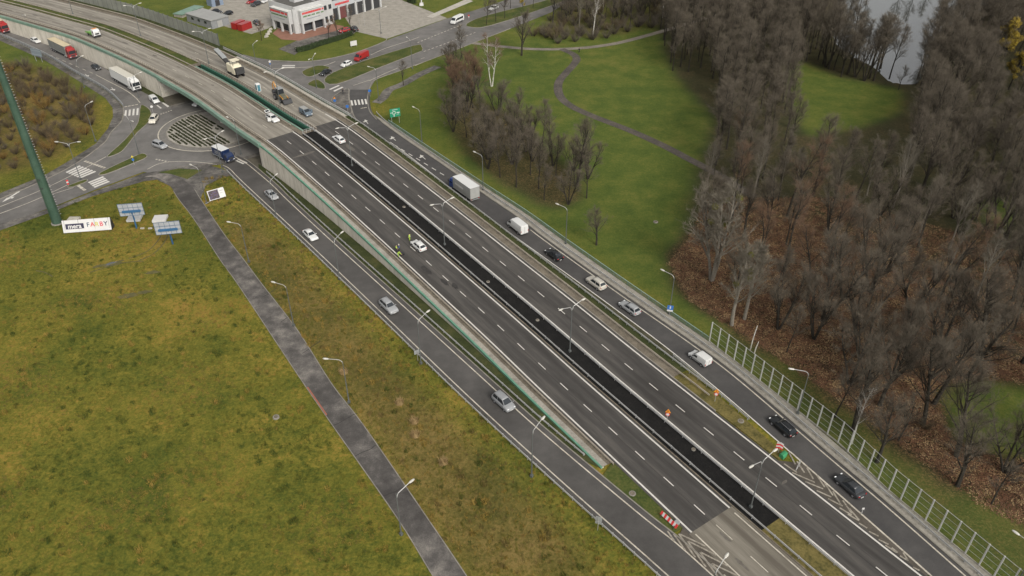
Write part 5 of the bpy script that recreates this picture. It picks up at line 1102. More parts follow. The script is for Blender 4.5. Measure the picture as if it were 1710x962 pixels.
for k,kw,bk,tg in [('tall0',dict(seed=1,h=17,r0=.22,nb=22,fb=.36,spread=.31,sub=6,tw=9,twl=1.2),M_BARK,M_TWIG),('tall1',dict(seed=2,h=19,r0=.25,nb=24,fb=.38,spread=.28,sub=6,tw=9,twl=1.2),M_BARK,M_TWIG),('tall2',dict(seed=3,h=15,r0=.19,nb=20,fb=.34,spread=.33,sub=6,tw=9,twl=1.2),M_BARK,M_TWIG),
    ('tall3',dict(seed=31,h=18,r0=.24,nb=15,fb=.5,spread=.26,sub=5,tw=7,twl=1.2),M_BARK,M_TWIGR),('tall4',dict(seed=32,h=14,r0=.2,nb=18,fb=.3,spread=.30,sub=5,tw=8,twl=1.1,ang=(.35,.7)),M_BARKP,M_TWIGP),
    ('multi0',dict(seed=4,h=15,r0=.30,stems=3,nb=30,fb=.32,spread=.32,lean=.14,tw=8,twl=1.2),M_BARK,M_TWIG),('multi1',dict(seed=5,h=13,r0=.26,stems=4,nb=34,fb=.28,spread=.32,lean=.2,tw=8,twl=1.2),M_BARK,M_TWIG),
    ('broad0',dict(seed=6,h=13,r0=.30,nb=22,fb=.25,spread=.42,sub=7,tw=9,twl=1.2),M_BARK,M_TWIG),('broad1',dict(seed=7,h=15,r0=.34,nb=24,fb=.28,spread=.40,sub=7,tw=9,twl=1.2),M_BARK,M_TWIG),
    ('russet0',dict(seed=8,h=11,r0=.2,nb=20,fb=.22,spread=.32,sub=6,tw=10,twl=.9),M_BARK,M_TWIGR),('russet1',dict(seed=9,h=13,r0=.24,stems=2,nb=26,fb=.25,spread=.30,sub=6,tw=9),M_BARK,M_TWIGR),
    ('birch0',dict(seed=10,h=16,r0=.2,stems=2,nb=26,fb=.32,spread=.2,tw=7,twl=1.1,up=.02),M_BIRCH,M_TWIGR),('birch1',dict(seed=11,h=15,r0=.18,nb=18,fb=.35,spread=.19,tw=7,twl=1.1),M_BIRCH,M_TWIG),
    ('poplar0',dict(seed=12,h=21,r0=.38,stems=3,nb=46,fb=.22,spread=.26,sub=6,tw=7,w=.05,lean=.02),M_BARKP,M_TWIGP),('poplar1',dict(seed=13,h=18,r0=.34,nb=26,fb=.30,spread=.27,sub=6,tw=9,w=.05),M_BARKP,M_TWIGP),
    ('small0',dict(seed=14,h=7,r0=.11,nb=14,fb=.28,spread=.32,sub=4,tw=6,twl=.7),M_BARK,M_TWIG),('small1',dict(seed=15,h=6,r0=.1,nb=12,fb=.3,spread=.34,sub=4,tw=6,twl=.6),M_BARK,M_TWIGR)]:
    T=make_tree(**kw); ARCH[k]=tree_meshes(T,bk,tg); ARCH[k+'_T']=T
def leafball(T,n,rad,m,name,seed,N=500,leaf=.16):
    """clumps of small leaf faces at random limb positions"""
    g=random.Random(seed); b=MB()
    for _ in range(n):
        pts=g.choice([q for q in T.limbs if q[2]==4])[0]; c=T.at(pts,g.uniform(.6,1))[0]
        for _ in range(N):
            d=Vector((g.gauss(0,1),g.gauss(0,1),g.gauss(0,1))).normalized()*rad*g.random()**.4; p=c+d; a=Vector((g.uniform(-1,1),g.uniform(-1,1),g.uniform(-1,1))).normalized(); q=a.orthogonal()
            b.add([p-a*leaf,p+q*leaf*.4,p+a*leaf,p-q*leaf*.4],[(0,1,2,3)])
    return b.mesh(name,m)
MIST=[leafball(ARCH['poplar0_T'],7,.65,M_MIST,'mistletoe',3,260),leafball(ARCH['poplar1_T'],4,.55,M_MIST,'mistletoe',4,260)]
tcount=[0]
def tree(kind,p,label,sc=1.0,rz=None,group=None,extra=None,name='bare_tree',cat='tree'):
    rz=rnd.uniform(0,6.28) if rz is None else rz
    o=thing(name,label,cat,p,rz,group); o.scale=(sc,sc,sc*rnd.uniform(.92,1.08))
    tm,cm=ARCH[kind]; link('trunk',tm,o); link('crown',cm,o)
    if extra: link(extra.name,extra,o)
    tcount[0]+=1; return o
# single trees that can be pointed out
tree('poplar0',U(1188,468),'tall pale multi-stemmed tree with mistletoe balls at the corner of the wood',1.05,.4,extra=MIST[0])
tree('poplar1',U(1222,543),'pale tree with few mistletoe balls nearest the start of the clear noise screen',.95,1.2,extra=MIST[1])
tree('poplar1',U(1243,533),'slim pale trunked tree just right of the mistletoe trees',.9,2.8)
tree('broad1',U(963.5,309),'spreading brown tree at the right end of the roadside grove',1.0,1.0)
tree('broad0',U(996,409),'small dark tree standing alone on the lawn beside the exit ramp',.62,2.0)
tree('broad0',U(871,92.6),'dark bare tree standing alone beside the pale park path',1.0,.3)
tree('birch0',U(821,144),'white stemmed birch pair at the top of the roadside grove',1.05,.2)
tree('birch1',U(990,61),'white trunked birch behind the brown shrubs by the park path',1.0,.7)
tree('birch1',U(1106,30),'white trunked birch at the top edge of the wood',1.0,1.7)
tree('birch1',U(1422,741),'pale slim birch stem in the wood behind the noise screen',.7,1.7)
tree('small0',U(674,142.8),'sapling beside the cracked footpath on the lawn',1.05,.2)
tree('tall2',U(772,101),'bare tree between the northern road and the roadside grove',.72,.2)
RT='bare trees along the northern road'
for px,kd,sc,lb in [((812.6,42),'tall2',.62,'roadside tree nearest the white minibus'),((828,36.5),'tall0',.55,'thin roadside tree in front of the white estate car, second from the minibus'),((843,31),'tall2',.6,'thin roadside tree third from the minibus'),((852.6,14),'tall0',.5,'thin roadside tree behind the white estate car'),((890,13),'tall2',.5,'thin roadside tree right of the orange one'),((748,118),'broad0',.6,'dark low tree at the end of the cracked footpath'),((760,125),'multi1',.7,'bushy dark tree right of the cracked footpath end'),((923,38),'broad0',.9,'dark tree at the bend of the northern road, left of four'),((937,30),'tall0',.7,'dark tree at the bend of the northern road, second of four'),((949,26),'tall2',.8,'dark tree at the bend of the northern road, third of four'),((965,20),'broad1',.7,'dark tree at the bend of the northern road, right of four')]:
    tree(kd,U(*px),lb,sc,group=RT)
BT='small trees by the white building'
for px,kd,sc,lb in [((549.5,64.5),'small1',.95,'brown leaved tree left of three before the building'),((563.5,60),'small1',1.1,'brown leaved tree in the middle of three before the building'),((586,48),'small0',1.05,'bare tree right of three before the building'),((437,68),'small1',1.1,'thin brownish tree on the lawn left of the red paving')]:
    tree(kd,U(*px),lb,sc,group=BT)
yl=leafball(ARCH['small0_T'],16,.5,M_YLEAF,'leaves',6,70,.14)
tree('small0',U(873.7,18.5),'small tree still in orange yellow leaf on the median',.75,extra=yl)
yl2=leafball(ARCH['broad1_T'],60,1.0,M_YLEAF,'leaves',7,110,.22)
tree('broad1',U(1656,118),'large tree in yellow leaf at the top right corner',1.1,extra=yl2); tree('broad1',U(1684,150),'yellow leaved tree at the right edge below the large one',.8,extra=yl2)
PBK=[((1338,82),'tall2',.8),((1352,90),'tall1',.85),((1366,100),'tall0',.9),((1392,117),'tall2',1.0),((1415,124),'tall0',.95),((1428,129),'multi0',.9),((1452,131),'tall1',.95),((1463,122),'tall0',1.0),((1545,150),'tall0',.9),((1562,136),'multi0',1.0),((1582,112),'tall1',1.0),((1608,88),'broad1',.9),((1590,128),'tall2',1.0),((1630,70),'tall0',1.0),((1379,112),'multi0',.85),((1406,122),'broad0',.95),((1443,135),'multi0',.95),((1470,114),'broad1',.95),((1537,146),'broad1',1.0),((1500,150),'small0',.9),((1575,118),'multi0',.9),((1600,95),'tall1',.9)]
for i,(px,kd,sc) in enumerate(PBK):
    tree(kd,U(*px),'bare tree on the %s bank of the pond, number %s from the left'%('left' if px[0]<1510 else 'right',['one','two','three','four','five','six','seven','eight','nine','ten','eleven','twelve','thirteen','fourteen','fifteen','sixteen','seventeen','eighteen','nineteen','twenty','twenty one','twenty two'][sorted(q[0][0] for q in PBK).index(px[0])]),sc,group='trees on the pond bank')
# broken white birch stems
for q,h in (((1253,583),5.2),((1259.5,590),2.6)):
    o=thing('broken_stem','white broken birch stem leaning behind the noise screen, %s of two'%('taller' if h>4 else 'shorter'),'tree stump',U(*q)); b=MB(); b.path([(0,0,-.2),(.1,0,h*.5),(.35,.05,h)],[.11,.10,.07],7); b.build('trunk',M_BIRCH,o)
# grove and wood: positions by dart throwing inside the outlines
def darts(pts,dmin,seed,avoid=(),n=6000,taken=None):
    W_=[(p.x,p.y) for p in UL(pts)]; xs=[p[0] for p in W_]; ys=[p[1] for p in W_]; g=random.Random(seed); out=taken if taken is not None else []; res=[]
    av=[[(p.x,p.y) for p in UL(a)] for a in avoid]
    for _ in range(n):
        x,y=g.uniform(min(xs),max(xs)),g.uniform(min(ys),max(ys))
        if not inpoly(np.array(x),np.array(y),W_): continue
        if any(inpoly(np.array(x),np.array(y),a) for a in av): continue
        if any((x-a)**2+(y-c)**2<dmin*dmin for a,c in out): continue
        out.append((x,y)); res.append((x,y))
    return res
def seenpx(x,y,z=0):
    q=Vector((x,y,z-CAM_H)); dz=q.y*_c-q.z*_s; return CX+FPX*q.x/dz, CY-FPX*(q.y*_s+q.z*_c)/dz
WOOD=[(1178,395),(1168,330),(1190,215),(1195,142),(1122,118),(1100,60),(1105,-30),(1800,-30),(1950,500),(1900,1000),(1760,900),(1690,850),(1600,780),(1480,690),(1400,630),(1330,570),(1270,520),(1215,470)]
AV=[[(1645,100),(1700,100),(1710,225),(1650,225)],LAWN2,[(1312,92),(1400,128),(1510,150),(1525,200),(1505,305),(1400,318),(1330,305),(1320,180)],[(1466,138),(1532,140),(1528,235),(1470,235)],POND,[(1560,645),(1640,630),(1760,650),(1760,760),(1680,770),(1590,735)],[(1480,140),(1540,140),(1520,165),(1490,160)],[(1290,520),(1345,505),(1380,560),(1340,575)]]
NEARPX=[((1299,549),'multi1',.95),((1313.7,588),'tall2',.6),((1359.6,566),'multi1',.9),((1394,697),'tall2',.72),((1425,719),'broad1',1.05),((1464,772),'broad0',.85),((1521.6,533),'multi0',1.05),((1569,585),'multi1',1.15),((1633,598),'broad1',1.15),((1418.5,641),'multi0',.95),((1598.6,811),'broad0',1.0),((1677,788),'multi1',.9),((1452,487),'multi0',1.1),((1480,455),'multi1',1.1),((1407,497),'multi0',1.1),((1655,842),'small0',1.1),((1500,735),'small0',1.2)]
NEARW=[(U(*q[0]).x,U(*q[0]).y) for q in NEARPX]
wood=darts([(1178,395),(1215,470),(1270,520),(1330,570),(1400,630),(1480,690),(1600,780),(1690,850),(1760,900),(1900,1000),(1950,500),(1800,400),(1500,390),(1300,390)],6.0,11,AV,5000,list(NEARW)); _tk=list(wood)+list(NEARW); wood+=darts(WOOD,4.5,14,AV+[[(1178,395),(1300,390),(1500,390),(1800,400),(1950,500),(1900,1000),(1760,900),(1690,850),(1480,690),(1330,570),(1215,470)]],16000,_tk)
grove=darts([(745,190),(770,175),(850,195),(905,240),(985,300),(980,338),(925,345),(890,338),(840,305),(795,265),(758,225)],5.3,12,(),3000)
TOPS=[]
grove2=darts([(752,150),(800,150),(805,185),(765,185)],4.5,13)
wood=[p for p in wood if -60<seenpx(*p)[0]<1840 and seenpx(*p)[1]<1020]
wood.sort(key=lambda p:math.hypot(p[0],p[1],90))
K1=['tall0','tall3','tall2','multi0','multi1','tall4','tall1','multi0','broad1']
gr=random.Random(5)
LBG=[('tall dark bare tree in the roadside grove beside the exit ramp','bare trees of the roadside grove')]
LOOK={'tall0':'slender grey-brown','tall1':'tall grey-brown','tall2':'slim short-crowned','tall3':'russet-twigged high-crowned','tall4':'pale-twigged','multi0':'three-stemmed','multi1':'many-stemmed','broad0':'low wide-crowned','broad1':'wide-crowned','small0':'young thin'}
MARKS=[((1200,600),'behind the start of the noise screen'),((1400,745),'behind the middle of the noise screen'),((1560,860),'behind the lower noise screen'),((1640,690),'by the green clearing'),((1188,468),'by the mistletoe trees'),((1290,440),'right of the mistletoe trees'),((1400,180),'by the inner lawn'),((1420,330),'below the inner lawn'),((1150,230),'on the edge of the park lawn'),((1215,300),'where the park trail enters the wood'),((1500,150),'near the tip of the pond'),((1600,60),'right of the pond'),((1360,40),'left of the pond'),((1130,80),'at the end of the pale park path'),((1240,100),'between the park lawn and the inner lawn'),((1690,330),'at the right edge of the picture'),((1690,500),'at the right edge above the clearing'),((1550,420),'in the deep middle of the wood'),((1560,560),'in the leaf litter left of the clearing'),((1420,540),'in the open leaf litter'),((1600,250),'in the far right wood'),((1250,10),'at the top edge of the picture')]
def tree_label(kd,sc,x,y):
    m=min(MARKS,key=lambda q:(q[0][0]-x)**2+(1.6*(q[0][1]-y))**2)[1]; sz='large ' if sc>.97 else 'small ' if sc<.74 else ''
    return sz+LOOK[kd]+' bare tree '+m
GM=[((760,205),'at the top end'),((800,255),'beside the ramp railing'),((860,310),'behind the box lorry'),((930,335),'at the lower end'),((880,230),'on the lawn side'),((940,290),'next to the spreading brown tree')]
def grove_label(kd,sc,x,y): return ('large ' if sc>.72 else 'small ')+LOOK[kd]+' bare tree '+min(GM,key=lambda q:(q[0][0]-x)**2+(q[0][1]-y)**2)[1]+' of the roadside grove'
for i,p in enumerate(grove):
    kd=gr.choice(['tall2','multi1','tall0','multi0','tall2']); sc=gr.uniform(.55,.8); tree(kd,Vector((*p,0)),grove_label(kd,sc,*seenpx(*p)),sc,group='bare trees of the roadside grove')
TOPM=[((930,20),'behind the road bend'),((1000,30),'behind the white birch'),((1070,20),'next to the wood'),((1000,-10),'at the top edge'),((960,55),'above the park path')]
for p in darts([(935,34),(985,52),(1040,50),(1092,38),(1098,-28),(985,-28)],5.6,15,(),3000):
    x,y=seenpx(*p); kd=gr.choice(['tall0','tall2','multi1','broad0','multi0','tall4']); sc=gr.uniform(.5,.8); tree(kd,Vector((*p,0)),('large ' if sc>.66 else 'small ')+LOOK[kd]+' bare tree '+min(TOPM,key=lambda q:(q[0][0]-x)**2+(q[0][1]-y)**2)[1]+' of the top scrub',sc,group='trees of the top scrub')
for i,p in enumerate(darts([(885,62),(930,74),(1010,66),(1095,45),(1098,-10),(960,-5)],4.5,16,(),2500)):
    x,y=seenpx(*p); k=gr.choice([0,1,3,3]); scs=gr.uniform(.9,1.6)
    TOPS.append((p,k,scs,('large ' if scs>1.25 else 'small ')+('brown','dull brown','ochre','grey')[k]+' shrub '+min(TOPM,key=lambda q:(q[0][0]-x)**2+(q[0][1]-y)**2)[1]+' of the top scrub'))
for p in grove2: tree(gr.choice(['russet0','russet1']),Vector((*p,0)),'russet twigged tree below the white birches',gr.uniform(.85,1.0),group='russet trees below the birches')
def wood_kind(p):
    x,y=seenpx(*p)
    if x>1240 and y>560: return gr.choice(['multi0','multi1','broad0','broad1','multi0','broad1'])
    if y<330: return gr.choice(['tall0','tall1','tall2','tall1','tall3','tall4'])
    return gr.choice(K1)
NI=140
for px,kd,sc in NEARPX: tree(kd,U(*px),tree_label(kd,sc,*px),sc,group='trees of the wood')
for i,p in enumerate(wood[:NI]):
    x,y=seenpx(*p)
    if y>560: lb,gp='bare many-limbed tree in the leaf-strewn wood behind the noise screen','trees of the wood'
    elif y>300: lb,gp='tall bare grey-brown tree in the middle of the wood','trees of the wood'
    else: lb,gp='tall slender bare tree in the far part of the wood','trees of the wood'
    kd=wood_kind(p); sc=gr.uniform(.62,1.08); tree(kd,Vector((*p,0)),tree_label(kd,sc,x,y),sc,group=gp)
def scatter(name,pts,objs,smin,smax,parent=None,tilt=0.0,seed=0):
    """one object carrying many instances of unlinked prototype meshes (geometry nodes)"""
    me=bpy.data.meshes.new(name); me.from_pydata([tuple(p) for p in pts],[],[])
    g=np.random.default_rng(seed); n=len(pts)
    for nm,v in (('sc',g.uniform(smin,smax,n)),('rz',g.uniform(0,6.28,n))):
        a=me.attributes.new(nm,'FLOAT','POINT'); a.data.foreach_set('value',v.astype('f'))
    a=me.attributes.new('pick','INT','POINT'); a.data.foreach_set('value',g.integers(0,len(objs),n).astype('i'))
    o=link(name,me,parent); ng=bpy.data.node_groups.new(name,'GeometryNodeTree')
    ng.interface.new_socket('Geometry',in_out='INPUT',socket_type='NodeSocketGeometry'); ng.interface.new_socket('Geometry',in_out='OUTPUT',socket_type='NodeSocketGeometry')
    N=ng.nodes; L=ng.links; gi=N.new('NodeGroupInput'); go=N.new('NodeGroupOutput'); ip=N.new('GeometryNodeInstanceOnPoints'); gt=N.new('GeometryNodeGeometryToInstance')
    for ob in reversed(objs):
        oi=N.new('GeometryNodeObjectInfo'); oi.inputs['Object'].default_value=ob; oi.inputs['As Instance'].default_value=True; L.new(oi.outputs['Geometry'],gt.inputs[0])
    def na(nm,ty):
        q=N.new('GeometryNodeInputNamedAttribute'); q.data_type=ty; q.inputs[0].default_value=nm; return q.outputs[0]
    cb=N.new('ShaderNodeCombineXYZ'); L.new(na('rz','FLOAT'),cb.inputs[2])
    L.new(gi.outputs[0],ip.inputs['Points']); L.new(gt.outputs[0],ip.inputs['Instance']); ip.inputs['Pick Instance'].default_value=True
    L.new(na('pick','INT'),ip.inputs['Instance Index']); L.new(cb.outputs[0],ip.inputs['Rotation']); L.new(na('sc','FLOAT'),ip.inputs['Scale']); L.new(ip.outputs[0],go.inputs[0])
    md=o.modifiers.new('scatter','NODES'); md.node_group=ng
    return stuff(o)
def proto(name,meshes):
    """joined unlinked prototype"""
    bm=bmesh.new(); mats=[]
    for me in meshes:
        off=len(mats); mats+=list(me.materials); n0=len(bm.faces); bm.from_mesh(me); bm.faces.ensure_lookup_table()
        for f in bm.faces[n0:]: f.material_index+=off
    m=bpy.data.meshes.new(name); bm.to_mesh(m); bm.free()
    for q in mats: m.materials.append(q)
    return bpy.data.objects.new(name,m)
TP=[proto('far_tree',ARCH[k]) for k in ('tall0','tall1','tall2')]
far=wood[NI:]
if far: 
    o=scatter('far_woodland',[(x,y,0) for x,y in far],TP,.78,1.05,seed=4); o['label']='distant bare trees of the wood that merge into one grey-brown mass'; o['category']='woodland'
# ---------------- shrubs
def shrub_mesh(seed,h,n,m,leafm=None):
    T=Tree(seed); g=T.r
    for i in range(n):
        a=g.uniform(0,6.28); d=Vector((math.cos(a)*.55,math.sin(a)*.55,1)); p,r_=T.grow(Vector((math.cos(a)*.25,math.sin(a)*.25,-.1)),d,h*g.uniform(.6,1),.03,4,.15,.05); T.limbs.append((p,r_,3)); T.fill(p,26,h*.3,.02,t0=.1)
    return tree_meshes(T,M_BARK,m)
M_SHB=mat('shrub_brown',rough=.9,spec=.1,coord='obj',noise=[(.6,.9)],stops=[(.3,(.075,.058,.038)),(.7,(.14,.105,.065))]); M_SHO=mat('shrub_ochre',rough=.9,spec=.1,coord='obj',noise=[(.6,.9)],stops=[(.3,(.14,.085,.025)),(.7,(.24,.15,.05))])
SH=[shrub_mesh(21,3.2,26,M_SHB),shrub_mesh(22,2.6,24,M_SHB),shrub_mesh(23,3.0,26,M_SHO),shrub_mesh(24,2.6,26,M_TWIG)]
def shrub(p,k,sc,label,group=None):
    o=thing('shrub',label,'shrub',p,rnd.uniform(0,6),group); o.scale=(sc*1.15,sc*1.15,sc); link('stems',SH[k][0],o); link('twigs',SH[k][1],o)
thk=darts([(-60,105),(60,112),(125,150),(160,182),(148,222),(98,258),(30,280),(-60,295)],2.7,31,(),2500)
TM=[((20,230),'just right of the green pole'),((0,130),'at the left edge of the picture'),((70,130),'below the back of the grey road sign'),((130,165),'by the bend of the pavement'),((90,190),'in the middle'),((120,225),'near the lamp on the bank'),((60,260),'at the lower edge'),((0,270),'at the lower left corner')]
def shrub_label(k,sc,x,y): return ('big ' if sc>1.05 else 'low ' if sc<.7 else '')+('brown','dull brown','ochre leaved','grey')[k]+' shrub '+min(TM,key=lambda q:(q[0][0]-x)**2+(q[0][1]-y)**2)[1]+' of the left thicket'
for p in thk:
    k=gr.choice([0,0,1,1,2,3]); sc_=gr.choice([.5,.7,.85,1.0,1.3])*gr.uniform(.85,1.15); shrub(Vector((*p,0)),k,sc_,shrub_label(k,sc_,*seenpx(*p)),'shrubs of the left thicket')
for px,k,sc,lb in [((925,66),0,1.6,'wide dark brown shrub left of the pair above the park path'),((968,60),3,1.5,'wide dark shrub right of the pair above the park path'),((905,58),0,1.0,'low shrub at the left of the shrub row above the park path'),((1000,50),3,1.3,'grey shrub right of the birch above the park path'),((1030,48),0,1.3,'brown shrub near the wood above the park path'),((1070,42),3,1.4,'dark shrub at the edge of the wood above the park path'),((1545,715),1,.9,'low brown shrub in the clearing behind the noise screen'),((1408,905),3,.01,'') ]:
    if lb: shrub(U(*px),k,sc,lb)
for p,k,sc,lb in TOPS: shrub(Vector((*p,0)),k,sc,lb,'shrubs of the top scrub')
# island rows: low evergreen planting on gravel
M_EVG=mat('island_evergreen',rough=.85,spec=.2,coord='obj',noise=[(1.5,.9)],stops=[(.3,(.022,.028,.014)),(.7,(.055,.058,.028))])
def cushion(seed,R0=.24,H0=.26,n=55):
    g=random.Random(seed); b=MB()
    for _ in range(n):
        a=g.uniform(0,6.28); r=R0*g.random()**.5; p=Vector((r*math.cos(a),r*math.sin(a),H0*g.uniform(.1,1)*(1-(r/R0)**2*.6))); d=Vector((g.uniform(-1,1),g.uniform(-1,1),g.uniform(.1,1))).normalized(); q=d.orthogonal().normalized()
        b.add([p-q*.06,p+q*.06,p+d*.16],[(0,1,2)])
    return b.mesh('cushion',M_EVG)
CU=[cushion(1),cushion(2)]
rowdir=adir((285,222),(320,245)); tdir=Vector((math.cos(rowdir),math.sin(rowdir),0)); ndir=Vector((-tdir.y,tdir.x,0))
gi_=random.Random(2)
bm_pts=[]
for i in range(-12,13):
    for j in range(-46,47):
        p=RC+ndir*(i*1.05+gi_.uniform(-.07,.07))+tdir*(j*.27)
        r=(p-RC).length
        if r>12.1: continue
        s_,d_=near(p.x,p.y)
        if d_>-1.6+math.sin(i*1.3)*1.2: continue
        nz=math.sin(p.x*.9)*math.cos(p.y*.7)+gi_.uniform(-.5,.5)
        if nz>.8: continue
        bm_pts.append((p.x,p.y,.14))
o=scatter('island_planting',bm_pts,[bpy.data.objects.new('cushion',m) for m in CU],.8,1.3,seed=2)
# ---------------- grass tufts
def tuft(seed,h,r,n,m,w=.02):
    g=random.Random(seed); b=MB()
    for _ in range(n):
        a=g.uniform(0,6.28); q=r*g.random()**.5; p=Vector((q*math.cos(a),q*math.sin(a),-.05)); d=Vector((g.uniform(-.6,.6),g.uniform(-.6,.6),1)); e=p+d.normalized()*h*g.uniform(.5,1.1); s=Vector((math.sin(a),-math.cos(a),0))*w
        b.add([p-s,p+s,e],[(0,1,2)])
    return bpy.data.objects.new('tuft',b.mesh('tuft',m))
def gmat(nm,a,c): return mat(nm,rough=.9,spec=.1,noise=[(.25,.9),(3,.5)],stops=[(.3,a),(.7,c)])
G1=gmat('blades_olive',(.074,.079,.015),(.155,.140,.026)); G2=gmat('blades_straw',(.18,.125,.026),(.30,.20,.055)); G3=gmat('blades_green',(.036,.053,.012),(.075,.090,.02)); G4=gmat('blades_brown',(.10,.074,.026),(.18,.13,.05))
def area_pts(pts,n,seed,avoid=()):
    W_=[(p.x,p.y) for p in UL(pts)]; xs=[p[0] for p in W_]; ys=[p[1] for p in W_]; g=np.random.default_rng(seed); X=g.uniform(min(xs),max(xs),n); Y=g.uniform(min(ys),max(ys),n); k=inpoly(X,Y,W_)
    for a in avoid: k&=~inpoly(X,Y,[(p.x,p.y) for p in UL(a)])
    return np.stack([X[k],Y[k],np.full(k.sum(),-.06)],1)
MEADOW=[(-60,400),(0,384),(90,352),(154,326),(240,301),(262,298),(282,312),(297,334),(322,367),(365,433),(398,479),(496,627),(556,714),(661,865),(720,965),(-60,965)]
VERGE=[(339,300),(380,292),(404,312),(478,380),(502,402),(757,646),(785,676),(1054,918),(1100,965),(782,965),(727,882),(611,713),(556,641),(499,551),(440,475),(408,432),(375,389),(337,333)]
mp=area_pts(MEADOW,46000,1); f1=np.sin(mp[:,0]*.21+1.3*np.sin(mp[:,1]*.13))+np.sin(mp[:,1]*.27+1.1*np.sin(mp[:,0]*.17))
g_=np.random.default_rng(9); f1=f1+g_.normal(0,.55,len(mp))
scatter('meadow_straw_grass',mp[f1>.75],[tuft(1,.34,.30,26,G2),tuft(2,.28,.34,26,G2),tuft(3,.30,.28,22,G4)],.6,1.2,seed=1)
scatter('meadow_grass',mp[(f1<=.75)&(f1>-1.1)],[tuft(4,.24,.34,26,G1),tuft(5,.28,.30,26,G1),tuft(6,.22,.30,22,G3)],.6,1.2,seed=2)
scatter('meadow_green_herbs',mp[f1<=-1.1],[tuft(7,.26,.34,30,G3),tuft(8,.20,.36,30,G3)],.6,1.3,seed=3)
vp=area_pts(VERGE,30000,2); f2=g_.random(len(vp))
scatter('verge_tall_grass',vp[f2<.62],[tuft(9,.5,.26,22,G4),tuft(10,.45,.26,22,G2),tuft(11,.45,.28,22,G1)],.6,1.25,seed=4)
scatter('verge_herbs',vp[f2>=.62],[tuft(12,.35,.3,24,G1),tuft(13,.3,.3,24,G3)],.6,1.2,seed=5)
lp=area_pts([(640,175),(760,150),(838,86),(1100,55),(1185,145),(1185,200),(1160,300),(1135,395),(1105,430),(1150,500),(1110,510),(945,398),(880,353),(807,305),(715,245)],26000,3)
scatter('lawn_grass',lp,[tuft(14,.14,.4,22,G3),tuft(15,.13,.4,22,G3),tuft(16,.12,.4,20,G1)],.6,1.1,seed=6)
# taller weeds and clumps that stand out of the field
cp_=area_pts(MEADOW,1000,21); scatter('meadow_weed_clumps',cp_,[tuft(31,.55,.55,60,G3,.035),tuft(32,.5,.5,60,G3,.035),tuft(33,.6,.5,60,G2,.03)],.5,1.3,seed=8)
cp_=area_pts(VERGE,1100,22); scatter('verge_weed_clumps',cp_,[tuft(34,.8,.5,60,G2,.03),tuft(35,.7,.5,60,G4,.03),tuft(36,.6,.5,60,G3,.035)],.5,1.3,seed=9)
for i,px in enumerate([(692,704),(693,727),(740,773),(667,673),(574,622)]):
    o=thing('dry_grass_clump','straw coloured clump of dead grass on the brown verge','grass clump',U(*px),i,'straw clumps on the verge'); link('blades',tuft(40+i,1.0,.75,260,mat('blades_dead',(.36,.25,.11),rough=.9,noise=[(2,.6)],stops=[(.3,(.26,.17,.07)),(.7,(.40,.29,.14))]),.03).data,o)
# fallen leaves
def leaf_mesh(m,seed):
    g=random.Random(seed); b=MB()
    for _ in range(14):
        p=Vector((g.uniform(-.6,.6),g.uniform(-.6,.6),.04+g.uniform(0,.06))); a=Vector((g.uniform(-1,1),g.uniform(-1,1),g.uniform(-.4,.4))).normalized()*.11; q=a.cross(Vector((0,0,1))).normalized()*.07
        b.add([p-a,p+q,p+a,p-q],[(0,1,2,3)])
    return bpy.data.objects.new('leaf',b.mesh('leaf',m))
LFM=[mat('leaf_ochre',(.28,.19,.095),rough=.8),mat('leaf_rust',(.13,.06,.03),rough=.8),mat('leaf_brown',(.10,.055,.03),rough=.8)]
fp=area_pts([(1118,440),(1150,400),(1180,330),(1400,330),(1700,420),(1760,900),(1640,845),(1450,700),(1300,597),(1150,500)],30000,5,PATCH[:1])
scatter('fallen_leaves',fp+np.array([0,0,.03]),[leaf_mesh(LFM[0],1),leaf_mesh(LFM[1],2),leaf_mesh(LFM[1],3),leaf_mesh(LFM[2],4)],.7,1.3,seed=7)
# ================================================================ BUILDING
M_PLAS=mat('white_plaster',rough=.8,noise=[(.3,.7),(3,.4)],stops=[(.3,(.33,.33,.325)),(.7,(.42,.42,.41))]); M_ROOFF=mat('roof_felt',rough=.9,noise=[(.5,.9)],stops=[(.3,(.06,.058,.052)),(.7,(.10,.096,.085))]); M_WIN=mat('window_glass',(.03,.035,.04),rough=.1,spec=.6)
M_GREYW=mat('grey_plaster',rough=.8,noise=[(.3,.7)],stops=[(.3,(.30,.31,.32)),(.7,(.38,.39,.40))]); M_CAN=mat('canopy_white',(.55,.55,.52),rough=.4); M_LGRN=mat('letter_green',(.08,.16,.06),rough=.6); M_LGREY=mat('letter_grey',(.25,.26,.28),rough=.6)
C0=U(496,59.5); a_r=adir((500,58.5),(559,41)); 
bd=thing('fire_station','white two storey corner building with red lettering and columns at the top','building',C0,a_r)
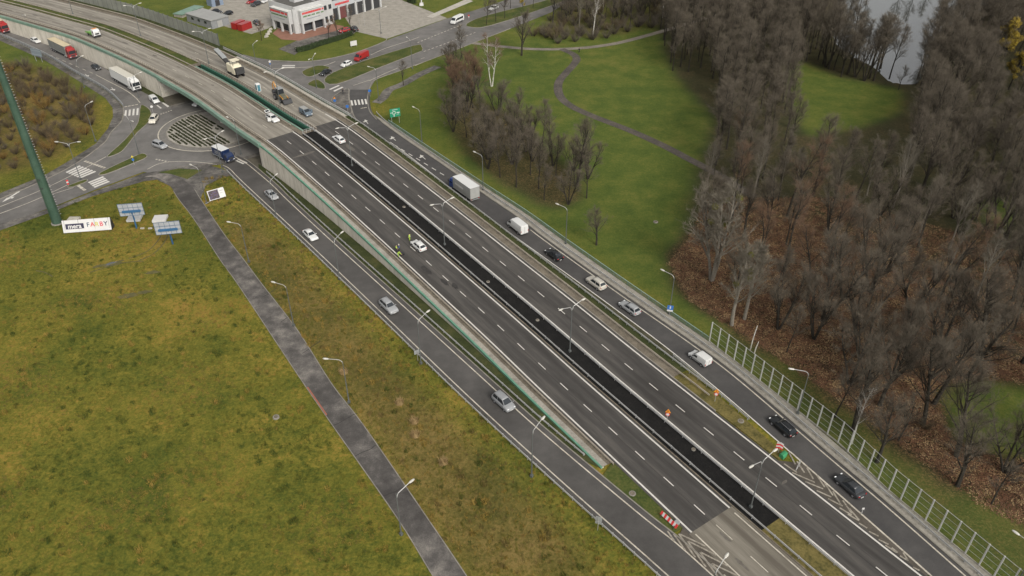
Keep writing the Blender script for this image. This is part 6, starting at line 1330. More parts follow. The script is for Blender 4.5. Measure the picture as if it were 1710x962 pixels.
# local: x along the right face, y back from it; left face runs along +y from the chamfered corner
HB=9.0
def bx(name,x0,x1,y0,y1,z0,z1,m,par=bd): b=MB(); b.box(((x0+x1)/2,(y0+y1)/2,(z0+z1)/2),(x1-x0,y1-y0,z1-z0)); return b.build(name,m,par)
LR_=(U(559,41)-U(500,58.5)).length; LF_=(U(457.5,40)-U(490,58)).length
b=MB(); pl=[(1.8,1.2),(LR_+2,1.2),(LR_+2,16),(1.0,16),(1.0,2.0)]
n=len(pl); b.add([(x,y,0) for x,y in pl]+[(x,y,HB) for x,y in pl],[tuple(range(n-1,-1,-1)),tuple(range(n,2*n))]+[(i,(i+1)%n,n+(i+1)%n,n+i) for i in range(n)]); b.build('wall',M_PLAS,bd)
rf=bx('roof',1.5,LR_+1.5,1.7,15.5,HB+.004,HB+.05,M_ROOFF)
for q in ((1.0,LR_+2.0,1.2,1.55),(1.0,LR_+2.0,15.65,16.0),(1.0,1.35,1.55,15.65),(LR_+1.65,LR_+2,1.55,15.65)): bx('parapet',q[0],q[1],q[2],q[3],HB,HB+.5,M_PLAS,bd)
bx('roof_hatch',6,10,7,10,HB+.05,HB+1.3,M_PLAS); bx('roof_unit',12,14,4,6,HB+.05,HB+.9,M_GREYW)
# projecting sign bays on columns, right face and left face
def bay(axis):
    L=10.5; z0,z1=3.4,8.0
    def B(name,u0,u1,v0,v1,za,zb,m):
        if axis=='r': return bx(name,u0,u1,v0,v1,za,zb,m)
        return bx(name,v0-.2,v1-.2,u0,u1,za,zb,m)
    B('sign_bay',2.6,2.6+L,-.4,1.19,z0,z1,M_PLAS)
    for i in range(3): B('column',2.6+i*(L-.7)/2,3.3+i*(L-.7)/2,-.45,.25,0,z0-.003,M_PLAS)
    for i in range(6): B('canopy_pane',2.7+i*L/6,2.7+(i+1)*L/6-.15,-.75,1.18,z1+.01,z1+.12,M_CAN)
    g=random.Random(4 if axis=='r' else 5)
    for zz,hh,m,l0,l1,nm in ((7.0,.75,M_RED,.6,L-.5,'lettering_red'),(5.9,.5,M_LGRN,.9,L-.6,'lettering_green'),(4.8,.32,M_LGREY,2.2,L-2.0,'lettering_grey')):
        b=MB(); u=2.6+l0
        while u<2.6+l1:
            w_=g.uniform(.18,.34)*hh/.5
            if g.random()<.9:
                if axis=='r': b.box((u+w_/2,-.42,zz),(w_*.8,.05,hh*g.uniform(.8,1)))
                else: b.box((-.62,u+w_/2,zz),(.05,w_*.8,hh*g.uniform(.8,1)))
            u+=w_
        b.build(nm,m,bd)
    B('recess_glass',3.4,2.4+L,1.10,1.194,.3,3.2,M_WIN)
bay('r'); bay('l')
for i in range(4):
    x=14.2+i*2.2
    for z0,z1 in ((5.6,7.2),(1.0,3.2)):
        if x+1.3<LR_+2: w_=bx('window',x,x+1.3,1.13,1.197,z0,z1,M_WIN); bx('sill',x-.05,x+1.35,1.05,1.198,z0-.12,z0-.01,M_PLAS,bd)
for y in (13.6,14.9): 
    for z0,z1 in ((5.4,7.0),(1.2,2.8)): bx('window',.93,.997,y,y+.8,z0,z1,M_WIN)
# garage wing
x0=LR_+2.003
bx('garage_wing',x0,x0+26,4,18,0,7.0,M_GREYW); bx('garage_roof',x0+.3,x0+25.7,4.3,17.7,7.004,7.1,M_ROOFF)
for i in range(6):
    xx=x0+.8+i*4.2; bx('garage_door',xx,xx+3.3,3.9,3.997,.02,4.3,M_DARK if i!=1 else mat('door_maroon',(.12,.04,.04),rough=.5)); bx('pillar',xx+3.35,xx+4.1,3.4,3.99,0,4.8,M_PLAS)
b=MB(); g=random.Random(9)
for i in range(11): b.box((x0+3.6+i*.62,3.9,5.6),(.45,.08,.8*g.uniform(.85,1)))
b.build('lettering_red',M_RED,bd)
for i in range(5): bx('window',x0+13+i*2.3,x0+14.4+i*2.3,3.93,3.996,5.2,6.5,M_WIN)
# forecourt pole pair
for px in ((600.5,42),(609,44)):
    o=thing('flagpole','thin grey mast on the forecourt edge, %s of two'%('left' if px[0]<605 else 'right'),'mast',U(*px)); b=MB(); b.tube((0,0,0),(0,0,8),.06,.04); b.build('pole',M_GALV,o); b=MB(); b.box((0,0,8),(.25,.25,.12)); b.build('cap',M_GALV,o)
# shed
a_s=adir((355,48),(383,40)); sh=thing('shed','long grey shed with pale flat roof below the car park','shed',U(355,49),a_s)
bx('wall',0,7.5,0,15.5,0,3.0,mat('shed_cladding',(.20,.205,.21),rough=.7,noise=[(2,.6)],stops=[(.3,(.16,.165,.17)),(.7,(.24,.245,.25))]),sh); bx('roof',-.3,7.8,-.3,15.8,3.004,3.2,LTG,sh); bx('door',2.5,4.5,-.06,-.004,.1,2.4,M_GALV,sh); 
for i in range(3): bx('window',-.06,-.004,3+i*4,4.4+i*4,1.4,2.3,M_WIN,sh)
so_=thing('low_shelter','low green grey roofed shelter behind the noise barrier','shelter',U(305,30),adir((305,30),(330,20))); bx('wall',0,12,0,4,0,1.0,M_PAVE,so_); bx('roof',-.2,12.2,-.2,4.2,1.004,1.3,M_TEAL,so_)
for px,lb in (((399,46.5),'red skip container, left of two beside the shed'),((409.5,49),'red skip container, right of two beside the shed')):
    o=thing('red_container',lb,'container',U(*px),adir((405,49),(418,44)),'red containers by the shed'); b=MB(); b.box((0,0,1.2),(5.0,2.3,2.2)); b.build('body',REDP,o); b=MB(); b.box((0,0,2.36),(5.1,2.4,.1)); b.build('lid',REDP,o)
    for sd_ in (1,-1):
        for i in range(5): b=MB(); b.box((-2+i,sd_*1.18,1.2),(.12,.06,2.0)); b.build('rib',REDP,o)
bs=thing('storage_hut','blue grey hut with dark door at the top of the car park','hut',U(355,12),adir((355,12),(385,5))); bx('wall',0,5,0,4,0,3,mat('hut_blue',(.16,.20,.26),rough=.6),bs); bx('roof',-.2,5.2,-.2,4.2,3.004,3.15,M_POST,bs); bx('door',1.5,3.4,-.05,-.004,.1,2.3,M_DARK,bs)
# stone blocks by the red paving
for i,px in enumerate([(450,54),(447,58),(445,62),(452,50)]):
    o=tag(MB().box((U(*px).x,U(*px).y,.3),(1.6,.8,.6),.5+i*.3,taper=.85).build('stone_block',M_CONC),'pale stone block in the row beside the red paving','stone','stone blocks by the red paving')
# hedge
M_HED=mat('hedge_leaves',rough=.85,spec=.2,coord='obj',noise=[(1.5,.9)],stops=[(.3,(.012,.020,.009)),(.7,(.035,.050,.018))])
def hedge(px,label,w=1.3,h=1.6):
    ln=resample(smoothline(UL(px),5),.5); o=thing('hedge',label,'hedge',ln[0]); g=random.Random(3); b=MB(); core=MB()
    loc=[p-ln[0] for p in ln]; sweep(core,loc,[(-w*.4,0),(w*.4,0),(w*.36,h*.9),(-w*.36,h*.9)]); core.build('core',M_HED,o)
    for p in loc:
        for _ in range(70):
            q=p+Vector((g.uniform(-.4,.4),0,0)); a=g.uniform(0,6.28); q+=Vector((math.cos(a)*w*.5*g.uniform(.7,1.1),math.sin(a)*w*.5*g.uniform(.7,1.1),g.uniform(.1,h*1.05))); d=Vector((g.uniform(-1,1),g.uniform(-1,1),g.uniform(-1,1))).normalized()*.13; e=d.orthogonal()*.7
            b.add([q-d,q+e,q+d,q-e],[(0,1,2,3)])
    stuff(b.build('leaves',M_HED,o)); return o
hedge([(496,87),(512,84),(535,76),(565,67),(588,58.5)],'dark clipped hedge along the lawn in front of the building'); 
hedge([(683,3),(689,5),(694,6)],'dark round evergreen bush at the top beside the statue',2.2,2.6)
# ================================================================ SIGNS, BOARDS, MAST
def sign_frame(px,hd,label,name,cat):
    """local x = face normal towards hd"""
    p=U(*px); return thing(name,label,cat,p,math.atan2(hd.y,hd.x))
def slab_yz(o,name,y0,y1,z0,z1,x,m,t=.06): b=MB(); b.box((x,(y0+y1)/2,(z0+z1)/2),(t,y1-y0,z1-z0)); return b.build(name,m,o)
def text(o,txt,y,z,size,m,x,name='lettering',bold=0.0):
    cu=bpy.data.curves.new('t','FONT'); cu.body=txt; cu.size=size; cu.extrude=.01; cu.offset=bold; cu.align_x='CENTER'; cu.align_y='CENTER'
    to=bpy.data.objects.new('t',cu); COL.objects.link(to); dg=bpy.context.evaluated_depsgraph_get(); me=bpy.data.meshes.new_from_object(to.evaluated_get(dg)); bpy.data.objects.remove(to)
    me.materials.clear(); me.materials.append(m)
    # text x -> local y (mirrored so it reads from +x), text y -> z
    for v in me.vertices: a,c,e=v.co; v.co=(x+e,y+a,z+c)
    return link(name,me,o)
# long paint advert board on the meadow, leaning back
A,B=U(107,392),U(187,386); wd=(B-A).length; mid=(A+B)/2; dirb=math.atan2((B-A).y,(B-A).x)
ad=thing('advert_board','long white advert board reading mera FARBY standing on the meadow','billboard',mid,dirb-math.pi/2)
pv=ad
def tilt(o): o.rotation_euler=(0,R(-22),0); return o
tl=2.7
tilt(slab_yz(ad,'panel',-wd/2,wd/2,.35,.35+tl,0,M_WHITE,.1))
tilt(slab_yz(ad,'dark_badge',-wd/2+.6,-wd/2+wd*.44,.35+tl*.27,.35+tl*.70,.055,mat('badge_navy',(.02,.018,.04),rough=.5),.03))
tilt(text(ad,'mera',-wd/2+.6+(wd*.44-.6)/2,.35+tl*.48,1.35,M_WHITE,.075,'lettering_mera',.03))
for i,(ch,c) in enumerate(zip('FARBY',[(.03,.05,.08),(.45,.03,.03),(.40,.36,.06),(.45,.03,.05),(.03,.03,.07)])):
    tilt(text(ad,ch,-wd/2+wd*(.53+.092*i),.35+tl*.52,1.35,mat('letter_%d'%i,c,rough=.5),.055,'letter',.02))
for y in (-wd/2+.4,-wd/6,wd/6,wd/2-.4):
    b=MB(); b.path([(0,y,0),(-1.15,y,2.9)],.05); b.build('strut',M_DARK,ad); b=MB(); b.path([(-2.2,y,0),(-.9,y,2.4)],.05); b.build('back_strut',M_DARK,ad)
b=MB(); b.slab([Vector((-.1,wd/2+.04,.3)),Vector((-2.2,wd/2+.04,.05)),Vector((-1.25,wd/2+.04,2.95)),Vector((-1.15,wd/2+.04,2.95))],.04); b.build('side_panel',M_DARK,ad)
# two framed boards on posts seen from behind
M_BBK=mat('board_back',rough=.6,noise=[(.5,.8)],stops=[(.3,(.25,.26,.27)),(.7,(.33,.34,.35))]); M_BFR=mat('board_frame',(.06,.10,.15),rough=.5)
def board(base,cn,label):
    p=U(*base); zc=5.0; c=[U(*q,zc) for q in cn]   # cn: left and right middle of the panel
    dv=c[1]-c[0]; wdt=dv.length; a=math.atan2(dv.y,dv.x)
    mid=(c[0]+c[1])/2; o=thing('billboard',label,'billboard',p,a-math.pi/2,'framed boards on posts')
    off=Matrix.Rotation(-(a-math.pi/2),3,'Z')@Vector((mid.x-p.x,mid.y-p.y,0)); hh=2.9; z0=zc-hh/2
    X,Y=off.x,off.y
    b=MB(); b.box((X+.35,Y,zc),(.12,wdt,hh)); pn=b.build('panel',M_BBK,o)
    for i in range(6): b=MB(); b.box((X+.44,Y-wdt/2+wdt*i/5,zc),(.08,.07,hh)); b.build('frame_bar',M_BFR,o)
    for i in range(4): b=MB(); b.box((X+.44,Y,z0+hh*i/3),(.08,wdt,.07)); b.build('frame_bar',M_BFR,o)
    b=MB(); b.box((X+.6,Y,zc-.35),(.35,wdt*.75,.45)); b.build('cross_beam',mat('beam_blue',(.03,.10,.20),rough=.5),o)
    b=MB(); b.path([(0,0,-.2),(X*.5,Y*.5,zc*.5),(X+.6,Y,zc-.3)],.17,8); b.build('post',MATS['beam_blue'],o)
board((228,381),((199,350),(240,347)),'framed board on a blue post seen from behind, left of two')
board((288.5,407),((259,381),(302,377)),'framed board on a blue post seen from behind, right of two')
for px,lb in (((225.5,366),'white panel lying on the grass under the left framed board'),((268,367),'pale panel lying on the grass behind the right framed board')):
    o=U(*px); q=MB().box((o.x,o.y,.3),(2.9,2.6,.5),.12).build('ground_panel',M_WHITE); tag(q,lb,'panel')
for px in ((238,382),(251,382)):
    o=U(*px); tag(MB().box((o.x,o.y,.12),(.8,.35,.25),.1).build('pale_slab',M_CONC),'small pale slab lying in the meadow between the framed boards','slab','pale slabs in the meadow')
# picture billboard
A,B=U(352,340),U(379,332); o=thing('picture_board','small billboard with a dark group picture and a white right half','billboard',(A+B)/2,math.atan2((B-A).y,(B-A).x)-math.pi/2); wd=(B-A).length
tilt(slab_yz(o,'panel',-wd/2,wd/2,.6,2.9,0,M_WHITE,.1)); tilt(slab_yz(o,'picture',-wd/2+.15,wd*.14,.75,2.75,.055,mat('picture_dark',(.02,.018,.03),rough=.5,coord='obj',noise=[(2.2,1.2)],stops=[(.4,(.012,.011,.016)),(.52,(.07,.04,.04)),(.62,(.02,.02,.09)),(.8,(.2,.13,.10))]),.03))
tilt(slab_yz(o,'print_line',wd*.2,wd*.42,2.2,2.35,.055,M_LGREY,.02)); tilt(slab_yz(o,'print_line',wd*.2,wd*.38,1.7,1.8,.055,M_LGREY,.02))
for y in (-wd*.4,0,wd*.4): b=MB(); b.path([(0,y,-.1),(-.3,y,.8)],.05); b.build('leg',M_DARK,o)
b=MB(); b.tube((0,-wd/2-1.2,.3),(0,-wd/2,.6),.04); b.build('tow_bar',M_GALV,o)
# green lattice-less mast (monopole)
pb=U(96,372); mast=thing('transmission_pole','huge dark green steel monopole rising out of the picture on the left','pylon',pb)
M_MAST=mat('mast_green',rough=.55,spec=.35,coord='obj',noise=[(.4,.9),(3,.5)],stops=[(.3,(.026,.055,.036)),(.7,(.050,.088,.062))])
Hm=44; b=MB(); n=12; b.loft([[(r*math.cos(2*math.pi*k/n),r*math.sin(2*math.pi*k/n),z) for k in range(n)] for z,r in ((-.3,1.05),(14,.90),(14.01,.96),(14.4,.96),(14.41,.88),(28,.74),(28.01,.80),(28.4,.80),(28.41,.72),(Hm,.58))]); b.build('shaft',M_MAST,mast)
b=MB()
b=MB(); b.tube((0,0,-.3),(0,0,.12),1.35,1.3,16); b.build('footing',M_KERB,mast)
stp=MB(); stp.box((0,0,0),(.10,.34,.06)); sme=stp.mesh('step_bolt',M_GALV)
for i in range(70):
    z=2+i*.6; r=1.05-.011*z; a=.55+(.10 if i%2 else -.10); link('step_bolt',sme,mast,((r+.12)*math.cos(a),(r+.12)*math.sin(a),z),(0,0,a+math.pi/2))
for z in (9,11): b=MB(); b.box((0,-.98+.011*z,z),(.5,.12,.5)); b.build('plate',M_DARK,mast)
tag(MB().loft([[(pb.x+3.2+x,pb.y+1.2+y,z) for x,y in ((-1.2,-.7),(1.2,-.7),(1.2,.7),(-1.2,.7))] for z in (0,.5)]).build('concrete_block',M_CONC),'pale concrete block at the foot of the green pole','concrete block')
# green direction sign
sg=thing('direction_sign','green direction sign with a white roundabout arrow beside the exit ramp','road sign',U(661,206),adir((655,206),(671,203))-math.pi/2)
for y in (-1.1,1.1): b=MB(); b.tube((0,y,-.1),(0,y,4.3),.06); b.build('post',M_GALV,sg)
slab_yz(sg,'panel',-1.5,1.5,2.0,4.4,.1,mat('sign_green',(.008,.19,.10),rough=.5))
slab_yz(sg,'arrow_stem',-.45,-.22,2.1,3.0,.14,M_WHITE,.03)
b=MB(); b.path([(.15,-.34+.48*math.cos(t),3.2+.42*math.sin(t)) for t in [R(q) for q in range(-60,241,25)]],.09,5); b.build('arrow_ring',M_WHITE,sg)
for y0,y1,z0,z1 in ((.45,1.35,3.0,3.25),(.45,1.15,2.6,2.72),(-.8,.8,4.0,4.12),(-1.35,-.95,3.2,3.35)): slab_yz(sg,'print_line',y0,y1,z0,z1,.14,M_WHITE,.02)
# big sign seen from behind at the western queue
sb=thing('sign_back','large grey road sign seen from behind beside the queueing lorries','road sign',U(66,103),adir((58,100),(74,103))-math.pi/2)
for y in (-1.4,1.4): b=MB(); b.tube((0,y,-.1),(0,y,4.0),.08); b.build('post',M_POST,sb)
slab_yz(sb,'panel',-2.3,2.3,1.9,4.3,.1,mat('sign_back_grey',(.16,.19,.21),rough=.6))
for z in (2.4,3.7): slab_yz(sb,'stiffener',-2.2,2.2,z-.05,z+.05,.16,M_POST,.05)
# small signs
def psign(px,label,parts,h=2.6,deck=False,face=None):
    base=HW(*SPX(*px)) if deck else U(*px)
    o=thing('road_sign',label,'road sign',base,face if face is not None else math.atan2(-base.y,-base.x))
    b=MB(); b.tube((0,0,-.1),(0,0,h),.04); b.build('post',M_GALV,o)
    for nm,shape,z,sz,m in parts:
        b=MB()
        if shape=='disc': b.tube((.05,0,z),(.09,0,z),sz/2,n=16)
        elif shape=='tri': b.add([(.05,-sz/2,z-sz*.4),(.05,sz/2,z-sz*.4),(.05,0,z+sz*.45),(.09,-sz/2,z-sz*.4),(.09,sz/2,z-sz*.4),(.09,0,z+sz*.45)],[(0,2,1),(3,4,5),(0,1,4,3),(1,2,5,4),(2,0,3,5)])
        else: b.box((.08,0,z),(.05,sz[0],sz[1]))
        b.build(nm,m,o)
    return o
SGW=[('warning_triangle','tri',2.5,.9,M_ORANGE),('limit_disc_rim','disc',1.75,.7,M_RED)]
for px,dk,lb in (((1113,705),True,'orange roadwork warning and round sign in the black median'),((1193.5,671),False,'orange roadwork warning and round sign at the tip of the grass wedge')):
    o=psign(px,lb,SGW,2.4,dk); b=MB(); b.tube((.1,0,1.75),(.12,0,1.75),.25,n=16); b.build('limit_disc',M_WHITE,o); b=MB(); b.box((.11,0,2.45),(.02,.1,.3)); b.build('triangle_symbol',M_DARK,o)
o=psign((1117.6,527),'small blue and white sign on the lamp by the exit ramp',[('panel','box',1.9,(1.1,1.0),M_BLUE),('white_strip','box',1.2,(1.1,.35),M_WHITE)],2.4); b=MB(); b.box((.12,0,1.95),(.03,.2,.6)); b.build('arrow',M_WHITE,o)
psign((998,885),'grey sign seen edge-on behind the slip ramp guardrail',[('panel','box',2.2,(.9,.9),M_POST),('plate','box',1.4,(.9,.4),M_POST)],2.6,face=1.2)
psign((698,603),'grey sign back at the foot of the verge lamp',[('panel','box',2.0,(1.1,.8),M_POST)],2.4,face=2.2)
psign((560,176),'round blue arrow sign on the island by the viaduct',[('disc','disc',1.5,.8,M_BLUE),('yellow_diamond','tri',2.4,.7,M_ORANGE)],2.6)
psign((581,188),'blue crossing sign on the tip of the exit ramp island',[('panel','box',1.9,(.8,.8),M_BLUE),('triangle','tri',1.9,.45,M_WHITE)],2.4)
psign((618,161),'blue crossing sign by the zebra crossing of the exit ramp',[('panel','box',1.8,(.8,.7),M_BLUE)],2.2)
psign((224.5,275),'yellow sign with blue disc on the grassy splitter island',[('yellow_plate','tri',2.3,.6,mat('sign_yellow',(.55,.42,.03))),('disc','disc',1.4,.6,M_BLUE)],2.6)
psign((256,189),'white round sign at the give-way line of the slip island',[('disc','disc',2.0,.7,M_WHITE)],2.3)
psign((452,113),'small white sign beside the northern road behind the viaduct',[('disc','disc',2.0,.7,M_WHITE),('plate','box',1.3,(.4,.4),M_BLUE)],2.3)
psign((783,33),'red and white marker post beyond the minibus',[('red_plate','box',1.6,(.5,.5),M_RED),('white_plate','box',1.1,(.5,.3),M_WHITE)],1.9)
psign((115,311),'red and white striped marker on the western traffic island',[('red_plate','box',1.5,(.45,.4),M_RED),('white_plate','box',1.1,(.45,.4),M_WHITE),('red_plate','box',.7,(.45,.4),M_RED)],1.8)
# white info box on the lawn
o=U(591,78); q=thing('info_board','white box board on the lawn before the hedge','board',o,adir((586,79),(596,77))-math.pi/2); slab_yz(q,'panel',-1.2,1.2,.4,2.0,0,M_WHITE,.25)
for y in (-1,1): b=MB(); b.tube((0,y,0),(0,y,.4),.05); b.build('leg',M_GALV,q)
# red white arrow boards
def stripes(o,y0,y1,z0,z1,x,n):
    for i in range(n):
        a=y0+(y1-y0)*i/n; c=y0+(y1-y0)*(i+1)/n; slab_yz(o,'stripe',a,c-.003,z0,z1,x,M_RED if i%2==0 else M_WHITE,.05)
q=thing('barrier_board','long red and white striped barrier board on the grassy nose of the slip ramp','barrier',U(1112,876),adir((1100,862),(1124,884))-math.pi/2)
stripes(q,-1.55,1.55,.55,1.15,0,9)
for o_ in q.children: o_.rotation_euler=(0,R(-35),0)
for y in (-1.2,1.2): b=MB(); b.path([(0,y,0),(-.3,y,.7)],.05); b.build('leg',M_DARK,q)
b=MB(); b.box((-1.2,.8,.25),(.8,.6,.5)); b.build('ballast',M_POST,q)
q=thing('chevron_board','red and white chevron board at the nose of the exit ramp','barrier',U(1299,757),math.atan2(-60,-30)); 
for i in range(4): b=MB(); b.add([(0,-.5,.9+i*.32),(0,0,1.1+i*.32),(0,.5,.9+i*.32),(0,.5,1.2+i*.32),(0,0,1.4+i*.32),(0,-.5,1.2+i*.32),(.05,-.5,.9+i*.32),(.05,0,1.1+i*.32),(.05,.5,.9+i*.32),(.05,.5,1.2+i*.32),(.05,0,1.4+i*.32),(.05,-.5,1.2+i*.32)],[(6,7,10,11),(7,8,9,10),(0,5,4,1),(1,4,3,2),(6,0,1,7),(7,1,2,8),(11,10,4,5),(10,9,3,4)]); b.build('chevron',M_RED if i%2==0 else M_WHITE,q)
b=MB(); b.tube((-.05,0,0),(-.05,0,2.3),.05); b.build('post',M_GALV,q)
q=thing('grit_bin','bright green plastic grit bin beside the chevron board','bin',U(1307,763),.7); b=MB(); b.loft([[(x,-w_,z),(x,w_,z),(x,w_*.9,zt),(x,-w_*.9,zt)] for x,w_,z,zt in ((-.5,.38,.02,.6),(.5,.38,.02,.6))]); b.build('tub',mat('bin_green',(.035,.20,.085),rough=.45),q); b=MB(); b.loft([[(x,-.42,.62),(x,.42,.62),(x,.2,.85),(x,-.2,.85)] for x in (-.56,.56)]); b.build('lid',MATS['bin_green'],q)
q=thing('fallen_post','bent grey steel sign frame standing on the hatched nose','sign frame',U(1331,783),.4)
for a,c in (((0,0,0),(0,0,1.7)),((.5,.2,0),(.5,.2,1.5)),((0,0,1.0),(.5,.2,1.0)),((-.4,-.2,0),(0,0,.8))): b=MB(); b.tube(a,c,.06); b.build('bar',M_GALV,q)
q=thing('marker_post','thin grey marker post on the hatched gore','marker post',U(1438,859)); b=MB(); b.tube((0,0,0),(0,0,1.2),.06); b.build('post',M_GALV,q); b=MB(); b.box((0,0,1.2),(.3,.08,.35)); b.build('plate',M_WHITE,q)
# kerb rings and manholes
def manhole(px,label,r=.6,deck=False):
    p=HW(*SPX(*px)) if deck else U(*px); o=thing('manhole',label,'manhole',p); b=MB(); b.tube((0,0,-.1),(0,0,.16),r,r*.92,20); b.build('ring',M_KERB,o); b=MB(); b.tube((0,0,.163),(0,0,.2),r*.6,n=16); b.build('cover',M_STRIP,o)
for px,dk,lb in [((461,697),0,'round concrete manhole in the lower meadow'),((1095,371),0,'round concrete manhole on the lawn near the wood'),((1056,825),0,'round manhole on the grass wedge of the slip ramp'),((674.5,346),1,'round manhole in the black soil, nearest the bridge'),((815,471),1,'round manhole in the black soil beside the middle lamp stretch'),((897.5,535),1,'round manhole in the black soil just above the third lamp'),((1158,751),1,'round manhole in the black soil below the orange sign'),((1237,704),0,'round manhole on the dry grass wedge of the exit ramp')]: manhole(px,lb,.55 if not dk else .36,bool(dk))
# red edging on the footpath
tag(ribbon('red_edging',[p for p in FPL if U(498,626).y>p.y>U(556,713).y],.02,.2,.16,mat('edging_red',(.30,.10,.06),rough=.7),thick=.16),'short red edging strip along the left side of the footpath','edging')
# statue on the plinth at the top
o=thing('statue','small white statue on a plinth at the top of the lawn','statue',U(704,9)); b=MB(); b.box((0,0,.5),(1.6,1.6,1.0),taper=.8); b.build('plinth',M_WHITE,o); b=MB(); b.path([(0,0,1.0),(.05,0,1.6),(0,0,2.2),(.03,0,2.5)],[.28,.2,.26,.12],8); b.build('figure',M_WHITE,o)
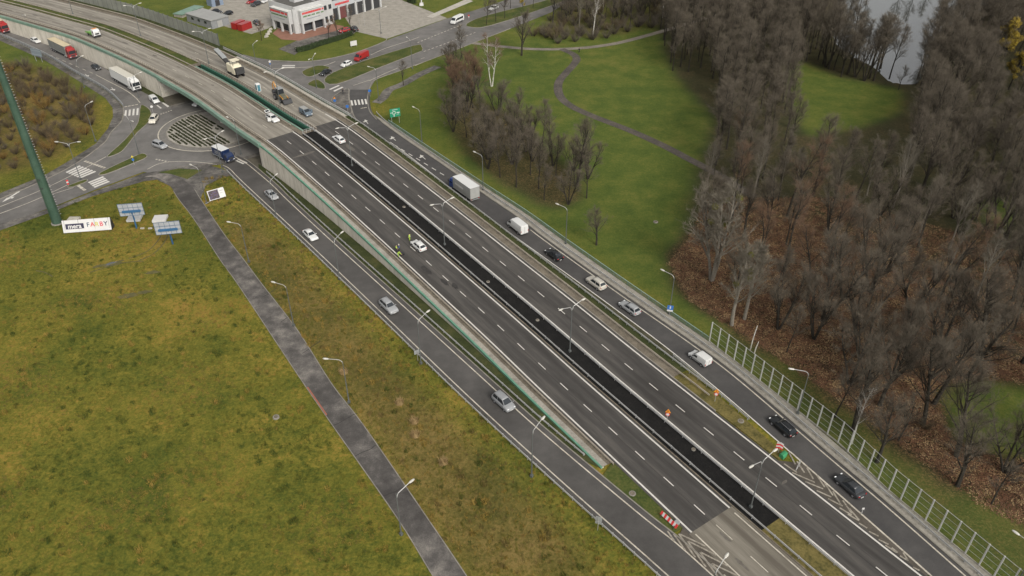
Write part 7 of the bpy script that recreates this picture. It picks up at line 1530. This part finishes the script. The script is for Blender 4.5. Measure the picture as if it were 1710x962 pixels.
# ================================================================ PEOPLE
M_HIV=mat('hi_vis_yellow',(.30,.44,.05),rough=.7); M_TROU=mat('dark_trousers',(.02,.022,.03),rough=.9); M_SKIN=mat('skin',(.42,.26,.19),rough=.6); M_HAIR=mat('hair_dark',(.025,.018,.012),rough=.8); M_COAT=mat('dark_coat',(.018,.018,.022),rough=.85); M_SHOE=mat('shoes_black',(.012,.012,.012),rough=.7); M_BLUJ=mat('blue_jacket',(.05,.10,.22),rough=.8); M_WHC=mat('white_helmet',(.55,.55,.53),rough=.4)
def person(label,base,rz,pose,top,leg,cap=None,stripes_=False):
    J={}
    if pose=='stand': J=dict(pel=(0,0,.95),ch=(0,0,1.32),nk=(.01,0,1.5),hd=(.03,0,1.66),lk=(.03,.11,.5),lf=(0,.12,.08),lt=(.16,.13,.04),rk=(.05,-.11,.5),rf=(.02,-.13,.08),rt=(.19,-.14,.04),le=(-.02,.26,1.15),lh=(.10,.26,.90),re=(.02,-.26,1.15),rh=(.16,-.22,.93))
    if pose=='walk': J=dict(pel=(0,0,.93),ch=(.03,0,1.3),nk=(.05,0,1.48),hd=(.08,0,1.64),lk=(.2,.1,.52),lf=(.32,.1,.1),lt=(.48,.1,.06),rk=(-.05,-.1,.5),rf=(-.32,-.1,.14),rt=(-.2,-.1,.04),le=(-.16,.25,1.12),lh=(-.12,.26,.88),re=(.18,-.25,1.14),rh=(.32,-.22,.95))
    if pose=='bend': J=dict(pel=(-.12,0,.86),ch=(.22,0,1.08),nk=(.38,0,1.12),hd=(.52,0,1.12),lk=(.04,.13,.45),lf=(-.04,.14,.08),lt=(.12,.15,.04),rk=(.08,-.13,.45),rf=(0,-.15,.08),rt=(.16,-.16,.04),le=(.42,.24,.82),lh=(.60,.16,.62),re=(.44,-.24,.82),rh=(.62,-.14,.62))
    names=['pel','ch','nk','hd','lk','lf','lt','rk','rf','rt','le','lh','re','rh','ls','rs','lhip','rhip']
    V=lambda k: Vector(J[k]); ch=V('ch'); pel=V('pel')
    J['ls']=tuple(ch+Vector((0,.19,.10))); J['rs']=tuple(ch+Vector((0,-.19,.10))); J['lhip']=tuple(pel+Vector((0,.10,-.05))); J['rhip']=tuple(pel+Vector((0,-.10,-.05)))
    E=[('pel','ch'),('ch','nk'),('nk','hd'),('pel','lhip'),('lhip','lk'),('lk','lf'),('lf','lt'),('pel','rhip'),('rhip','rk'),('rk','rf'),('rf','rt'),('ch','ls'),('ls','le'),('le','lh'),('ch','rs'),('rs','re'),('re','rh')]
    rad=dict(pel=(.17,.13),ch=(.18,.13),nk=(.065,.065),hd=(.105,.12),lk=.075,lf=.05,lt=.04,rk=.075,rf=.05,rt=.04,le=.055,lh=.04,re=.055,rh=.04,ls=.075,rs=.075,lhip=.10,rhip=.10)
    me=bpy.data.meshes.new('body'); me.from_pydata([J[k] for k in names],[(names.index(a),names.index(c)) for a,c in E],[]); ob=bpy.data.objects.new('tmp',me); COL.objects.link(ob)
    ob.modifiers.new('skin','SKIN'); 
    for i,k in enumerate(names):
        r=rad[k]; me.skin_vertices[0].data[i].radius=r if isinstance(r,tuple) else (r,r); me.skin_vertices[0].data[i].use_root=(k=='pel')
    sb_=ob.modifiers.new('s','SUBSURF'); sb_.levels=1; sb_.render_levels=1
    m2=bpy.data.meshes.new_from_object(ob.evaluated_get(bpy.context.evaluated_depsgraph_get())); bpy.data.objects.remove(ob)
    m2.materials.clear()
    for q in (top,leg,M_SKIN,M_SHOE): m2.materials.append(q)
    seg=[(V(a),V(c),0 if (a,c) in (('pel','ch'),('ch','ls'),('ch','rs'),('ls','le'),('rs','re'),('le','lh'),('re','rh')) else 2 if (a,c) in (('ch','nk'),('nk','hd')) else 3 if a in('lf','rf') else 1) for a,c in E]
    for f in m2.polygons:
        c=f.center; best=min(seg,key=lambda s_:(s_[0].lerp(s_[1],max(0,min(1,(c-s_[0]).dot(s_[1]-s_[0])/(s_[1]-s_[0]).length_squared)))-c).length); k=best[2]
        if k==0 and min((c-V('lh')).length,(c-V('rh')).length)<.06: k=2
        f.material_index=k; f.use_smooth=True
    o=thing('person',label,'person',base,rz,'people on the roads'); link('body',m2,o)
    hd=V('hd'); b=MB(); n=10
    b.loft([[(hd.x-.01+r*math.cos(2*math.pi*k/n),hd.y+r*math.sin(2*math.pi*k/n),hd.z+z) for k in range(n)] for z,r in ((.02,.118),(.07,.116),(.12,.085),(.15,.03))]); b.build('helmet' if cap else 'hair',cap or M_HAIR,o,smooth=True)
    b=MB(); b.tube(hd+Vector((.10,0,-.01)),hd+Vector((.135,0,-.03)),.018,.012,5); b.build('nose',M_SKIN,o)
    for h_ in ('lh','rh'):
        p=V(h_); dn=(p-V('le' if h_=='lh' else 're')).normalized(); b=MB(); b.tube(p,p+dn*.09,.035,.04,6); sd_=dn.orthogonal().normalized()
        for i in range(4): q=p+dn*.08+sd_*(i-1.5)*.02; b.path([q,q+dn*.05,q+dn*.085+Vector((.012,0,0))],.009,4)
        q=p+dn*.03+sd_*.035; b.path([q,q+sd_*.03+dn*.03,q+sd_*.035+dn*.06],.011,4); b.build('hand',M_SKIN,o)
    if stripes_:
        p=pel.lerp(ch,.45); b=MB(); b.tube(p-Vector((0,0,.03)),p+Vector((0,0,.03)),.2,n=12); b.build('reflective_band',M_WHC,o)
    return o
def dk(px): return HW(*SPX(*px))
person('worker in yellow green hi-vis clothing standing behind the parked white car',dk((684.5,402)),2.6,'stand',M_HIV,M_HIV,stripes_=True)
person('worker in hi-vis jacket bending over at the edge line, nearer the camera',dk((665.5,429)),.2,'bend',M_HIV,M_HIV)
person('worker in hi-vis vest standing behind the bending worker at the edge line',dk((662.5,421)),.0,'stand',M_HIV,M_TROU)
person('helper in blue jacket standing beside the workers at the edge line',dk((667,420)),3.3,'stand',M_BLUJ,M_TROU,M_WHC)
q=thing('marking_cart','small dark cart beside the workers at the edge line','cart',dk((670.5,426)),.8); b=MB(); b.box((0,0,.45),(.9,.55,.4)); b.build('tank',M_DARK,q); b=MB(); b.path([(-.4,0,.6),(-.8,0,1.0)],.025); b.build('handle',M_GALV,q)
for x in (-.3,.35):
    for y in (.3,-.3): b=MB(); b.tube((x,y-.04,.15),(x,y+.04,.15),.15,n=12); b.build('wheel',M_BLK,q)
person('pedestrian in dark coat walking on the island by the viaduct',U(573,157,.16),1.2,'walk',M_COAT,M_TROU)
person('pedestrian in black walking where the park paths meet',U(967,88,.03),.5,'walk',M_COAT,M_COAT)
